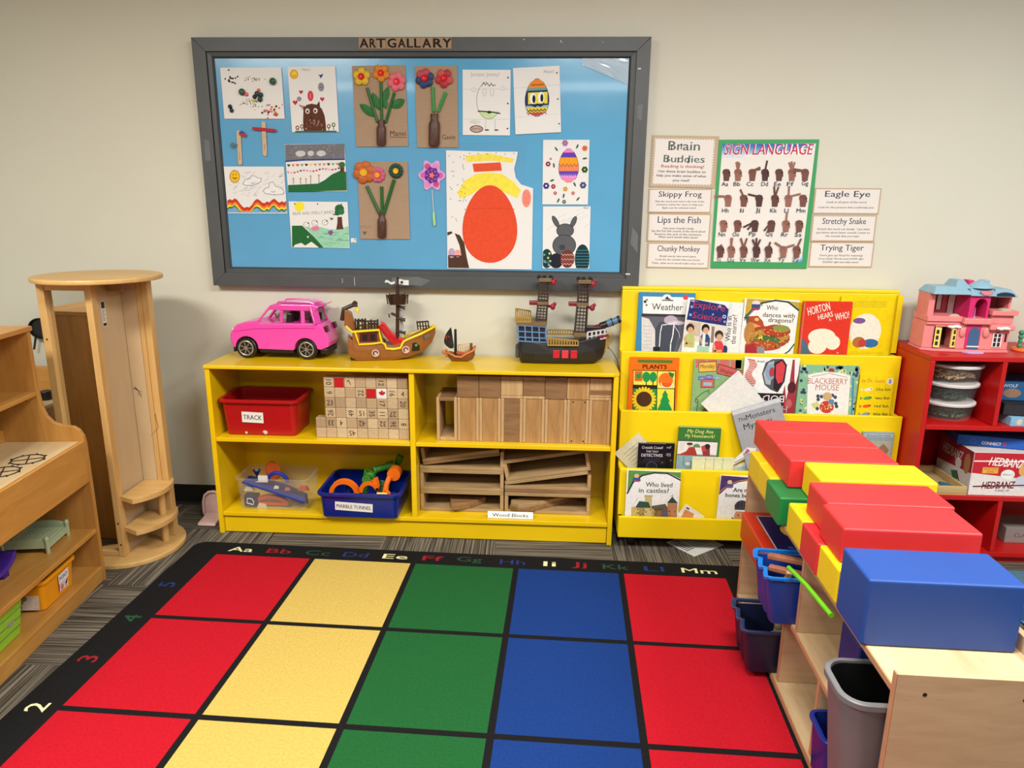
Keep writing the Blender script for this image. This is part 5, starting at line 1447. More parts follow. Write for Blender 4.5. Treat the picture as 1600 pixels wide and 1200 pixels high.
# quarterdeck lattice
mb = MB(pm('cabin_dark', (26, 30, 48), 0.5)); (x0, z0), (x1, z1) = hu(672, 596), hu(880, 470); mb.box(x0, -0.042, z0 - 0.01, x1, 0.042, z1); qd = mb.build('stern_cabin', bs)
mb = MB(lbl)
for s in (-1, 1):
    if s == 1:
        mb.build('stern_lattice', qd); mb = MB(lbl)
    y = s * 0.0465
    for v in (468, 515, 560, 592):
        a, b = hu(662, v), hu(888 + (v - 468) * 0.2, v + 10); mb.bar((a[0], y, a[1]), (b[0], y, b[1]), 0.006, 0.005)
    for k in range(5):
        u = 666 + k * 55
        a, b = hu(u, 462), hu(u + 8, 600); mb.bar((a[0], y, a[1]), (b[0], y, b[1]), 0.007, 0.006)
for k in range(4):
    a, b = hu(682 + k * 55, 512), hu(712 + k * 55, 480); mb.box(a[0], 0.0435, a[1], b[0], 0.0455, b[1])
a, b = hu(840, 470), hu(885, 600); mb.bar((a[0], 0.0465, a[1]), (b[0], 0.0465, b[1]), 0.007, 0.005)
mb.build('stern_lattice', qd)
mb = MB(gbr); (x0, z0), (x1, z1) = hu(655, 468), hu(890, 440); mb.box(x0, -0.05, z0, x1, 0.05, z1); mb.build('upper_deck', bs, bevel=0.002)
def railing(ua, va, ub, vb, vlow, y, n):
    mb = MB(gold)
    a, b = hu(ua, va), hu(ub, vb); lo = hu(0, vlow)[1]
    mb.bar((a[0], y, a[1]), (b[0], y, b[1]), 0.006, 0.006)
    mb.bar((a[0], y, lo + 0.004), (b[0], y, lo + 0.004), 0.006, 0.006)
    for k in range(n):
        s = k / (n - 1); x = a[0] + (b[0] - a[0]) * s; mb.bar((x, y, lo), (x, y, a[1] + (b[1] - a[1]) * s), 0.0055, 0.004)
    mb.build('railing', bs)
railing(645, 360, 765, 378, 440, 0.044, 8); railing(652, 402, 766, 408, 446, -0.047, 8)
mb = MB(gold); a, b = hu(650, 350), hu(650, 440); mb.bar((a[0], -0.046, b[1]), (a[0], -0.046, a[1]), 0.007, 0.007); mb.bar((a[0], -0.046, hu(0, 372)[1]), (a[0], 0.046, hu(0, 366)[1]), 0.006, 0.006); mb.build('stern_rail', bs)
mb = MB(gbr); (x0, z0), (x1, z1) = hu(890, 612), hu(1140, 575); mb.box(x0, -0.048, z0, x1, 0.048, z0 + 0.006); mb.build('main_deck', bs)
railing(905, 530, 1110, 532, 572, 0.048, 11); railing(905, 562, 1140, 580, 624, -0.062, 12)
# masts
def lattice(u0t, u0b, u1t, u1b, vt, vm, vb, par):
    """two-leg ladder mast of ropes, dark brown"""
    y0, y1 = -0.016, 0.016
    mb = MB(dkm)
    for ut, ub in ((u0t, u0b), (u1t, u1b)):
        for y in (y0, y1):
            a, b = hu(ub, vb), hu(ut, vt); mb.bar((a[0], y, a[1]), (b[0], y * 0.8, b[1]), 0.0055, 0.0055)
    n = 15
    for k in range(n):
        s = (k + 0.5) / n
        v = vb + (vt - vb) * s
        a, b = hu(u0b + (u0t - u0b) * s, v), hu(u1b + (u1t - u1b) * s, v + 4)
        for y in (y0, y1):
            mb.bar((a[0], y * (1 - 0.2 * s), a[1]), (b[0], y * (1 - 0.2 * s), b[1]), 0.0035, 0.003)
    for w_ in (0.33, 0.66):
        a, b = hu(u0b + (u1b - u0b) * w_, vb), hu(u0t + (u1t - u0t) * w_, vt); mb.bar((a[0], y0, a[1]), (b[0], y0 * 0.8, b[1]), 0.003, 0.003)
    m_ = mb.build('mast', par)
    uc = (u0t + u1t) / 2
    mb = MB(gbr); a, b = hu(u0t - 14, vt + 8), hu(u1t + 20, vt - 22); mb.box(a[0], -0.024, a[1], b[0], 0.024, b[1]); mb.build('top_platform', m_, bevel=0.002)
    mb = MB(blk)
    for du in (-44, -4, 48):
        x, z = hu(uc + du, vt - 26); mb.cyl((x, -0.012, z), (x, 0.012, z), 0.0095 if du else 0.012, n=8)
    mb.build('top_battlement', m_)
    a, b = hu(u0b - 8 + (u0t - u0b) * 0.5, vm + 12), hu(u1b + 10 + (u1t - u1b) * 0.5, vm - 12); mb = MB(gbr); mb.box(a[0], -0.026, a[1], b[0], 0.026, b[1]); mb.build('mid_platform', m_, bevel=0.002)
    mb = MB(pm('crimson_plastic', (130, 24, 42), 0.4)); a, b = hu(u0b - 55, vm + 16), hu(u0b + 22, vm - 16); mb.box(a[0], -0.014, a[1], b[0], 0.014, b[1]); mb.build('launcher', m_, bevel=0.004)
    for v in (vt + 10, vm + 26):
        x, z = hu(u1t + 34, v); mb = MB(pm('crimson_plastic2', (150, 30, 52), 0.4)); mb.ball((x, -0.014, z), 0.013, s=(0.9, 0.6, 1.1)); mb.cyl((x - 0.02, 0, z), (x, -0.012, z), 0.006); mb.ball((x + 0.008, -0.016, z + 0.012), 0.008); mb.build('mast_bracket', m_, smooth=True)
lattice(838, 808, 905, 888, 125, 300, 470, bs)
lattice(1145, 1118, 1215, 1205, 135, 305, 540, bs)
mb = MB(gbr); a, b = hu(1108, 556), hu(1210, 528); mb.box(a[0], -0.04, a[1], b[0], 0.04, b[1]); mb.build('foremast_base', bs, bevel=0.002)
mb = MB(gbr); a, b = hu(778, 470), hu(890, 440); mb.box(a[0], -0.052, a[1], b[0], -0.051, b[1]); mb.build('mast_step', bs)
# bow
mb = MB(blk); mb.prism_y([hu(u, v) for u, v in ((1205, 555), (1205, 478), (1330, 478), (1365, 500), (1372, 550))], -0.026, 0.026); mb.build('bow_cabin', bs, bevel=0.003)
mb = MB(pm('bone_plastic', (196, 190, 194), 0.5, 0.1))
a, b = hu(1212, 592), hu(1366, 498)
for v0, v1 in ((518, 496), (556, 530), (592, 566)):
    p, q = hu(1212, v0), hu(1366, v1); mb.bar((p[0], -0.038, p[1]), (q[0], -0.024, q[1]), 0.008, 0.005)
for k in range(5):
    p, q = hu(1216 + k * 34, 592 - k * 6), hu(1216 + k * 34, 516 - k * 5); mb.bar((p[0], -0.038 + k * 0.003, p[1]), (q[0], -0.038 + k * 0.003, q[1]), 0.008, 0.005)
mb.build('bow_lattice', bs)
mb = MB(pm('crimson_plastic', (130, 24, 42), 0.4)); p, q = hu(1250, 490), hu(1345, 470); mb.bar((p[0], -0.01, p[1]), (q[0], -0.01, q[1] + 0.004), 0.014, 0.014); mb.X = Matrix.Identity(4); p, q = hu(1305, 552), hu(1380, 545); mb.bar((p[0], -0.036, p[1]), (q[0], -0.022, q[1]), 0.008, 0.008); mb.build('cannon_mount', bs)
mb = MB(pm('cannon_blue', (84, 116, 150), 0.4, 0.12)); p, q = hu(1318, 478), hu(1478, 415)
d = Vector((q[0] - p[0], 0, q[1] - p[1]))
for s0, s1, r0, r1, c in ((0, 0.35, 0.016, 0.015, blk), (0.33, 0.55, 0.0165, 0.0165, None), (0.55, 0.6, 0.018, 0.018, blk), (0.6, 0.86, 0.0155, 0.0145, None), (0.84, 0.95, 0.017, 0.0175, blk), (0.95, 1.0, 0.014, 0.012, None)):
    mb.cyl(Vector((p[0], -0.012, p[1])) + d * s0, Vector((p[0], -0.012, p[1])) + d * s1, r0, r1, 14, c)
mb.build('cannon', bs, smooth=True)
mb = MB(gold)
mb.tube([(hu(u, v)[0], -0.004, hu(u, v)[1]) for u, v in ((1385, 540), (1402, 548), (1406, 575), (1386, 592), (1378, 615), (1392, 632), (1390, 655), (1372, 660), (1368, 640))], 0.004, None, 8)
mb.tube([(hu(u, v)[0], -0.004, hu(u, v)[1]) for u, v in ((1370, 560), (1368, 640), (1352, 700), (1326, 745), (1300, 765))], 0.0055, None, 8)
mb.build('bow_scroll', bs, smooth=True)
mb = MB(pm('rudder_grey', (70, 72, 78), 0.5)); a, b = hu(648, 745), hu(690, 630); mb.box(a[0], -0.012, a[1], b[0], 0.012, b[1]); mb.build('rudder', bs, bevel=0.008)
mb = MB(blk); mb.tube([(0.262, 3.085, 0.852), (0.282, 3.09, 0.835), (0.300, 3.06, 0.81), (0.3085, 3.0, 0.785), (0.31, 2.98, 0.72), (0.311, 3.0, 0.5), (0.311, 3.02, 0.2)], 0.0014, None, 6)
solo(mb, 'cord', 'thin black cord hanging between the yellow shelf and the yellow bookcase', 'cord', smooth=True)
# ------------------------------------------------------------------ yellow tiered bookcase
yel2 = pm('yellow_satin_paint', (244, 210, 10), 0.42, 0.05, 8.0, bump=0.2, bscale=26, stretch=(0.4, 1, 1))
BX0, BX1 = 0.323, 1.507
bc = thing('bookcase', 'tall yellow painted book display with four tiers, right of the long shelf', 'bookcase', (0, 0, 0))
TIERS = [(2.862, 0.062, 0.157), (2.905, 0.115, 0.36), (2.985, 0.30, 0.595), (3.065, 0.545, 0.838), (3.145, 0.785, 1.094)]
for i, (y, z0, z1) in enumerate(TIERS):
    mb = MB(yel2); mb.box(BX0, y, z0, BX1 - (0.012 if i == 4 else 0), y + 0.018, z1); mb.build('tier_board', bc, bevel=0.003)
for i in range(4):
    ya, yb = TIERS[i][0] + 0.018, TIERS[i + 1][0]
    z = TIERS[i][2] - 0.05
    mb = MB(yel2); mb.box(BX0 + 0.02, ya + 0.0005, z - 0.012, BX1 - 0.02, yb - 0.0005, z); mb.build('ledge', bc)
pr = [(2.882, 0.062)]
for (y, a, z), (y2, a2, z2) in zip(TIERS, TIERS[1:]):
    pr += [(y + 0.0185, z - 0.004), (y2 + 0.0185, z - 0.004)] if False else []
side = [(2.8805, 0.064), (2.8805, 0.150), (2.9235, 0.150), (2.9235, 0.353), (3.0035, 0.353), (3.0035, 0.588), (3.0835, 0.588), (3.0835, 0.831), (3.1635, 0.831), (3.1635, 1.09), (3.203, 1.09), (3.203, 0.064)]
for x0 in (BX0, BX1 - 0.018):
    mb = MB(yel2); mb.prism_x(side, x0, x0 + 0.018); mb.build('side_panel', bc)
    mb = MB(yel2); mb.prism_x([(2.8805, 0.15), (2.9045, 0.15), (2.9045, 0.10), (2.8805, 0.10)], x0 + 0.0005, x0 + 0.0175); mb.build('side_filler', bc)
mb = MB(yel2); mb.box(BX0, 3.15, 1.0945, BX1 - 0.004, 3.203, 1.108); mb.build('top_cap', bc, bevel=0.003)
mb = MB(yel2); mb.box(BX1 - 0.018, 3.132, 0.84, BX1 + 0.004, 3.1445, 1.09); mb.build('edge_strip', bc)
for x in (BX0 + 0.06, BX1 - 0.1):
    for y in (2.93, 3.16):
        mb = MB(black_rubber); mb.cyl((x - 0.012, y, 0.026), (x + 0.012, y, 0.026), 0.026, n=16); mb.box(x - 0.016, y - 0.02, 0.04, x + 0.016, y + 0.02, 0.0635); mb.build('caster', bc)

GBK = 'books on the yellow bookcase'
pagem = pm('page_edges', (226, 218, 200), 0.8, 0.06, 80, stretch=(1, 1, 20))
def book(label, x, zt, w_, hvis, Y, box, base, draw, tilt=0.0, t=0.008, ext=0.028, name='book', spine=None, sk=0.0, corner=0.0, cat='book'):
    """front cover at depth Y; the sheet runs ext below the visible lip"""
    h = hvis + ext
    u0, v0, u1, v1 = box
    bx = (u0, v0, u1, v0 + (v1 - v0) * h / hvis)
    M = wallM(x + w_ / 2, Y, zt - h / 2, R(tilt))
    th = thing(name, label, cat, M=M, group=GBK)
    cv = CV(bx, w_, h, base if not isinstance(base, str) else ink(base, 0.35), t=0.0008, sk=sk, corner=corner)
    draw(cv)
    cv.build('front_cover', th)
    if t:
        mb = MB(pagem); mb.box(-w_ / 2 + 0.002, -h / 2 + 0.002, -t + 0.0008, w_ / 2 - 0.002, h / 2 - 0.002, -0.0002); mb.build('pages', th)
        mb = MB(spine or (base if not isinstance(base, str) else ink(base, 0.35))); mb.box(-w_ / 2, -h / 2, -t, w_ / 2, h / 2, -t + 0.0007); mb.box(-w_ / 2 - 0.0006, -h / 2, -t, -w_ / 2, h / 2, 0.0006); mb.build('back_cover', th)
    return th
WH = 'ecebea'
def kid(cv, u, v, s, shirt, hair='3a2418', face='d0a080', hr=1.0):
    cv.P([(u - 0.9 * s, v + 3.2 * s), (u - 0.95 * s, v + 1.6 * s), (u - 0.5 * s, v + 0.85 * s), (u + 0.5 * s, v + 0.85 * s), (u + 0.95 * s, v + 1.6 * s), (u + 0.9 * s, v + 3.2 * s)], shirt)
    cv.E(u, v - 0.15 * s, 0.72 * s * hr, 0.8 * s, hair); cv.E(u + 0.08 * s, v + 0.22 * s, 0.5 * s, 0.58 * s, face)
    cv.L([(u - 0.8 * s, v + 1.6 * s), (u - 0.5 * s, v + 2.6 * s), (u + 0.5 * s, v + 2.5 * s)], 0.4 * s, face)
# --- top tier
def d(cv):
    cv.B(146, 80, 425, 380, WH); cv.E(277, 92, 28, 26, WH); cv.P([(262, 92), (272, 84), (278, 74), (284, 84), (300, 96)], '303438'); cv.B(250, 96, 312, 101, '181c20')
    cv.E(378, 80, 14, 14, 'e04838'); cv.T('Weather', 280, 134, hgt=38, wid=168, c='202428'); cv.E(158, 108, 8, 8, '303438'); cv.E(168, 98, 5, 5, '505458'); cv.E(166, 126, 5, 5, '404448')
    cv.B(140, 172, 425, 440, '60606c'); cv.P([(140, 190), (180, 200), (215, 260), (215, 440), (140, 440)], 'd8d4d4'); cv.P([(425, 230), (380, 270), (340, 380), (330, 440), (425, 440)], 'd0cccc')
    cv.P([(215, 255), (240, 215), (340, 215), (345, 280), (310, 440), (215, 440)], '454a58'); cv.B(140, 172, 425, 186, '34323a')
    cv.E(300, 205, 38, 26, 'b8a8b8'); cv.E(330, 218, 46, 12, 'c8bcc8')
    for k in range(9):
        cv.L([(150, 240 + 20 * k), (196, 240 + 20 * k)], 2, 'a8a4a4', up=False); cv.L([(365, 290 + 20 * k), (410, 290 + 20 * k)], 2, 'a8a4a4', up=False)
    cv.lvl(); cv.L([(330, 216), (280, 228), (252, 232), (244, 270), (240, 350)], 5, 'f2eef4'); cv.L([(318, 225), (312, 290), (302, 330), (298, 440)], 6, 'f8f4f8'); cv.L([(318, 232), (345, 270), (352, 300)], 3, 'e0d8e4'); cv.B(205, 352, 242, 440, '202028')
book('blue framed picture book with lightning on its cover, top tier of bookcase', 0.392, 1.086, 0.242, 0.259, 3.130, (125, 58, 432, 378), '4088b8', d, tilt=-0.4, sk=-18)
def d(cv):
    cv.P([(400, 100), (440, 100), (590, 118), (616, 140), (608, 232), (385, 212)], '1c2c70')
    for u, v, r in ((414, 104, 9), (410, 140, 7), (405, 184, 7), (565, 128, 8), (594, 182, 10), (598, 210, 6), (530, 174, 5)):
        cv.E(u, v, r, r, 'c8d4ec'); cv.E(u, v, r * 0.55, r * 0.55, '24387c')
    cv.T('Explore', 506, 136, hgt=40, wid=178, c='b83850', rot=-0.07, bold=0.01); cv.T('Science', 500, 188, hgt=38, wid=168, c='b83850', rot=-0.06, bold=0.01)
    cv.P([(385, 212), (608, 232), (610, 330), (372, 330)], 'dcd4cc'); cv.B(400, 222, 466, 300, 'c8b8a0'); cv.B(528, 240, 544, 330, '8c7470')
    kid(cv, 408, 262, 32, 'b8c070'); kid(cv, 494, 258, 31, '2c4878', '14100e'); kid(cv, 572, 290, 33, 'd83c44')
    cv.B(455, 350, 520, 440, 'a8c8b0'); cv.B(480, 280, 496, 356, 'd8e4e8')
book('torn cornered science book with three children, overlapping the lightning book', 0.592, 1.058, 0.178, 0.226, 3.108, (385, 100, 618, 388), WH, d, tilt=-3.0, t=0.006, sk=-20)
def d(cv):
    cv.T('Who is in', 625, 255, wid=140, hgt=30, c='3c2420', rot=PI / 2 + 0.03, bold=0.015); cv.T('the mirror?', 655, 258, wid=165, hgt=30, c='5a2c20', rot=PI / 2 + 0.03, bold=0.015)
    cv.E(612, 370, 14, 24, '30406c')
book('white book with title turned sideways, behind the torn science book', 0.668, 1.049, 0.172, 0.222, 3.1275, (480, 114, 700, 388), WH, d, tilt=-0.6, t=0.006, sk=-12)
def arcband(cv, u0, u1, vtop, vside, col, wd, n=14):
    p = [(u0 + (u1 - u0) * i / n, vside - (vside - vtop) * math.sin(PI * i / n) ** 0.8) for i in range(n + 1)]
    cv.L(p, wd, col)
def d(cv):
    cv.P([(703, 92), (998, 105), (996, 150), (930, 112), (860, 100), (780, 118), (698, 200)], 'c0a040')
    cv.L([(698, 200), (740, 150), (790, 116), (860, 100), (930, 106), (998, 148)], 9, '244038'); cv.L([(696, 212), (742, 160), (792, 126)], 4, '304060')
    cv.E(755, 120, 22, 16, 'e0d8d0'); cv.B(732, 124, 778, 152, '384880'); cv.B(738, 144, 772, 156, 'b03848')
    for s, v, w_ in (('Who', 139, 62), ('dances with', 178, 176), ('dragons?', 208, 138)):
        cv.T(s, {'Who': 845, 'dances with': 884, 'dragons?': 898}[s], v, wid=w_, hgt=26, c='5c4c1c', bold=0.02)
    cv.P([(715, 190), (770, 185), (800, 215), (815, 260), (780, 285), (740, 262), (715, 230)], 'b04830'); cv.P([(700, 175), (722, 200), (712, 240)], '306048'); cv.P([(732, 220), (790, 240), (784, 272), (748, 262)], 'e0a050'); cv.E(765, 205, 12, 9, 'e8c060')
    for (u, v, a, b, c) in ((830, 300, 125, 62, 'a84028'), (850, 292, 100, 42, 'b88838'), (880, 262, 76, 34, 'b03c28'), (900, 250, 50, 20, '8c9040'), (820, 318, 86, 30, '406c38'), (810, 345, 100, 28, 'b44c2c'), (730, 280, 30, 60, 'b88040')):
        cv.E(u, v, a, b, c)
    for k in range(120):
        a = rnd.random() * 2 * PI; q = rnd.random() ** 0.5
        cv.E(836 + 118 * q * math.cos(a), 302 + 56 * q * math.sin(a), 5, 3, rnd.choice(['d8a848', 'c03428', '70782c', 'e0b860', '8c2c20']), 6, up=False)
    cv.E(792, 300, 12, 12, 'e8d840'); cv.P([(710, 350), (760, 335), (790, 400), (712, 420)], 'a82838'); cv.B(780, 352, 820, 430, '8c8ca0'); cv.L([(985, 330), (955, 370), (925, 392)], 7, '244c40')
book('white book with a coiled red and gold dragon, middle of the top tier', 0.843, 1.064, 0.232, 0.238, 3.130, (693, 96, 992, 390), WH, d, tilt=-1.3, sk=-14)
def d(cv):
    cv.P([(1015, 300), (1050, 330), (1080, 400), (1085, 470), (1012, 470)], '506878'); cv.L([(1026, 110), (1018, 400)], 8, 'c86858')
    for s, u, v, w_, h_ in (('HORTON', 1102, 148, 118, 46), ('HEARS', 1140, 184, 78, 30), ('A', 1166, 206, 13, 16), ('WHO!', 1228, 184, 74, 40)):
        cv.T(s, u, v, wid=w_, hgt=h_, c='f2e8d8', rot=0.28 if s != 'WHO!' else 0.2, bold=0.02)
    # the figure of the cover is left out: a plain cream cloud stands in its place
    cv.E(1130, 300, 74, 46, 'efe4d0'); cv.E(1190, 330, 40, 40, 'efe4d0'); cv.E(1110, 350, 50, 44, 'efe4d0'); cv.T('by', 1222, 386, hgt=9, c='f2e8d8')
book('red book with white slanting title and a cream cloud shape, top tier', 1.092, 1.060, 0.206, 0.231, 3.120, (1020, 108, 1280, 398), 'dc3828', d, tilt=0.2, sk=-10, t=0.012, corner=0.004)
def d(cv):
    for k in range(4):
        cv.L([(1284, 108 + k * 9), (1462, 108 + k * 9 + (0 if k < 3 else 2))], 2, 'a88c20', up=False)
    for k in range(4):
        cv.L([(1290, 384 + k * 9), (1470, 384 + k * 9)], 1.6, 'a88c20', up=False)
    cv.E(1360, 270, 88, 98, 'ece4d4')
    for u, v, a, b, c in ((1330, 330, 36, 30, 'b06c34'), (1395, 335, 44, 24, '3068a0'), (1350, 335, 22, 22, 'c03c30'), (1322, 212, 34, 16, '7c5090')):
        cv.E(u, v, a, b, c)
book('yellow book back with a round cream picture, right end of the top tier', 1.255, 1.082, 0.222, 0.258, 3.1335, (1215, 82, 1505, 406), 'f0d010', d, tilt=0.6, sk=-8)
# --- second tier
def d(cv):
    cv.B(120, 424, 308, 440, '4c7828'); cv.T('PLANTS', 213, 461, hgt=24, wid=130, c='2c1408', bold=0.04)
    cv.B(95, 480, 328, 745, '14100c'); cv.B(98, 484, 226, 562, 'f0e050'); cv.B(230, 484, 324, 576, 'f0e060'); cv.B(98, 580, 226, 745, '208c48'); cv.B(230, 580, 322, 745, 'f0dc40')
    cv.B(104, 486, 146, 540, 'd86020'); cv.B(98, 560, 226, 574, '3c1c10'); cv.E(168, 516, 22, 28, '1c9048'); cv.E(205, 516, 20, 28, '1c9048'); cv.B(166, 540, 171, 562, '20140c'); cv.B(203, 540, 208, 562, '20140c'); cv.P([(110, 505), (140, 495), (138, 520), (120, 532)], '2c8c48')
    cv.E(274, 532, 40, 40, 'f07018'); cv.E(280, 546, 34, 30, 'f4e8d0', a0=0, a1=180); cv.E(280, 546, 29, 25, 'e05c18', a0=0, a1=180); cv.P([(286, 486), (320, 495), (312, 520), (296, 508)], '187838')
    cv.E(158, 640, 56, 60, 'f0c820')
    for k in range(22):
        a = 2 * PI * k / 22; cv.E(158 + 58 * math.cos(a), 640 + 62 * math.sin(a), 10, 7, 'f0d020', 6, a, up=False)
    cv.lvl(); cv.E(158, 638, 43, 42, '4c2c14')
    cv.P([(272, 585), (290, 615), (284, 618), (300, 650), (292, 652), (312, 690), (314, 745), (232, 745), (234, 690), (252, 652), (246, 650), (262, 616), (256, 614)], '189048')
book('orange book with a sunflower and trees in four panels, second tier', 0.359, 0.816, 0.211, 0.228, 3.050, (78, 412, 346, 690), 'f07018', d, sk=-11)
def d(cv):
    for k in range(4):
        cv.B(432 + k * 64, 424, 490 + k * 64, 470, 'c86c60', up=False)
    cv.B(650, 424, 690, 500, '78b070'); cv.B(428, 470, 690, 760, '8cb078'); cv.P([(448, 440), (545, 432), (548, 488), (450, 496)], '4c2c20'); cv.P([(451, 443), (542, 436), (545, 485), (453, 492)], 'e8b850'); cv.T('Monday', 498, 464, hgt=26, wid=78, c='3c2418', rot=0.08)
    cv.P([(556, 445), (690, 480), (690, 530), (548, 500)], '402018'); cv.P([(559, 449), (690, 484), (690, 526), (551, 497)], 'c85c58'); cv.T('Wednesday', 620, 494, hgt=24, wid=110, c='4c2420', rot=-0.2)
    cv.B(465, 530, 540, 578, '4c2c28'); cv.B(468, 533, 537, 575, 'c86860'); cv.B(450, 514, 488, 538, '6078b0'); cv.B(490, 506, 530, 530, '7c70a8'); cv.B(536, 514, 575, 530, '84a0b8'); cv.B(480, 548, 526, 566, '98b8d0')
    cv.T('and', 469, 526, hgt=9, c='e8e8f0'); cv.T('then', 510, 518, hgt=9, c='e8e8f0'); cv.T('after', 556, 522, hgt=8, c='e8e8f0')
    cv.L([(452, 660), (440, 656), (442, 640), (456, 648), (450, 700), (455, 740)], 3, '303028'); cv.L([(440, 640), (480, 604), (512, 590), (512, 610)], 3, '303028'); cv.P([(455, 745), (500, 682), (560, 745)], '8c6038')
book('green book with weekday signs, half hidden by the loose white sheet', 0.633, 0.813, 0.206, 0.225, 3.050, (424, 424, 690, 700), '8cb078', d, sk=-8)
def d(cv):
    for k in range(22):
        v = 425 + k * 9; cv.L([(722 + 10 * math.sin(k * 0.5), v), (758 + 12 * math.sin(k * 0.6), v + 6)], 6, rnd.choice(['d06848', 'c85440', 'b8483c']), up=False)
    cv.lvl(); cv.P([(800, 500), (815, 440), (850, 420), (905, 418), (928, 450), (922, 540), (890, 600), (850, 585), (818, 560)], '50545c'); cv.P([(808, 500), (830, 440), (860, 428), (848, 560), (824, 555)], 'a8acb4'); cv.E(845, 490, 26, 44, '88a0b8'); cv.E(852, 490, 15, 26, 'b03c48'); cv.P([(862, 440), (900, 420), (926, 450), (920, 530), (890, 596), (866, 580)], '2c1c20'); cv.P([(870, 450), (900, 428), (920, 455), (912, 540), (888, 552), (874, 520)], 'd04048')
    cv.P([(955, 420), (966, 420), (972, 520), (978, 560), (990, 500), (996, 420), (1000, 420), (1000, 712), (925, 712), (918, 600), (925, 555), (938, 640), (948, 560)], 'a03440'); cv.E(962, 570, 22, 32, '501c24'); cv.E(952, 660, 18, 26, 'c05c60')
    cv.B(760, 605, 925, 770, '2c1820'); cv.T('BODY', 852, 634, hgt=40, wid=150, c='e4e0e0', rot=PI); cv.T('HUMAN', 862, 690, hgt=40, wid=170, c='b8b4bc', rot=PI)
    cv.T('the', 790, 436, hgt=12, wid=40, c='202028', rot=PI)
book('upside down anatomy book with red muscles, right of the loose white sheet', 0.845, 0.825, 0.232, 0.238, 3.050, (706, 414, 994, 706), WH, d, tilt=-0.6, sk=-10)
def d(cv):
    for k in range(90):
        u = rnd.uniform(1000, 1326); v = rnd.uniform(456, 760)
        if 1055 < u < 1275 and v > 505: continue
        cv.E(u, v, 12, 6, rnd.choice(['d8d878', 'a8c880', 'e8e498', '70a088']), 8, rnd.random() * 3, up=False)
    cv.lvl()
    for k in range(26):
        u = rnd.choice([rnd.uniform(1004, 1040), rnd.uniform(1285, 1324)]) if k % 2 else rnd.uniform(1010, 1320); v = rnd.uniform(465, 720) if k % 2 else rnd.uniform(462, 490)
        cv.E(u, v, 9, 9, rnd.choice(['38405c', '485078']), 8, up=False)
    cv.lvl(); cv.E(1170, 484, 16, 14, 'b02c3c'); cv.B(1286, 520, 1296, 760, '5088b0')
    cv.P([(1042, 508), (1100, 494), (1160, 490), (1230, 496), (1276, 508), (1268, 760), (1040, 760)], 'efe8e4')
    cv.L([(1060, 518), (1160, 498), (1258, 518)], 2.5, '60646c'); cv.T('BLACKBERRY', 1152, 540, hgt=36, wid=220, c='b87060'); cv.T('MOUSE', 1150, 574, hgt=36, wid=130, c='b87060')
    for u, v in ((1100, 622), (1120, 624), (1102, 640), (1196, 626), (1180, 648), (1200, 660), (1205, 676), (1098, 690), (1180, 616)):
        cv.E(u, v, 10, 10, '404864', 10)
    cv.E(1150, 680, 40, 34, 'c83c34'); cv.E(1152, 622, 26, 22, 'c8a878'); cv.P([(1064, 665), (1096, 650), (1110, 672), (1080, 690)], 'c8cc80'); cv.E(1174, 655, 16, 18, '6084a8')
    for k in range(22):
        cv.E(1150 + rnd.uniform(-30, 30), 684 + rnd.uniform(-20, 20), 4, 4, rnd.choice(['f0e0c0', 'e8b060']), 6, up=False)
book('book with a leafy berry border around a cream title panel, second tier', 1.081, 0.798, 0.248, 0.214, 3.046, (1000, 456, 1326, 718), '88b898', d, sk=-26, t=0.009)
def d(cv):
    cv.T('by Dr. Seuss', 1398, 541, hgt=22, wid=122, c='d07820', bold=0.01); cv.E(1490, 540, 18, 18, 'f4ecd0'); cv.E(1490, 540, 14, 14, 'c8ccd8'); cv.B(1487, 530, 1493, 552, '4c5478')
    for s, v, c in (('One fish', 584, 'e8e4c8'), ('two fish', 631, '60a040'), ('red fish', 675, 'e06020'), ('blue fish', 719, '809ca0')):
        cv.T(s, 1458, v, hgt=17, wid=78, c='3c3018', bold=0.02); cv.E(1378, v + 2, 24, 9, c, 14, -0.15); cv.P([(1352, v + 4), (1336, v - 5), (1338, v + 14)], c); cv.E(1392, v - 1, 3, 3, '302818')
book('yellow beginner book listing fish, right end of the second tier', 1.338, 0.760, 0.143, 0.180, 3.052, (1326, 506, 1512, 728), 'f0d414', d, sk=-6, t=0.007)
# --- third tier
def d(cv):
    cv.T('Cressida Cowell', 284, 330, hgt=22, wid=156, c='d8d4dc', shear=0.2); cv.T('THE TINY', 284, 360, hgt=17, wid=92, c='d0ccd8'); cv.T('DETECTIVES', 284, 388, hgt=24, wid=158, c='d8d4dc', bold=0.015)
    for k in range(3):
        cv.L([(224, 412 + k * 9), (344, 412 + k * 9)], 1.5, '4c4c64', up=False)
    cv.E(285, 475, 40, 40, '5c5c74'); cv.E(285, 475, 37, 37, '15151f'); cv.E(362, 440, 5, 5, '9c5c48')
book('small navy mystery book in front, left end of the third tier', 0.402, 0.462, 0.119, 0.104, 2.948, (180, 300, 388, 472), '15151f', d, t=0.009)
book('identical navy mystery book, mostly behind the front one', 0.440, 0.458, 0.119, 0.105, 2.968, (242, 298, 450, 472), '15151f', lambda cv: (cv.T('Cressida Cowell', 346, 328, hgt=22, wid=156, c='b8b4c0', shear=0.2), cv.T('THE TINY', 346, 356, hgt=17, wid=92, c='c0bcc8'), cv.T('DETECTIVES', 346, 384, hgt=24, wid=158, c='c0bcc8', bold=0.015), cv.E(428, 426, 5, 5, '8c5c48')), t=0.009)
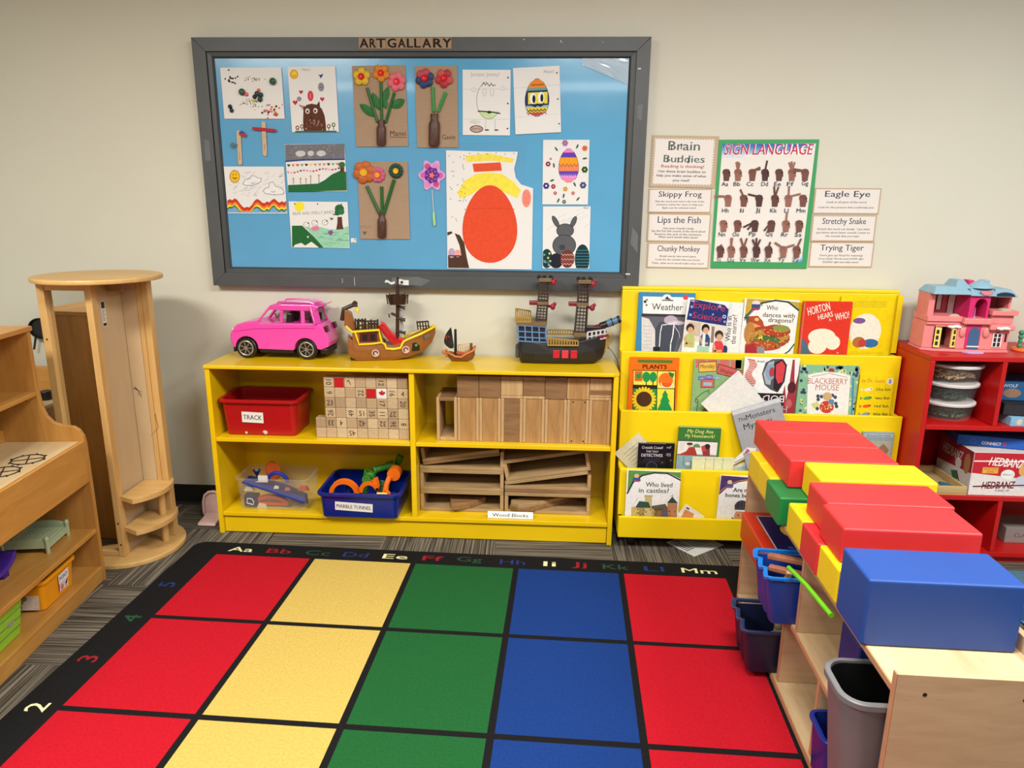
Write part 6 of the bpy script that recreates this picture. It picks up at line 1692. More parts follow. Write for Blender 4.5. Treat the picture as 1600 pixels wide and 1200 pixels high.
def d(cv):
    cv.T('My Dog Ate', 632, 210, hgt=30, wid=192, c='dcd880', shear=0.15, bold=0.02); cv.T('My Homework!', 632, 245, hgt=28, wid=220, c='dcd880', shear=0.15, bold=0.02)
    cv.B(474, 276, 768, 560, 'e8e0dc'); cv.B(474, 276, 768, 284, '3c4048'); cv.B(474, 380, 768, 560, '8ca8b0'); cv.B(474, 385, 768, 392, '8c6c50')
    cv.P([(480, 390), (540, 360), (560, 325), (600, 325), (625, 390)], 'a83830'); cv.E(565, 310, 17, 20, 'e0b898'); cv.E(562, 303, 24, 10, '3c3430'); cv.E(615, 328, 28, 28, '608c60', a0=180, a1=360)
    cv.P([(650, 318), (690, 302), (712, 318), (720, 390), (668, 390)], '983438'); cv.E(694, 318, 22, 20, '2c2024'); cv.P([(648, 322), (676, 312), (690, 350), (660, 362)], 'c04440')
    for k in range(5):
        cv.L([(488, 300 + 12 * k), (520, 300 + 12 * k)], 1.5, 'b0a8a8', up=False)
    cv.L([(525, 400), (525, 470)], 3, '384850'); cv.E(560, 455, 18, 14, 'e8e8e8')
book('green topped book with two figures on a sofa, third tier', 0.571, 0.533, 0.178, 0.177, 2.964, (474, 178, 786, 476), '3c7838', d, tilt=-0.8, t=0.013, corner=0.006)
def d(cv):
    for k in range(3):
        cv.L([(676 + 64 * k, 402), (676 + 64 * k, 560)], 3, ['b05c50', '806858', '60a068'][k], up=False)
    cv.L([(590, 410), (870, 414)], 2, '8c9c68')
book('pale green and cream booklet lying low in front of the homework book', 0.632, 0.411, 0.174, 0.056, 2.936, (580, 396, 884, 490), 'dcdcb4', d, t=0.003)
def d(cv):
    for k in range(7):
        cv.L([(20, 20 + 10 * k), (80, 20 + 10 * k)], 2, 'a09c90', up=False)
cv = CV((0, 0, 100, 100), 0.14, 0.16, ink('d8d0b0'), t=0.0008); d(cv)
o = cv.build('worksheet', M=Matrix.Translation((0.408, 2.980, 0.393)) @ Matrix.Rotation(PI / 2, 4, 'X') @ Matrix.Rotation(R(44), 4, 'Z')); tag(o, 'cream worksheet poking out diagonally behind the navy books', 'paper', GBK)
# grey paperback leaning out
mt = ink('9c9ca0', 0.4)
t_ = thing('book', 'grey paperback leaning out crookedly above the red blocks', 'book', M=Matrix.Translation((0.925, 2.955, 0.515)) @ Matrix.Rotation(PI / 2 - 0.12, 4, 'X') @ Matrix.Rotation(R(18), 4, 'Z'), group=GBK)
cv = CV((0, 0, 200, 250), 0.205, 0.26, mt, t=0.001)
cv.B(0, 0, 200, 16, 'c4c4c8'); cv.T('The', 32, 42, hgt=15, wid=32, c='1c1c20'); cv.T('Monsters', 110, 40, hgt=22, wid=120, c='1c1c20'); cv.T('Mystery', 90, 80, hgt=26, wid=120, c='1c1c20')
cv.build('front_cover', t_)
mb = MB(pagem); mb.box(-0.1, -0.128, -0.010, 0.1, 0.128, -0.0005); mb.build('pages', t_)
mb = MB(mt); mb.box(-0.1025, -0.13, -0.0115, 0.1025, 0.13, -0.0105); mb.build('back_cover', t_)
def sheet(label, pts, Y, th, col, lines=(), name='leaflet'):
    cx = sum(p[0] for p in pts) / len(pts); cz = sum(p[1] for p in pts) / len(pts)
    mb = MB(ink(col, 0.5)); mb.X = Matrix.Translation((-cx, 0, -cz)); mb.prism_y(pts, Y, Y + th)
    for q, c in lines:
        mb.prism_y(q, Y - 0.0004, Y - 0.0001, ink(c))
    return tag(mb.build(name, loc=(cx, 0, cz)), label, 'paper', GBK)
o = sheet('loose white sheet stuck in diagonally over the second tier of books', [(0.814, 0.776), (0.667, 0.626), (0.742, 0.553), (0.886, 0.553), (0.949, 0.625)], 3.015, 0.0015, 'e2deda', name='paper_sheet')
sheet('white folded leaflet pointing left out of the third tier, behind the red blocks', [(0.803, 0.372), (0.89, 0.43), (0.90, 0.452), (0.86, 0.455), (0.80, 0.39)], 2.944, 0.003, 'e8e4e4', [([(0.815, 0.384), (0.85, 0.408), (0.848, 0.412), (0.812, 0.388)], '9c9ca8'), ([(0.845, 0.42), (0.875, 0.44), (0.86, 0.452)], 'b86078')])
sheet('patterned picture sheet under the folded leaflet in the third tier', [(0.806, 0.32), (0.95, 0.32), (0.95, 0.43), (0.90, 0.405), (0.81, 0.366)], 2.955, 0.002, 'd8d0c0', [([(0.83, 0.33), (0.87, 0.33), (0.87, 0.372), (0.83, 0.36)], '98b8c8'), ([(0.875, 0.33), (0.92, 0.33), (0.92, 0.39), (0.875, 0.38)], 'c8b878')])
book('grey blue book at the right end of the third tier, behind the red blocks', 1.345, 0.529, 0.13, 0.125, 2.972, (0, 0, 100, 100), '8c9ca4', lambda cv: (cv.B(4, 4, 96, 16, 'a8b4b8'), cv.T('Around the Farm', 50, 11, hgt=7, wid=76, c='4c545c'), cv.B(6, 30, 94, 130, 'a8a494'), cv.P([(50, 60), (70, 40), (90, 62), (80, 90)], '906c50')), t=0.01)
# --- bottom tier
def badge(cv, u, v, s):
    cv.E(u, v - s * 0.7, s * 0.7, s * 0.6, 'e0b890'); cv.P([(u - s * 1.2, v + s * 0.8), (u - s, v - s * 0.2), (u + s, v - s * 0.2), (u + s * 1.2, v + s * 0.8)], '3c5490'); cv.B(u - s * 0.8, v + s * 0.6, u + s * 0.8, v + s, 'b84858')
def d(cv):
    cv.P([(95, 505), (495, 512), (495, 560), (400, 520), (300, 516), (200, 540), (130, 600), (88, 690)], '5c9040')
    cv.L([(88, 680), (130, 595), (200, 542), (290, 520), (390, 522), (495, 570)], 12, '3c2c44'); badge(cv, 157, 565, 26)
    cv.T('Who lived', 328, 608, hgt=40, wid=200, c='2c4028', bold=0.02); cv.T('in castles?', 290, 652, hgt=40, wid=226, c='2c4028', bold=0.02)
    for u0, u1, v0, c in ((120, 180, 780, 'c8b068'), (180, 400, 770, 'a88c58'), (222, 276, 690, 'c8b880'), (396, 470, 740, 'b88058'), (300, 350, 800, '8c6848'), (350, 400, 790, '605c70')):
        cv.B(u0, v0, u1, 880, c)
    cv.P([(150, 785), (180, 735), (250, 740), (270, 785)], '345048'); cv.P([(392, 742), (430, 695), (474, 742)], '2c4844'); cv.B(218, 688, 280, 700, 'b8a870'); cv.P([(290, 800), (325, 760), (360, 800)], '34503c'); cv.P([(270, 770), (380, 750), (400, 790), (280, 790)], '605848')
    for k in range(34):
        cv.B(*(lambda u, v: (u, v, u + 7, v + 10))(rnd.uniform(130, 460), rnd.uniform(790, 850)), rnd.choice(['4c3c30', 'e0d0a0', '8c5038', '3c5040']), up=False)
    cv.L([(432, 700), (436, 676)], 2, '303030'); cv.P([(436, 676), (414, 690), (434, 692)], 'b8c0c0'); cv.L([(150, 740), (172, 710)], 2, '909090')
book('white book with a castle on its cover, left end of the bottom tier', 0.352, 0.360, 0.226, 0.206, 2.889, (85, 506, 490, 846), WH, d, sk=-14, t=0.006)
def d(cv):
    cv.P([(793, 540), (1110, 556), (1110, 566), (1030, 570), (930, 590), (850, 630), (788, 690)], '4c3064'); cv.L([(788, 670), (850, 615), (930, 580), (1040, 562), (1110, 562)], 9, 'b07848'); badge(cv, 862, 610, 26)
    cv.T('Are my', 965, 652, hgt=36, wid=140, c='201c24', bold=0.03); cv.T('bones bendy?', 965, 692, hgt=34, wid=250, c='201c24', bold=0.03)
    cv.E(968, 845, 46, 56, 'd09068'); cv.P([(905, 940), (905, 850), (950, 880), (1000, 880), (1040, 850), (1040, 940)], '48424c'); cv.E(972, 775, 56, 52, '484050', a0=180, a1=360); cv.B(920, 775, 1030, 795, '484050'); cv.B(918, 796, 1034, 808, 'ececec')
    for k in range(3):
        cv.L([(945 + 24 * k, 738), (940 + 27 * k, 772)], 7, '2c2830')
    cv.E(952, 836, 6, 5, '302018'); cv.E(990, 836, 6, 5, '302018'); cv.L([(955, 870), (970, 876), (986, 870)], 5, 'f0e8e0')
book('white book with a child in a bicycle helmet, bottom tier beside the blocks', 0.744, 0.347, 0.18, 0.197, 2.889, (790, 544, 1118, 868), WH, d, tilt=-0.8, t=0.006)
sheet('small white and orange booklet poking up from the bottom tier', [(0.573, 0.13), (0.575, 0.165), (0.606, 0.212), (0.616, 0.21), (0.69, 0.16), (0.69, 0.13)], 2.884, 0.004, 'ece6e0', [([(0.59, 0.15), (0.605, 0.192), (0.645, 0.172), (0.64, 0.15)], 'd8905c'), ([(0.612, 0.202), (0.625, 0.194), (0.62, 0.19), (0.61, 0.196)], '303030')])
# newspaper on the floor underneath
cv = CV((0, 0, 100, 100), 0.19, 0.16, ink('d8d6d4'), t=0.002)
for k in range(8):
    cv.L([(6, 10 + 8 * k), (30, 10 + 8 * k)], 3, '3c3c40', up=False); cv.L([(36, 10 + 8 * k), (92, 10 + 8 * k)], 2, '8c8c90', up=False)
o = cv.build('newspaper', M=Matrix.Translation((0.672, 2.945, 0.0012)) @ Matrix.Rotation(R(38), 4, 'Z')); tag(o, 'printed paper sticking out on the carpet under the yellow bookcase', 'paper')
# ------------------------------------------------------------------ red bookcase on the right
redw = pm('red_painted_wood', (188, 18, 18), 0.4, 0.06, 9.0, bump=0.12, bscale=20)
RX0, RX1, RY0, RY1, RH = 1.515, 2.78, 2.852, 3.203, 0.886
rb = thing('bookcase', 'red painted bookcase with toys and game boxes, at the right edge', 'bookcase', (0, 0, 0))
mb = MB(redw); mb.box(RX0, RY0, RH - 0.02, RX1, RY1, RH); mb.build('top_board', rb, bevel=0.002)
for x0 in (RX0, RX1 - 0.019):
    mb = MB(redw); mb.box(x0, RY0, 0.0, x0 + 0.019, RY1, RH - 0.0205); mb.build('side_panel', rb, bevel=0.002)
for z0, z1 in ((0.582, 0.602), (0.281, 0.301), (0.03, 0.052)):
    mb = MB(redw); mb.box(RX0 + 0.0195, RY0 + 0.001, z0, RX1 - 0.0195, RY1 - 0.008, z1); mb.build('shelf_board', rb, bevel=0.002)
mb = MB(redw); mb.box(RX0 + 0.0195, RY0 + 0.02, 0.0, RX1 - 0.0195, RY0 + 0.035, 0.0295); mb.build('kickplate', rb)
mb = MB(redw); mb.box(RX0 + 0.0195, RY1 - 0.0075, 0.0, RX1 - 0.0195, RY1 - 0.001, RH - 0.0205); mb.build('back_panel', rb)
for x, z0, z1 in ((1.795, 0.6025, RH - 0.0205), (2.25, 0.6025, RH - 0.0205), (1.875, 0.0525, 0.2805)):
    mb = MB(redw); mb.box(x, RY0 + 0.002, z0, x + 0.018, RY1 - 0.008, z1); mb.build('divider', rb, bevel=0.002)

# three round tubs
tubm = clear('round_tub_plastic', (224, 222, 220), 0.035, 0.2); lidm = pm('tub_lid', (222, 214, 212), 0.35, 0.03)
woodbit = pm('wood_bits', (196, 160, 112), 0.7, 0.15, 40); dgreen = pm('dark_green_bits', (52, 72, 62), 0.5, 0.2, 40); ggreen = pm('green_bits', (70, 104, 72), 0.5, 0.25, 40)
GTB = 'round lidded tubs on the red bookcase'
for k, (x, y, cm, lab, clab) in enumerate(((1.672, 2.985, ggreen, 'lowest of three round clear tubs, holding green plastic figures', 'green plastic figures inside the lowest round tub'), (1.675, 2.985, dgreen, 'middle one of three stacked round clear tubs, with dark contents', 'dark green pieces inside the middle round tub'), (1.679, 2.98, woodbit, 'topmost of three stacked round clear tubs, holding wooden bits', 'pale wooden bits inside the topmost round tub'))):
    z = 0.6022 + k * 0.0792
    t = thing('round_tub', lab, 'tub', (x, y, z), group=GTB)
    mb = MB(tubm); mb.lathe([(0.085, 0.0), (0.094, 0.006), (0.102, 0.062), (0.104, 0.066), (0.101, 0.066), (0.0915, 0.008), (0.084, 0.003)], n=36); mb.build('body', t, smooth=True)
    mb = MB(lidm); mb.lathe([(0.106, 0.0665), (0.107, 0.068), (0.107, 0.076), (0.103, 0.0785), (0.09, 0.078), (0.088, 0.0765), (0.0001, 0.0765), (0.0001, 0.0705), (0.105, 0.0705)], n=36, cap0=False, cap1=False); mb.build('lid', t, smooth=True)
    mb = MB(cm)
    for i in range(150):
        a = rnd.random() * 2 * PI; q = 0.072 * rnd.random() ** 0.5; zz = 0.016 + 0.036 * rnd.random()
        p = Vector((q * math.cos(a), q * math.sin(a), zz)); d_ = Vector((rnd.uniform(-1, 1), rnd.uniform(-1, 1), rnd.uniform(-0.3, 0.3))).normalized() * rnd.uniform(0.014, 0.03)
        mb.bar(p - d_ * 0.5, p + d_ * 0.5, 0.007, 0.006)
    o = mb.build('tub_contents', loc=(x, y, z)); tag(o, clab, 'toy pieces'); o['kind'] = 'stuff'

GG = 'game boxes on the red bookcase'
def gbox(name, label, M, w_, d_, h, col, draw=None, side=None, units=100.0):
    """box with origin at the front left bottom corner; fronts face -Y"""
    t = thing(name, label, 'box', M=M, group=GG)
    mb = MB(col if not isinstance(col, str) else ink(col, 0.4)); mb.box(0, 0, 0, w_, d_, h); mb.build('body', t, bevel=0.002)
    if draw:
        cv = CV((0, 0, units * w_ / h, units), w_ - 0.002, h - 0.002, col if not isinstance(col, str) else ink(col, 0.4), t=0.0004); draw(cv, units * w_ / h)
        cv.build('front_print', t, M=Matrix.Translation((w_ / 2, -0.0002, h / 2)) @ Matrix.Rotation(PI / 2, 4, 'X'))
    if side:
        cv = CV((0, 0, units * d_ / h, units), d_ - 0.002, h - 0.002, col if not isinstance(col, str) else ink(col, 0.4), t=0.0004); side(cv, units * d_ / h)
        cv.build('side_print', t, M=Matrix.Translation((-0.0002, d_ / 2, h / 2)) @ Matrix.Rotation(-PI / 2, 4, 'Z') @ Matrix.Rotation(PI / 2, 4, 'X'))
    return t
def hed(cv, W):
    cv.B(0, 0, W, 100, 'e4dcd8'); cv.P([(0, 0), (W, 0), (W, 62), (0, 48)], 'c02430')
    cv.L([(2, 20), (120, 18)], 3, 'ece4e0'); cv.T('HEDBANZ', 72, 22, hgt=20, wid=76, c='f0ece8', shear=0.25, bold=0.03, rot=-0.08)
    cv.B(22, 34, 56, 48, 'e8a848'); cv.T('THE QUICK QUESTION', 39, 38, hgt=4, wid=30, c='a04020'); cv.T('GAME', 39, 44, hgt=4, wid=14, c='a04020')
    cv.E(78, 50, 15, 12, 'ece8e4'); cv.T('What am I?', 78, 50, hgt=5, wid=22, c='303030'); cv.E(112, 38, 12, 16, 'e0a860'); cv.E(112, 66, 18, 14, 'c8ccd8')
    cv.L([(8, 80), (120, 74)], 3, '6c1420'); cv.T('HEDBANZ', 62, 75, hgt=17, wid=72, c='6c1420', shear=0.25, bold=0.03, rot=0.04); cv.T('6 AND UP', 72, 88, hgt=5, wid=30, c='404040')
def hed2(cv, W):
    cv.B(0, 0, W, 100, 'c4bcb8'); cv.P([(0, 0), (W, 0), (W, 50), (0, 62)], '8c2028'); cv.T('HEDBANZ', W * 0.42, 26, hgt=24, wid=W * 0.6, c='b0a8a4', shear=0.25, bold=0.03); cv.E(W * 0.62, 44, 12, 13, 'b8b4b0'); cv.E(W * 0.86, 34, 12, 24, '9c6c48')
    cv.P([(W * 0.45, 70), (W * 0.62, 62), (W * 0.68, 80), (W * 0.55, 90)], '2c6040'); cv.L([(W * 0.62, 64), (W * 0.72, 84)], 4, '5c2430')
gbox('game_box', 'white and red word game box under the tilted blue box', Matrix.Translation((1.752, 2.865, 0.3012)), 0.27, 0.26, 0.186, 'd8d0cc', hed, hed2)
def con(cv, W):
    cv.B(0, 0, W, 100, '2858b0')
    for u in (W * 0.14, W * 0.34, W * 0.72, W * 0.9):
        cv.E(u, 55, 26, 26, '3c70c4'); cv.E(u, 55, 19, 19, '2858b0')
    cv.T('CONNECT', W * 0.30, 64, hgt=30, wid=W * 0.17, c='f0f0f4', bold=0.04); cv.T('4', W * 0.41, 58, hgt=42, c='d02838', bold=0.04)
gbox('game_box', 'long blue game box lying tilted on top of the word game', Matrix.Translation((1.728, 2.958, 0.4895)) @ Matrix.Rotation(R(-13), 4, 'Z'), 0.42, 0.20, 0.044, '2858b0', con)
gbox('game_box', 'pale blue game box at the bottom of the right upper pile', Matrix.Translation((1.868, 2.862, 0.6022)), 0.28, 0.24, 0.038, '88b4d0', lambda cv, W: (cv.B(W * 0.25, 20, W * 0.8, 80, 'd8e0e8'), cv.T('PUZZLE', W * 0.52, 50, hgt=40, wid=W * 0.4, c='b03848', bold=0.03), cv.E(W * 0.12, 52, 30, 34, 'd8c4b0')))
gbox('game_box', 'black game box in the middle of the right upper pile', Matrix.Translation((1.845, 2.885, 0.6408)) @ Matrix.Rotation(R(-8), 4, 'Z'), 0.27, 0.22, 0.05, '1c1a1e', lambda cv, W: cv.B(4, 6, W - 4, 94, '2c2a2e'))
gbox('game_box', 'dark blue puzzle box on top of the right upper pile', Matrix.Translation((1.838, 2.94, 0.6914)) @ Matrix.Rotation(R(-5), 4, 'Z'), 0.28, 0.2, 0.075, '2c5c8c', lambda cv, W: (cv.T('WOLF', W * 0.18, 18, hgt=18, wid=W * 0.2, c='d8dce0'), cv.E(W * 0.22, 60, 46, 26, '94745c')))
gbox('game_box', 'small grey box on the lowest shelf of the red bookcase', Matrix.Translation((1.99, 2.95, 0.0522)), 0.18, 0.14, 0.07, '8c8480', lambda cv, W: cv.T('GAME', W / 2, 50, hgt=30, wid=W * 0.6, c='5c5450'))
traym = wood('puzzle_tray_wood', (206, 176, 124), (180, 148, 98), axis=0, scale=20)
t = thing('puzzle_tray', 'shallow wooden tray with colourful pieces, left of the white game box', 'tray', (1.545, 2.86, 0.3014))
mb = MB(traym); mb.box(0, 0, 0, 0.2, 0.26, 0.006); mb.build('base', t)
for a in ((0, 0, 0.2, 0.012), (0, 0.248, 0.2, 0.26), (0, 0.0125, 0.012, 0.2475), (0.188, 0.0125, 0.2, 0.2475)):
    mb = MB(traym); mb.box(a[0], a[1], 0.0065, a[2], a[3], 0.036); mb.build('edge', t, bevel=0.002)
for i, (x, y, c, lab) in enumerate(((1.615, 2.92, 'e8a020', 'orange puzzle piece at the front of the wooden tray'), (1.672, 2.905, 'b89890', 'pinkish puzzle piece beside the orange one in the tray'), (1.645, 2.975, '303c54', 'dark blue puzzle piece behind the orange one in the tray'), (1.700, 2.945, '2c6878', 'thin teal puzzle piece at right of the tray'), (1.59, 3.03, '3c3440', 'dark puzzle piece at the back of the wooden tray'))):
    mb = MB(ink(c, 0.5)); n = 9
    mb.prism([(0.024 * (1 + 0.35 * math.sin(3 * a + i)) * math.cos(a), 0.015 * (1 + 0.3 * math.cos(2 * a + i)) * math.sin(a)) for a in [2 * PI * k / 18 for k in range(18)]], 0, 0.008)
    solo(mb, 'puzzle_piece', lab, 'toy piece', 'puzzle pieces in the wooden tray', loc=(x, y, 0.3078), rot=(0, 0, i * 0.7))

# ------------------------------------------------------------------ pink toy castle
salmon = pm('salmon_castle_plastic', (232, 134, 134), 0.45, 0.06, 30, bump=0.25, bscale=70); deep = pm('deep_pink_plastic', (196, 84, 96), 0.5, 0.08, 30); mag = pm('magenta_plastic', (214, 42, 110), 0.35, 0.05); dmag = pm('dark_magenta', (128, 16, 52), 0.5)
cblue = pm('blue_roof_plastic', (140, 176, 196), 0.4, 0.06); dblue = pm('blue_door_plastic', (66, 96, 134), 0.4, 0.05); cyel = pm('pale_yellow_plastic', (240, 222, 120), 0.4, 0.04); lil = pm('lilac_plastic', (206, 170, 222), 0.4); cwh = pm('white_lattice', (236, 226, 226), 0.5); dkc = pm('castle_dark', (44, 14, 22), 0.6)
KC = 0.000306
ca = thing('toy_castle', 'pink toy castle dollhouse with blue roof on the red bookcase', 'dollhouse', (1.697, 3.02, RH + 0.0005), R(-1.5))
def cc(u, v): return ((u - 720) * KC * 0.83, (1022 - v) * KC)
def cbox(u0, v0, u1, v1, y0, y1, mat, name, par=None, bevel=0.001):
    (x0, z1), (x1, z0) = cc(u0, v0), cc(u1, v1)
    mb = MB(mat); mb.box(x0, y0, max(0.0, z0), x1, y1, z1); return mb.build(name, par or ca, bevel=bevel)
mb = MB(salmon); mb.prism([cc(u, 0)[0:1] + (y,) for u, y in ((55, -0.05), (230, -0.075), (640, -0.085), (980, -0.085), (1360, -0.075), (1380, 0.06), (60, 0.06))], 0.0, 0.010); mb.build('base', ca, bevel=0.002)
# ground floor
g0 = 660
def arch_pts(uc, hw, v0, v1, n=10):
    return [cc(uc - hw, v1), cc(uc + hw, v1)] + [cc(uc + hw * math.cos(R(180.0 * k / n)), v0 + hw * (1 - math.sin(R(180.0 * k / n)))) for k in range(n + 1)]
cbox(70, 660, 230, 985, -0.055, 0.055, salmon, 'wall'); cbox(560, 660, 690, 985, -0.07, 0.055, salmon, 'wall'); cbox(910, 660, 1000, 985, -0.07, 0.055, salmon, 'wall'); cbox(1000, 640, 1350, 985, -0.068, 0.055, salmon, 'wall')
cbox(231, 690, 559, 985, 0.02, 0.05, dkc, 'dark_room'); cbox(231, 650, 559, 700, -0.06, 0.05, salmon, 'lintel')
for u0, u1, ang, s in ((235, 320, 35, 1), (470, 560, -20, -1)):
    (x0, z1), (x1, z0) = cc(u0, 705), cc(u1, 970)
    mb = MB(cyel); wd = x1 - x0; piv = x0 if s > 0 else x1
    mb.X = Matrix.Translation((piv, -0.062, 0)) @ Matrix.Rotation(R(-ang * s if s > 0 else 20), 4, 'Z'); mb.box(0 if s > 0 else -wd, -0.003, max(0.011, z0), wd if s > 0 else 0, 0.003, z1); dr = mb.build('door', ca)
    for k in range(3):
        q0 = z0 + (z1 - z0) * (0.1 + 0.29 * k); mb = MB(dkc); mb.X = Matrix.Translation((piv, -0.062, 0)) @ Matrix.Rotation(R(-ang * s if s > 0 else 20), 4, 'Z')
        a0, a1 = (0.25 * wd, 0.7 * wd) if s > 0 else (-0.75 * wd, -0.3 * wd)
        mb.box(a0, -0.0036, q0, a1, -0.0031, q0 + (z1 - z0) * 0.2); mb.build('pane', dr)
cbox(690, 640, 910, 985, -0.072, 0.05, mag, 'tower_base')
mb = MB(dblue); mb.prism_y(arch_pts(812, 82, 690, 985), -0.0735, -0.0722); mb.build('arched_door', ca)
mb = MB(lil); p = [cc(u, 0)[0:1] + (y,) for u, y in ((640, -0.086), (980, -0.086), (930, -0.105), (810, -0.112), (690, -0.105))]; mb.prism(p, 0.0, 0.006); mb.build('door_step', ca)
(x0, z1), (x1, z0) = cc(720, 940), cc(905, 955); mb = MB(cwh); mb.box(x0, -0.076, z0, x1, -0.0736, z1); mb.build('door_rail', ca)
# lattice window, right
mb = MB(dkc); mb.prism_y(arch_pts(1175, 62, 750, 950), -0.0695, -0.0682); wnd = mb.build('window', ca)
mb = MB(cwh)
for u in (1113, 1175, 1237):
    (x, za), (_, zb) = cc(u, 765), cc(u, 950); mb.bar((x, -0.0705, zb), (x, -0.0705, za), 0.004, 0.002)
for v in (770, 822, 886, 948):
    (xa, z), (xb, _) = cc(1110, v), cc(1240, v); mb.bar((xa, -0.0705, z), (xb, -0.0705, z), 0.004, 0.002)
mb.build('lattice', wnd)
(x0, z1), (x1, z0) = cc(1290, 770), cc(1320, 880); mb = MB(dkc); mb.box(x0, -0.0695, z0, x1, -0.0682, z1); mb.build('window', ca)
# bands, balconies
cbox(75, 555, 600, 625, -0.07, 0.055, salmon, 'balcony'); cbox(85, 630, 600, 670, -0.064, 0.055, salmon, 'cornice'); cbox(600, 570, 1020, 650, -0.088, 0.055, salmon, 'balcony', bevel=0.004)
cbox(1040, 525, 1370, 640, -0.07, 0.055, salmon, 'bay'); cbox(1010, 465, 1400, 525, -0.085, 0.055, salmon, 'balcony'); cbox(1010, 655, 1385, 720, -0.088, 0.055, salmon, 'ledge', bevel=0.004)
for u in (500, 1200):
    mb = MB(cwh)
    for k in range(5):
        x, z = cc(u - 70 + 35 * k, 690 + 6 * math.sin(k * 2)); mb.ball((x, -0.092 if u > 900 else -0.072, z), 0.008 + 0.002 * (k % 2), s=(1.2, 0.6, 0.7))
    mb.build('bow_trim', ca, smooth=True)
for u, v in ((480, 555), (1210, 465)):
    (x, z) = cc(u, v); mb = MB(pm('sage_trim', (190, 180, 150), 0.5)); mb.prism_y([(x + 0.02 * math.cos(R(180 * k / 10)), z + 0.010 * math.sin(R(180 * k / 10))) for k in range(11)], -0.083 if u > 900 else -0.068, -0.06); mb.build('arch_trim', ca)
for u in (630, 985):
    (x, z) = cc(u, 760); mb = MB(salmon); mb.ball((x, -0.074, z), 0.014, s=(0.9, 0.5, 1.5)); mb.build('bracket', ca, smooth=True)
# upper floor
cbox(110, 260, 205, 556, -0.04, 0.055, salmon, 'wall'); cbox(205, 270, 660, 556, 0.045, 0.055, deep, 'back_wall'); cbox(1330, 285, 1365, 465, -0.04, 0.055, salmon, 'wall'); cbox(980, 285, 1330, 465, 0.045, 0.055, deep, 'back_wall')
for uc, hw, v0, v1 in ((225, 30, 310, 505), (430, 34, 305, 515), (620, 48, 310, 560), (990, 14, 330, 420), (1175, 28, 330, 430)):
    mb = MB(cwh); mb.prism_y(arch_pts(uc, hw, v0, v1), 0.0435, 0.0448); w_ = mb.build('arched_window', ca)
    mb = MB(dkc); pts = arch_pts(uc, hw + 9, v0 - 9, v1); mb.tube([(x, 0.0438, z) for x, z in pts[1:] + pts[:1]], 0.0016, None, 5); mb.build('window_trim', w_)
for u, v in ((300, 385), (1075, 385)):
    (x, z) = cc(u, v); mb = MB(pm('grille_grey', (92, 60, 66), 0.6)); mb.box(x - 0.009, 0.043, z - 0.011, x + 0.009, 0.0448, z + 0.011); mb.build('grille', ca)
cbox(680, 275, 765, 590, -0.068, 0.05, mag, 'tower_wall'); cbox(945, 275, 985, 590, -0.068, 0.05, mag, 'tower_wall'); cbox(765, 300, 945, 590, 0.0, 0.05, dmag, 'tower_room'); mb = MB(mag)
ap = [cc(858 + 90 * math.cos(R(180.0 * k / 12)), 400 - 85 * math.sin(R(180.0 * k / 12))) for k in range(13)]
mb.prism_y([cc(766, 265), cc(766, 400)] + ap[::-1] + [cc(950, 400), cc(950, 265)], -0.068, -0.02); mb.build('tower_arch', ca)
mb = MB(lil); x, z = cc(815, 585); mb.lathe([(0.014, 0.0), (0.010, 0.003), (0.002, 0.008), (0.0015, 0.03), (0.0005, 0.045)], c=(x, -0.05, z), n=12); mb.build('fountain', ca, smooth=True)
# roof
def roof(us, vs, inset, name, y0=-0.075, y1=0.06):
    (xa, zb), (xb, _) = cc(us[0], vs[0]), cc(us[1], vs[0]); zt = cc(0, vs[1])[1]
    i = inset * KC
    mb = MB(cblue); mb.loft([[(xa, y0, zb), (xb, y0, zb), (xb, y1, zb), (xa, y1, zb)], [(xa, y0, zb + 0.004), (xb, y0, zb + 0.004), (xb, y1, zb + 0.004), (xa, y1, zb + 0.004)], [(xa + i, y0 + 0.03, zt), (xb - i, y0 + 0.03, zt), (xb - i, y1 - 0.01, zt), (xa + i, y1 - 0.01, zt)]]); return mb.build(name, ca, bevel=0.001)
roof((105, 690), (268, 175), 60, 'roof'); roof((470, 700), (200, 92), 55, 'roof_dormer', -0.05, 0.055); roof((660, 1040), (280, 175), 20, 'roof', -0.08); roof((1020, 1370), (290, 195), 50, 'roof')
mb = MB(cblue); x, z = cc(870, 180); mb.lathe([(0.05, 0), (0.044, 0.008), (0.03, 0.018), (0.012, 0.026), (0.006, 0.03), (0.0005, 0.031)], c=(x, -0.03, z - 0.001), n=14); mb.build('dome', ca)
for u in (745, 985):
    (x, z) = cc(u, 105); mb = MB(cblue if u > 900 else mag); mb.box(x - 0.01, -0.02, z - 0.022, x + 0.012, 0.02, z + 0.004); mb.build('chimney', ca, bevel=0.002)
(x, z) = cc(880, 262); mb = MB(pm('crest_pink', (216, 130, 140), 0.5)); mb.prism_y([(x + 0.024 * math.cos(R(180 * k / 10 + 180)), z + 0.016 + 0.018 * math.sin(R(180 * k / 10 + 180))) for k in range(11)], -0.084, -0.079); mb.build('crest', ca)
mb = MB(pm('roof_opening', (34, 40, 62), 0.5)); (x, z) = cc(1180, 280); mb.prism_y([(x + 0.036 * math.cos(R(180 * k / 12)), z + 0.016 * math.sin(R(180 * k / 12))) for k in range(13)], -0.077, -0.07); mb.build('roof_opening', ca)
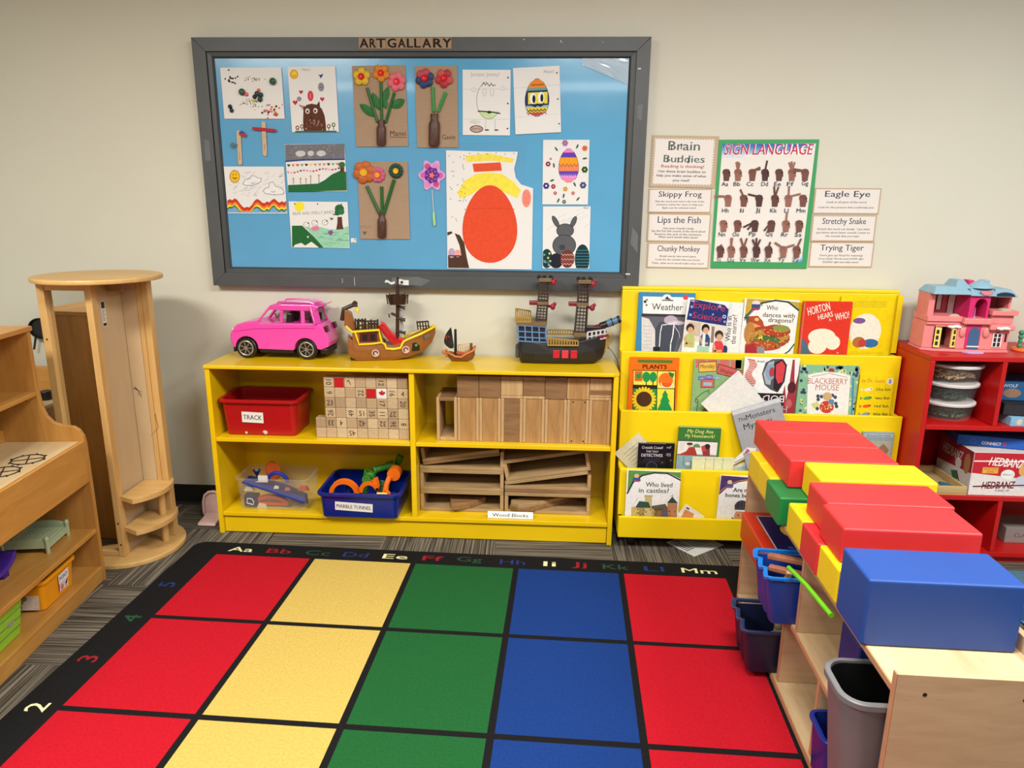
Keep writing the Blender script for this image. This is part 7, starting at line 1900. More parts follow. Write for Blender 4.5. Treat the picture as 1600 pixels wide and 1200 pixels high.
# green figure on an orange disc
t = thing('toy_figure', 'small green toy figure on an orange disc, beside the pink castle', 'toy', (1.955, 3.0, RH + 0.0005))
mb = MB(pm('orange_disc', (236, 110, 50), 0.4)); mb.lathe([(0.044, 0), (0.046, 0.004), (0.04, 0.012), (0.0001, 0.012)], n=24, cap1=False); mb.build('disc', t, smooth=True)
mb = MB(pm('teal_green_plastic', (56, 140, 104), 0.4)); x = -0.018
for z, r in ((0.02, 0.010), (0.04, 0.008), (0.056, 0.010), (0.074, 0.011)):
    mb.ball((x, 0, z), r)
mb.cyl((x, 0, 0.012), (x, 0, 0.07), 0.006); mb.build('body', t, smooth=True)
mb = MB(pm('yellow_bit', (220, 200, 110), 0.5)); mb.box(0.0, -0.02, 0.0125, 0.03, 0.01, 0.02); mb.build('yellow_seat', t, bevel=0.002)

# ------------------------------------------------------------------ low birch shelf with giant blocks
birch = wood('birch_veneer', (212, 180, 144), (190, 154, 118), axis=0, scale=10, rough=0.5, stretch=6)
birchy = wood('birch_shelf_surface', (214, 186, 146), (186, 152, 112), axis=1, scale=8, rough=0.5, stretch=6)
edge = pm('birch_edge_band', (196, 140, 104), 0.5, 0.08, 30)
LX0, LX1, LY0, LY1 = 0.712, 1.062, 1.288, 2.5
_before = set(COL.objects)
lo = thing('low_shelf', 'low birch shelf unit carrying giant coloured blocks, front right', 'shelf', (0, 0, 0.0085))
LZ = 0.547 - 0.0085
def panel(x0, y0, z0, x1, y1, z1, name, mat=birch, band='x', par=None):
    mb = MB(mat); mb.box(x0 + (0.003 if band == 'x' else 0), y0, z0, x1, y1, z1)
    if band == 'x':
        mb.box(x0, y0, z0, x0 + 0.0028, y1, z1, edge)
    return mb.build(name, par or lo, bevel=0.001)
near = panel(LX0, LY0, 0, LX1, LY0 + 0.016, LZ, 'end_panel'); panel(LX0, LY1 - 0.016, 0, LX1, LY1, LZ, 'end_panel')
mb = MB(ink('2a2018'))
for x in (0.772, 0.964):
    mb.cyl((x, LY0 - 0.0004, 0.495), (x, LY0 + 0.001, 0.495), 0.0045, n=10)
    mb.build('screw_hole', near); mb = MB(ink('2a2018'))
panel(LX0 + 0.002, LY0 + 0.0165, 0.486, LX1 - 0.0165, LY1 - 0.0165, 0.502, 'top_board', birchy)
panel(LX0 + 0.002, 1.492, 0.246, LX1 - 0.0165, LY1 - 0.0165, 0.2615, 'middle_shelf', birchy)
panel(LX0 - 0.004, LY0 + 0.0165, 0.0, LX1 - 0.0165, LY1 - 0.0165, 0.020, 'bottom_board', birchy)
mb = MB(birch); mb.box(LX1 - 0.016, LY0 + 0.0165, 0, LX1, LY1 - 0.0165, LZ); mb.build('back_panel', lo, bevel=0.001)
for y, z0, z1 in ((1.858, 0.262, 0.4855), (1.965, 0.0205, 0.2455), (1.655, 0.0205, 0.2455), (1.4925, 0.0205, 0.2455)):
    panel(LX0 + 0.003, y, z0, LX1 - 0.0165, y + 0.015, z1, 'divider')

GBL = 'giant blocks on the low shelf'
def plast(n, c): return pm('block_' + n, c, 0.5, 0.05, 5, bump=0.05, bscale=60, spec=0.6)
BR, BY, BB, BG = plast('red', (216, 40, 46)), plast('yellow', (244, 206, 14)), plast('blue', (24, 70, 150)), plast('green', (12, 122, 58))
TOPZ = 0.5108
def brick(x, y0, y1, z0, z1, mat, label, wd=0.325):
    mb = MB(mat); mb.box(0, 0, 0, wd, y1 - y0 - 0.002, z1 - z0 - 0.0012)
    return solo(mb, 'giant_block', label, 'block', GBL, loc=(x, y0 + 0.001, z0), bevel=0.006, seg=3)
brick(0.702, 1.436, 1.592, TOPZ, 0.673, BB, 'big blue block at the front of the row, full height', 0.328)
z1, z2 = TOPZ + 0.0935, TOPZ + 0.187
for y0, y1, m_, x, lab in ((1.606, 1.744, BY, 0.706, 'yellow lower block directly behind the big blue block'), (1.744, 1.880, BR, 0.703, 'red lower block between two yellow lower blocks'), (1.880, 2.016, BY, 0.706, 'yellow lower block between the red lower block and the green block'), (2.045, 2.20, BG, 0.690, 'green lower block sticking out toward the rug'), (2.21, 2.345, BY, 0.704, 'yellow lower block next to the green one, on its far side'), (2.345, 2.48, BY, 0.706, 'yellow lower block at the far end of the shelf')):
    brick(x, y0, y1, TOPZ, z1, m_, lab)
for y0, y1, m_, x, lab in ((1.640, 1.792, BR, 0.719, 'red upper block right behind the big blue block'), (1.796, 1.948, BR, 0.733, 'red upper block just in front of the yellow upper block'), (1.966, 2.115, BY, 0.772, 'yellow upper block between two groups of red upper blocks'), (2.122, 2.268, BR, 0.733, 'red upper block directly behind the yellow upper block'), (2.269, 2.414, BR, 0.734, 'red upper block in the middle of the far group of three'), (2.415, 2.556, BR, 0.735, 'red upper block at the far end of the row')):
    brick(x, y0, y1, z1, z2, m_, lab)
mb = MB(plast('navy', (22, 42, 112))); mb.box(0.737, 1.512, 0.2706, 1.02, 1.625, 0.46)
solo(mb, 'giant_block', 'dark blue block inside the low shelf, behind the grey wastebasket', 'block', GBL, bevel=0.006, seg=3)

# caddies, tray, wastebasket
def caddy(mat, rimmat, h, wx, wy, name, label, loc, rz=0.0):
    t = thing(name, label, 'caddy', loc, rz, 'plastic caddies in the low shelf')
    def outline(sx, sy, g):
        pts = []
        for k in range(24):                       # fluted left side with three lobes
            s = k / 23.0
            pts.append((-sx / 2 + g * abs(math.sin(PI * 3 * s)) ** 0.5 * -1 + g, sy / 2 - sy * s))
        for k in range(24):
            s = k / 23.0
            pts.append((sx / 2 - (0.02 * (1 - math.sin(PI * s)) ** 4), -sy / 2 + sy * s))
        return pts
    mb = MB(mat)
    L = [[(x, y, z) for x, y in outline(wx * a, wy * a, g)] for a, g, z in ((0.84, 0.009, 0.0), (0.86, 0.010, 0.006), (0.97, 0.009, h - 0.012))]
    L += [[(x, y, z) for x, y in outline(wx * a, wy * a, g)] for a, g, z in ((0.93, 0.009, h - 0.012), (0.82, 0.009, 0.012))]
    mb.loft(L); mb.build('body', t, smooth=True)
    mb = MB(rimmat)
    def rim(a, z, g=0.009): return [(x, y, z + 0.006 * math.cos(6 * PI * (0.5 - y / wy)) * (x < 0)) for x, y in outline(wx * a, wy * a, g)]
    mb.loft([rim(0.94, h - 0.0115), rim(1.02, h - 0.0115), rim(1.03, h - 0.004), rim(1.0, h), rim(0.94, h - 0.002)] + [rim(0.94, h - 0.0115)], None, False, False); mb.build('rim', t, smooth=True)
    return t
caddy(pm('caddy_blue', (28, 62, 150), 0.35, 0.1), pm('caddy_blue_rim', (24, 120, 214), 0.3, 0.05), 0.152, 0.29, 0.178, 'caddy', 'bright blue caddy of wooden pieces overhanging the middle shelf', (0.775, 1.974, 0.2702))
caddy(pm('caddy_navy', (26, 32, 62), 0.4, 0.1), pm('caddy_navy_rim', (40, 56, 96), 0.35, 0.08), 0.15, 0.31, 0.19, 'caddy', 'dark navy caddy overhanging the bottom shelf above the rug', (0.765, 2.088, 0.0292))
tan = wood('wooden_toy_tan', (206, 164, 122), (182, 138, 98), axis=1, scale=20); rose = wood('wooden_toy_rose', (176, 112, 84), (150, 90, 66), axis=1, scale=20); greyw = pm('khaki_toy_plastic', (128, 112, 88), 0.6, 0.2, 30)
GP2 = 'wooden pieces in the bright blue caddy'
for p0, p1, mt, wd, lab in (((0.665, 2.02, 0.425), (0.80, 1.935, 0.442), rose, 0.022, 'upper long reddish wooden stick across the blue caddy'), ((0.66, 1.985, 0.405), (0.78, 1.912, 0.414), rose, 0.022, 'lower long reddish wooden stick across the blue caddy'), ((0.705, 1.945, 0.36), (0.70, 1.925, 0.424), tan, 0.018, 'tan wooden stick standing at the front of the blue caddy'), ((0.70, 1.965, 0.385), (0.77, 1.95, 0.39), tan, 0.018, 'tan wooden stick under the reddish ones in the blue caddy'), ((0.715, 1.912, 0.38), (0.77, 1.907, 0.39), tan, 0.02, 'short tan wooden piece at the near end of the blue caddy')):
    mb = MB(mt); mb.bar(p0, p1, wd, wd * 0.7); solo(mb, 'wooden_stick', lab, 'toy piece', GP2, bevel=0.003)
GP3 = 'toys in the navy caddy'
for p0, p1, wd, lab in (((0.68, 2.02, 0.14), (0.76, 2.02, 0.168), 0.026, 'khaki toy part lying in the navy caddy'), ((0.715, 2.04, 0.10), (0.73, 2.05, 0.17), 0.022, 'khaki toy part standing in the navy caddy'), ((0.70, 2.045, 0.14), (0.77, 2.05, 0.155), 0.016, 'pale khaki toy part at near end of the navy caddy')):
    mb = MB(greyw if 'pale' not in lab else pm('cream_toy', (186, 172, 142), 0.6, 0.1)); mb.bar(p0, p1, wd, wd * 0.8); mb.ball(p1, wd * 0.7); solo(mb, 'toy_part', lab, 'toy piece', GP3, bevel=0.003)
mb = MB(pm('lime_plastic', (110, 196, 30), 0.35)); mb.tube([(0.690, 1.905, 0.448), (0.690, 1.85, 0.459), (0.696, 1.77, 0.468), (0.700, 1.68, 0.474), (0.704, 1.61, 0.478)], 0.0065, None, 10)
solo(mb, 'toy_wand', 'lime green rod poking out of the blue caddy past the yellow block', 'toy', smooth=True)
t = thing('toy_box', 'red orange box with a dark picture lid, behind the bright blue caddy', 'box', (0.86, 2.28, 0.2702))
mb = MB(pm('orange_red_box', (206, 50, 24), 0.4)); mb.box(-0.165, -0.17, 0, 0.165, 0.19, 0.10); bx_ = mb.build('body', t, bevel=0.004)
cv = CV((0, 0, 100, 100), 0.26, 0.30, ink('20205c', 0.4), t=0.0006)
cv.L([(1, 1), (99, 1), (99, 99), (1, 99)], 2, 'd0b8b0', closed=True); cv.B(62, 6, 98, 98, 'a02820'); cv.E(30, 40, 9, 14, 'e8c040'); cv.E(30, 22, 4, 8, 'e8c040'); cv.L([(34, 60), (48, 64), (44, 78), (34, 72)], 4, 'd06070', closed=True); cv.B(56, 20, 60, 50, 'c8c0d8'); cv.E(80, 50, 8, 8, 'e8d880')
for k in range(10):
    cv.E(20 + 5 * k, 82 + 6 * (k % 3), 4, 4, ['3058a0', '28387c', '4878b8'][k % 3], 8, up=False)
cv.build('lid_picture', t, M=Matrix.Translation((0.005, 0.005, 0.1002)))
gw = pm('grey_bin_plastic', (112, 110, 112), 0.45, 0.06, 10)
t = thing('wastebasket', 'grey plastic wastebasket standing in the near bay of the low shelf', 'wastebasket', (0.80, 1.392, 0.0292))
tub(gw, 0.325, 0.150, 0.24, 0.115, 0.425, th=0.004, rim=0.008, r=0.045, lip=0.014, n=8).build('body', t, smooth=True)
mb = MB(pm('black_bin_liner', (24, 23, 24), 0.35, 0.2, 20, bump=0.4))
mb.loft([[(x, y, z) for x, y in rr(w_, d_, r_, 6)] for w_, d_, r_, z in ((0.314, 0.139, 0.042, 0.42), (0.296, 0.13, 0.042, 0.30), (0.262, 0.112, 0.035, 0.12), (0.235, 0.10, 0.03, 0.04))], None, False, True); mb.build('liner', t, smooth=True)
t = thing('storage_bin', 'small blue bin with papers low in the near bay of the shelf', 'bin', (0.83, 1.58, 0.0292))
tub(pm('blue_small_bin', (22, 42, 128), 0.35, 0.06), 0.27, 0.118, 0.25, 0.105, 0.155, r=0.02, rim=0.008, lip=0.008).build('body', t, smooth=True)
for y, h, c, lab in ((1.555, 0.15, 'd0b020', 'yellow booklet standing in the small blue bin'), (1.60, 0.145, '1c1c22', 'black booklet standing in the small blue bin'), (1.575, 0.135, 'e0dcd8', 'white booklet standing in the small blue bin')):
    mb = MB(ink(c, 0.5)); mb.box(0.745, y, 0.036, 0.91, y + 0.006, 0.036 + h); solo(mb, 'booklet', lab, 'paper', 'booklets in the small blue bin')
# the whole unit stands slightly askew
_T = Matrix.Translation((LX0, LY0, 0)) @ Matrix.Rotation(R(-1.43), 4, 'Z') @ Matrix.Translation((-LX0, -LY0, 0))
for o in COL.objects:
    if o not in _before and o.parent is None:
        o.matrix_world = _T @ (Matrix.Translation(o.location) @ o.rotation_euler.to_matrix().to_4x4())
# other rug at the right and a book corner on it
rug2 = CV((0, 0, 160, 200), 1.6, 2.0, pile('teal', (40, 74, 122)), t=0.008, corner=0.04); rug2.DZ = 0.0002
rug2.P([(0, 0), (160, 0), (160, 45), (70, 60), (30, 30), (0, 28)], pile('slate', (84, 120, 140))); rug2.P([(8, 14), (60, 6), (90, 18), (40, 28), (12, 26)], pile('peach', (206, 168, 150))); rug2.P([(0, 38), (40, 52), (30, 80), (0, 70)], pile('sky', (86, 130, 156))); rug2.E(100, 110, 46, 40, pile('peach', (206, 168, 150)))
o = rug2.build('rug', loc=(2.53, 1.78, 0)); tag(o, 'blue patterned rug on the floor at the far right edge', 'rug')
t = thing('book', 'dark red book lying on the blue rug, only its corner in view', 'book', (1.83, 2.27, 0.009), R(-30))
mb = MB(pagem); mb.box(-0.085, -0.11, 0.002, 0.085, 0.11, 0.016); mb.build('pages', t)
mb = MB(ink('8c1c2c', 0.4)); mb.box(-0.088, -0.113, 0.0, 0.088, 0.113, 0.0015); mb.box(-0.088, -0.113, 0.0165, 0.088, 0.113, 0.018); mb.build('cover', t)
# ------------------------------------------------------------------ left play desk
maple = wood('maple_stained', (208, 152, 76), (184, 126, 56), axis=0, scale=8, rough=0.38, stretch=7, coat=0.15)
maplez = wood('maple_stained_upright', (200, 144, 72), (172, 116, 52), axis=2, scale=8, rough=0.4, stretch=7, coat=0.15)
maplet = wood('pale_desk_top', (224, 198, 156), (206, 176, 130), axis=0, scale=8, rough=0.4, stretch=8)
dA = math.atan2(-0.994, 0.106)
DX = 1.22
dk = thing('play_desk', 'maple play desk with upper hutch and two lower shelves, at the left edge', 'play desk', (-1.720, 2.486, 0.0), dA)
prof = [(0, 0.0), (0, 0.565), (-0.004, 0.595), (-0.016, 0.618), (-0.036, 0.632), (-0.075, 0.637), (-0.105, 0.648), (-0.126, 0.672), (-0.138, 0.71), (-0.146, 0.79), (-0.146, 0.985), (-0.148, 0.99), (-0.40, 0.99), (-0.40, 0.0)]
for x0 in (0.0, DX):
    mb = MB(maplez); mb.prism_x(prof, x0, x0 + 0.018); mb.build('end_panel', dk, bevel=0.002)
def dbx(x0, y0, z0, x1, y1, z1, mat, name, bevel=0.002):
    mb = MB(mat); mb.box(x0, y0, z0, x1, y1, z1); return mb.build(name, dk, bevel=bevel)
i0, i1 = 0.0185, DX - 0.0005
dbx(-0.004, -0.402, 0.9905, DX + 0.02, -0.140, 1.008, maple, 'top_board')
dbx(i0, -0.39, 0.752, i1, -0.147, 0.768, maple, 'hutch_shelf')
dbx(i0, -0.399, 0.05, i1, -0.391, 0.9895, maplez, 'back_panel')
dt = dbx(i0, -0.389, 0.558, i1, -0.022, 0.575, maplet, 'desk_top')
dbx(i0, -0.020, 0.415, i1, -0.002, 0.577, maple, 'apron')
dbx(i0, -0.389, 0.204, i1, -0.004, 0.221, maple, 'shelf_board')
dbx(i0, -0.389, 0.044, i1, -0.002, 0.061, maple, 'bottom_shelf')
dbx(i0, -0.020, 0.0, i1, -0.003, 0.0435, maple, 'kickplate')
dbx(i0, -0.31, 0.576, 0.34, -0.287, 0.622, maple, 'rear_rail')
for k, (x, y) in enumerate(((0.215, -0.092), (0.335, -0.105))):
    mb = MB(ink('241a12'))
    pts = [(x + 0.05 * math.cos(2 * PI * i / 24), y + 0.05 * math.sin(2 * PI * i / 24), 0.5758) for i in range(24)]
    mb.tube(pts, 0.0022, None, 6, closed=True)
    for a in (0.4, 0.4 + PI / 2):
        mb.bar((x - 0.05 * math.cos(a), y - 0.05 * math.sin(a), 0.5758), (x + 0.05 * math.cos(a), y + 0.05 * math.sin(a), 0.5758), 0.003, 0.003)
    for i in range(8):
        a = 2 * PI * i / 8; mb.cyl((x + 0.048 * math.cos(a), y + 0.048 * math.sin(a), 0.5758), (x + 0.058 * math.cos(a), y + 0.058 * math.sin(a), 0.5758), 0.003, n=6)
    mb.build('burner_mark', dt)
mb = MB(ink('1c140c')); mb.cyl((0.0187, -0.19, 0.735), (0.0192, -0.19, 0.735), 0.004, n=8); mb.build('screw_hole', dk)
def dloc(x, y, z):
    c, s = math.cos(dA), math.sin(dA)
    return (-1.720 + c * x - s * y, 2.486 + s * x + c * y, z)
# mint doll bed
mint = pm('mint_plastic', (168, 182, 146), 0.45, 0.05)
t = thing('doll_bed', 'pale mint toy bed with scalloped side on the desk shelf', 'toy bed', dloc(0.150, -0.150, 0.2212), dA + R(3))
BL, BD = 0.145, 0.150
mb = MB(mint); mb.box(-BL / 2, -BD / 2, 0.018, BL / 2, BD / 2, 0.036)
n = 16
for s in (-1, 1):
    for k in range(n):
        x = -BL / 2 + BL * (k + 0.5) / n; mb.cyl((x, s * BD / 2 - 0.002, 0.018), (x, s * BD / 2 + 0.002, 0.018), BL / n / 2, n=8)
mb.build('frame', t, bevel=0.002)
mb = MB(mint)
for k in range(9):
    y = -BD / 2 + 0.016 + (BD - 0.032) * k / 8; mb.box(-BL / 2 + 0.012, y - 0.0065, 0.0362, BL / 2 - 0.012, y + 0.0065, 0.041)
mb.build('slats', t, bevel=0.0015)
for s in (-1, 1):
    mb = MB(mint); n = 12
    top = [(-BD / 2 + BD * k / n, 0.050 + (0.014 if s < 0 else 0.005) * math.sin(PI * k / n) ** 0.6) for k in range(n + 1)]
    mb.prism_x([(BD / 2, 0.020), (-BD / 2, 0.020)] + top, s * BL / 2 - 0.004, s * BL / 2 + 0.004); mb.build('headboard' if s < 0 else 'footboard', t, bevel=0.001)
    for q in (-1, 1):
        mb = MB(mint); mb.lathe([(0.007, 0), (0.0075, 0.03), (0.0075, 0.048), (0.009, 0.052), (0.008, 0.059), (0.004, 0.064), (0.0005, 0.065)], n=12, c=(s * BL / 2, q * BD / 2, 0)); mb.build('leg', t, smooth=True)
t = thing('toy_chaise', 'purple curved toy seat on the desk shelf, left of the mint bed', 'toy', dloc(0.425, -0.16, 0.2212), dA)
mb = MB(pm('purple_plastic', (72, 40, 150), 0.35, 0.05))
pr = [(-0.10, 0.0), (-0.085, 0.012), (-0.05, 0.022), (0.0, 0.022), (0.05, 0.03), (0.08, 0.05), (0.09, 0.072), (0.078, 0.074), (0.065, 0.06), (0.04, 0.046), (0.0, 0.038), (-0.05, 0.036), (-0.085, 0.036), (-0.112, 0.042), (-0.12, 0.03), (-0.115, 0.0)]
mb.prism_y([(-x, z) for x, z in pr], -0.06, 0.06); mb.build('seat', t, bevel=0.004)
mb = MB(pm('purple_plastic_dark', (56, 30, 126), 0.4, 0.05)); mb.box(-0.05, -0.05, 0.0, -0.02, 0.05, 0.021); mb.build('foot', t, bevel=0.003)
t = thing('toy_pot', 'dark green toy lump behind the purple seat on the desk shelf', 'toy', dloc(0.36, -0.30, 0.2212), dA)
mb = MB(pm('olive_plastic', (66, 74, 52), 0.5, 0.1)); mb.lathe([(0.03, 0), (0.045, 0.02), (0.05, 0.05), (0.04, 0.07), (0.0005, 0.072)], n=18); mb.build('body', t, smooth=True)
# orange pony bin
t = thing('storage_bin', 'orange bin with pony labels on the bottom desk shelf', 'bin', dloc(0.245, -0.125, 0.0612), dA)
orb = pm('orange_bin_plastic', (240, 158, 16), 0.35, 0.05, 8)
tub(orb, 0.205, 0.19, 0.185, 0.17, 0.115, r=0.02, rim=0.009, lip=0.01).build('body', t, smooth=True)
def fr(x, z): return Matrix.Translation((x, 0.0905 + z * 0.086, z)) @ Matrix.Rotation(PI, 4, 'Z') @ Matrix.Rotation(PI / 2 + 0.085, 4, 'X')
label_card(t, 'PONY', 0.062, 0.034, fr(-0.02, 0.074) @ Matrix.Rotation(R(2), 4, 'Z'), c='2c3a8c', bold=0.03, wid=0.8, name='pony_label')
cv = CV((0, 0, 100, 60), 0.054, 0.034, ink('e8c8cc'), t=0.0006); cv.E(30, 34, 16, 14, 'c87888'); cv.E(22, 16, 9, 9, 'd890a0'); cv.B(18, 40, 24, 58, 'c87888'); cv.B(36, 40, 42, 58, 'c87888'); cv.B(56, 0, 100, 60, 'ecd8d0'); cv.E(78, 28, 12, 10, '2c2c34'); cv.E(88, 16, 8, 9, '2c2c34'); cv.B(70, 34, 76, 54, '2c2c34'); cv.build('pony_picture', t, M=fr(-0.02, 0.040))
cv = CV((0, 0, 100, 70), 0.13, 0.088, ink('dcc8b8'), t=0.0006); cv.T('Ponies', 50, 16, hgt=14, wid=60, c='3c3038'); cv.E(44, 46, 16, 10, '8c7050'); cv.E(62, 36, 8, 8, '8c7050'); cv.B(34, 50, 39, 66, '7c6044'); cv.B(50, 50, 55, 66, '7c6044')
cv.build('side_label', t, M=Matrix.Translation((0.0985, 0.01, 0.054)) @ Matrix.Rotation(PI / 2, 4, 'Z') @ Matrix.Rotation(PI / 2 - 0.085, 4, 'X'))
GPN = 'toys in the orange bin'
for x, y, z, c, r, lab in ((0.19, -0.13, 0.150, '5c2c50', 0.026, 'plum coloured toy at the far end of the orange bin'), (0.25, -0.12, 0.148, '3c2c44', 0.028, 'dark toy in the middle of the orange bin'), (0.30, -0.11, 0.146, '8c7c8c', 0.022, 'greyish toy at the near end of the orange bin')):
    mb = MB(ink(c, 0.5)); mb.ball((0, 0, 0), r, s=(1.1, 1.4, 0.9)); mb.ball((0.01, 0.03, 0.008), r * 0.5); mb.cyl((0, 0, -r), (0, 0, -r * 0.3), r * 0.4)
    solo(mb, 'toy_pony', lab, 'toy', GPN, loc=dloc(x, y, z), smooth=True)
# green basket
t = thing('basket', 'lime green woven plastic basket on the bottom desk shelf, at left edge', 'basket', dloc(0.565, -0.115, 0.0612), dA)
gpm = pm('lime_basket', (150, 206, 50), 0.5, 0.1, 60, bump=0.5, bscale=110, stretch=(1, 1, 5))
tub(gpm, 0.24, 0.17, 0.20, 0.145, 0.135, r=0.018, rim=0.004, lip=0.008).build('body', t, smooth=True)
mb = MB(pm('basket_slot', (92, 128, 84), 0.7))
for k in range(3):
    z = 0.035 + 0.03 * k; mb.box(-0.09 - 0.008 * k, 0.0735 + z * 0.088, z, 0.09, 0.0745 + z * 0.088, z + 0.0025)
    mb.build('weave_band', t); mb = MB(pm('basket_slot', (92, 128, 84), 0.7))
mb = MB(pm('grey_handle', (150, 146, 132), 0.6)); mb.X = Matrix.Translation((-0.045, 0.0785, 0.075)) @ Matrix.Rotation(PI / 2 + 0.09, 4, 'X'); mb.prism(rr(0.036, 0.03, 0.012, 5), -0.001, 0.002); mb.build('handle_hole', t)
for x, y, c, lab in ((0.56, -0.12, 'c8c0c4', 'pale grey toy inside the lime basket'), (0.51, -0.15, '6c5c40', 'brown toy at the back of the lime basket')):
    mb = MB(ink(c, 0.5)); mb.ball((0, 0, 0), 0.024, s=(1.1, 1, 0.9)); mb.ball((-0.012, 0.01, 0.014), 0.011)
    solo(mb, 'toy_lump', lab, 'toy', loc=dloc(x, y, 0.13 if 'pale' in lab else 0.125), smooth=True)

# ------------------------------------------------------------------ dress-up mirror stand
mw = wood('pale_maple', (220, 178, 116), (200, 154, 92), axis=2, scale=8, rough=0.42, stretch=8)
mwx = wood('pale_maple_disc', (224, 182, 118), (204, 158, 94), axis=0, scale=8, rough=0.4, stretch=8)
cream = wood('cream_panel', (206, 178, 140), (196, 166, 128), axis=2, scale=6, rough=0.6, stretch=5)
ms = thing('dress_up_stand', 'round topped maple stand with tall mirror and curved shelves by the wall', 'mirror stand', (-1.768, 2.755, 0.0))
mb = MB(mwx); mb.prism(circ(0.231, 56), 1.148, 1.166); mb.build('top_disc', ms, bevel=0.005)
mb = MB(mwx); mb.prism(circ(0.212, 56), 0.0, 0.022); mb.build('base_disc', ms, bevel=0.005)
P1 = (0.036, -0.118); P0 = (-0.148, -0.118); Cn = (0.036, 0.072); P2 = (0.137, 0.088)
YM = P1[1]
def post(p, w_=0.024, d_=0.036, name='post', z0=0.0225, z1=1.1475):
    mb = MB(mw); mb.box(p[0] - w_ / 2, p[1] - d_ / 2, z0, p[0] + w_ / 2, p[1] + d_ / 2, z1); return mb.build(name, ms, bevel=0.002)
post(P0, 0.030); post(P1, 0.026); post(P2, 0.028)
mb = MB(mwx); mb.box(P0[0] + 0.0155, YM - 0.016, 1.118, P1[0] - 0.0135, YM + 0.016, 1.1475); mb.build('top_rail', ms, bevel=0.002)
mb = MB(mwx); mb.box(P0[0] + 0.0155, YM - 0.016, 0.0225, P1[0] - 0.0135, YM + 0.016, 0.045); mb.build('bottom_rail', ms, bevel=0.002)
mt, nt, b_ = _new('mirror_glass')
no = _n(nt, 'ShaderNodeTexNoise', i_Scale=30.0, i_Detail=4.0)
mr = _n(nt, 'ShaderNodeMapRange'); mr.inputs['To Min'].default_value = 0.01; mr.inputs['To Max'].default_value = 0.05
nt.links.new(no.outputs['Fac'], mr.inputs['Value']); nt.links.new(mr.outputs[0], b_.inputs['Roughness'])
b_.inputs['Metallic'].default_value = 1.0; b_.inputs['Base Color'].default_value = (0.72, 0.70, 0.66, 1)
mb = MB(mt); mb.box(P0[0] + 0.0155, YM + 0.004, 0.0455, P1[0] - 0.0135, YM + 0.008, 1.1175); mb.build('mirror', ms)
mb = MB(cream); mb.box(P0[0] + 0.0155, YM + 0.0085, 0.0455, P1[0] - 0.0135, YM + 0.014, 1.1175); mb.build('mirror_back', ms)
mb = MB(cream)
a, c = Vector((P1[0] - 0.004, P1[1] + 0.0185, 0)), Vector((Cn[0], Cn[1], 0))
d_ = (c - a).normalized(); s_ = Vector((-d_.y, d_.x, 0)) * 0.004
mb.prism([tuple((a + s_)[:2]), tuple((a - s_)[:2]), tuple((c - s_)[:2]), tuple((c + s_)[:2])], 0.0225, 1.1475); mb.build('inner_panel', ms)
mb = MB(cream); mb.box(Cn[0] + 0.006, Cn[1] - 0.004, 0.0225, P2[0] - 0.0345, Cn[1] + 0.004, 1.1475); mb.build('inner_panel', ms)
mb = MB(mw); mb.box(P2[0] - 0.033, Cn[1] - 0.004, 0.0225, P2[0] - 0.0145, Cn[1] + 0.006, 1.1475); mb.build('post_stop', ms)
for z, r in ((0.262, 0.186), (0.126, 0.19)):
    mb = MB(mwx)
    pts = [(P1[0] + 0.0135, YM + 0.002)] + [(r * math.cos(R(q)), r * math.sin(R(q))) for q in range(-52, 38, 6)] + [(P2[0] + 0.0145, P2[1] + 0.014), (P2[0] + 0.0145, 0.0685), (P2[0] - 0.034, 0.0685), (P2[0] - 0.034, Cn[1] - 0.005), (Cn[0] + 0.008, Cn[1] - 0.005)]
    mb.prism(pts, z, z + 0.02); mb.build('curved_shelf', ms, bevel=0.003)
for z0, z1 in ((0.0225, 0.1255), (0.1465, 0.2615)):
    mb = MB(mw); mb.cyl((0.138, 0.02, z0), (0.138, 0.02, z1), 0.015, n=16); mb.build('spindle', ms, smooth=True)
mb = MB(ink('201408'))
for x, z in ((P1[0], 0.17), (P1[0], 0.075), (P0[0], 0.93)):
    mb.cyl((x, P1[1] - 0.0184, z), (x, P1[1] - 0.0178, z), 0.004, n=8); mb.build('screw_hole', ms); mb = MB(ink('201408'))
d2 = Matrix.Translation(((P1[0] + Cn[0]) / 2 + 0.0, 0, 0))
cv = CV((0, 0, 40, 140), 0.026, 0.10, ink('e4dcd0'), t=0.0006); cv.B(4, 4, 36, 40, '3c3434'); cv.B(4, 120, 36, 136, '302c2c')
for k in range(8):
    cv.L([(6, 50 + 8 * k), (34 - 6 * (k % 3), 50 + 8 * k)], 3, '5c4440', up=False)
ang = math.atan2(d_.y, d_.x)
pp = a + d_ * 0.045 - s_ * 1.1
cv.build('sticker', ms, M=Matrix.Translation((pp.x, pp.y, 1.02)) @ Matrix.Rotation(ang, 4, 'Z') @ Matrix.Rotation(PI / 2, 4, 'X'))
mb = MB(pm('corner_block', (150, 110, 70), 0.6, 0.2, 30)); mb.box(P1[0] + 0.02, -0.05, 1.105, P2[0] - 0.02, 0.015, 1.1475); mb.build('corner_block', ms, bevel=0.006)
mb = MB(ink('3c2c20')); q = Vector((Cn[0] + 0.03, Cn[1] - 0.0045, 0.68))
for k in range(9):
    mb.bar(q, q + Vector((rnd.uniform(-0.03, 0.02), -0.0002, rnd.uniform(-0.03, 0.03))), 0.0015, 0.0006)
mb.bar(q + Vector((0.06, 0, -0.1)), q + Vector((0.068, 0, -0.16)), 0.0014, 0.0005); mb.bar(q + Vector((0.068, 0, -0.16)), q + Vector((0.03, 0, -0.2)), 0.0014, 0.0005)
mb.build('pen_scribble', ms)

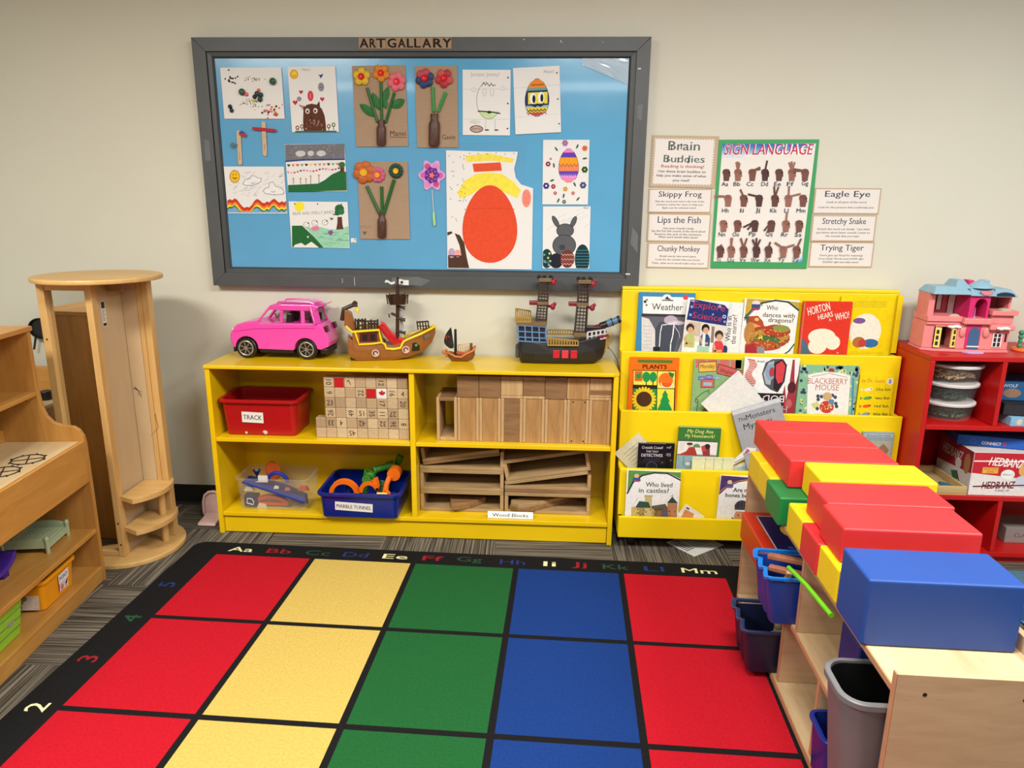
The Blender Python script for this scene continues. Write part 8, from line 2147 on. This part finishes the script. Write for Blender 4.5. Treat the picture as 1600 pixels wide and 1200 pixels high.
# ------------------------------------------------------------------ toy kitchen behind, with a pan on the wall
t = thing('toy_kitchen', 'wooden toy stove mostly hidden behind the desk and the mirror stand', 'toy kitchen', (-2.40, 2.98, 0.0))
mb = MB(maplez); mb.box(-0.25, -0.17, 0, 0.25, 0.17, 0.575); mb.build('body', t, bevel=0.003)
mb = MB(maple); mb.box(-0.25, 0.15, 0.5755, 0.25, 0.17, 0.70); mb.build('backsplash', t, bevel=0.003)
mb = MB(maplet); mb.box(-0.255, -0.18, 0.5755, 0.255, 0.149, 0.592); tp = mb.build('stove_top', t, bevel=0.002)
for x in (-0.12, 0.13):
    mb = MB(pm('burner_olive', (74, 68, 42), 0.6, 0.2)); mb.lathe([(0.058, 0.0), (0.06, 0.003), (0.05, 0.004), (0.0005, 0.004)], n=28, c=(x, 0.05, 0.5925)); mb.build('burner', tp)
for x, y in ((0.142, -0.06), (0.192, -0.02)):
    mb = MB(blk); mb.cyl((x, y, 0.5925), (x, y, 0.632), 0.026, n=20); mb.build('knob', t, bevel=0.003)
mb = MB(chrome); mb.box(0.10, -0.168, 0.5925, 0.235, -0.115, 0.615); mb.build('control_plate', t, bevel=0.004)
t = thing('toy_pan', 'black toy pan hanging at the left side of the mirror stand', 'pan', (-2.345, 3.19, 0.87))
mb = MB(blk); L = []
for r, y in ((0.0005, 0.0), (0.048, 0.0), (0.05, -0.014), (0.046, -0.014), (0.044, -0.003), (0.0005, -0.003)):
    L.append([(r * 1.25 * math.cos(2 * PI * k / 24), y, r * math.sin(2 * PI * k / 24)) for k in range(24)])
mb.loft(L, None, False, False); mb.build('pan', t, smooth=True)
mb = MB(blk); mb.bar((-0.035, -0.008, -0.04), (-0.052, -0.008, -0.10), 0.008, 0.006); mb.build('handle', t)
mb = MB(maple); mb.cyl((0.03, 0.024, 0.02), (0.03, -0.004, 0.02), 0.006, n=10); mb.build('peg', t)

# ------------------------------------------------------------------ pink piece beside the yellow shelf
t = thing('plastic_toy', 'pale pink plastic piece on the carpet by the left end of the yellow shelf', 'toy', (-1.515, 3.06, 0.0))
pk = pm('pale_pink_plastic', (214, 178, 172), 0.45, 0.05)
back = [(-0.038, 0.0), (-0.046, 0.03), (-0.044, 0.08), (-0.034, 0.112), (-0.015, 0.128), (0.01, 0.132), (0.035, 0.122), (0.05, 0.09), (0.052, 0.0)]
mb = MB(pk); mb.prism_y([(x - 0.035, z + 0.004) for x, z in back], 0.0, 0.014); mb.build('back', t, bevel=0.005)
mb = MB(pk); mb.tube([(x - 0.035, -0.004, z + 0.004) for x, z in back], 0.006, None, 8); mb.build('back_rim', t, smooth=True)
mb = MB(pk); mb.prism_x([(0.0, 0.004), (0.0, 0.03), (-0.04, 0.022), (-0.09, 0.018), (-0.10, 0.006), (-0.09, 0.0005), (-0.03, 0.0005)], -0.07, 0.014); mb.build('seat', t, bevel=0.004)
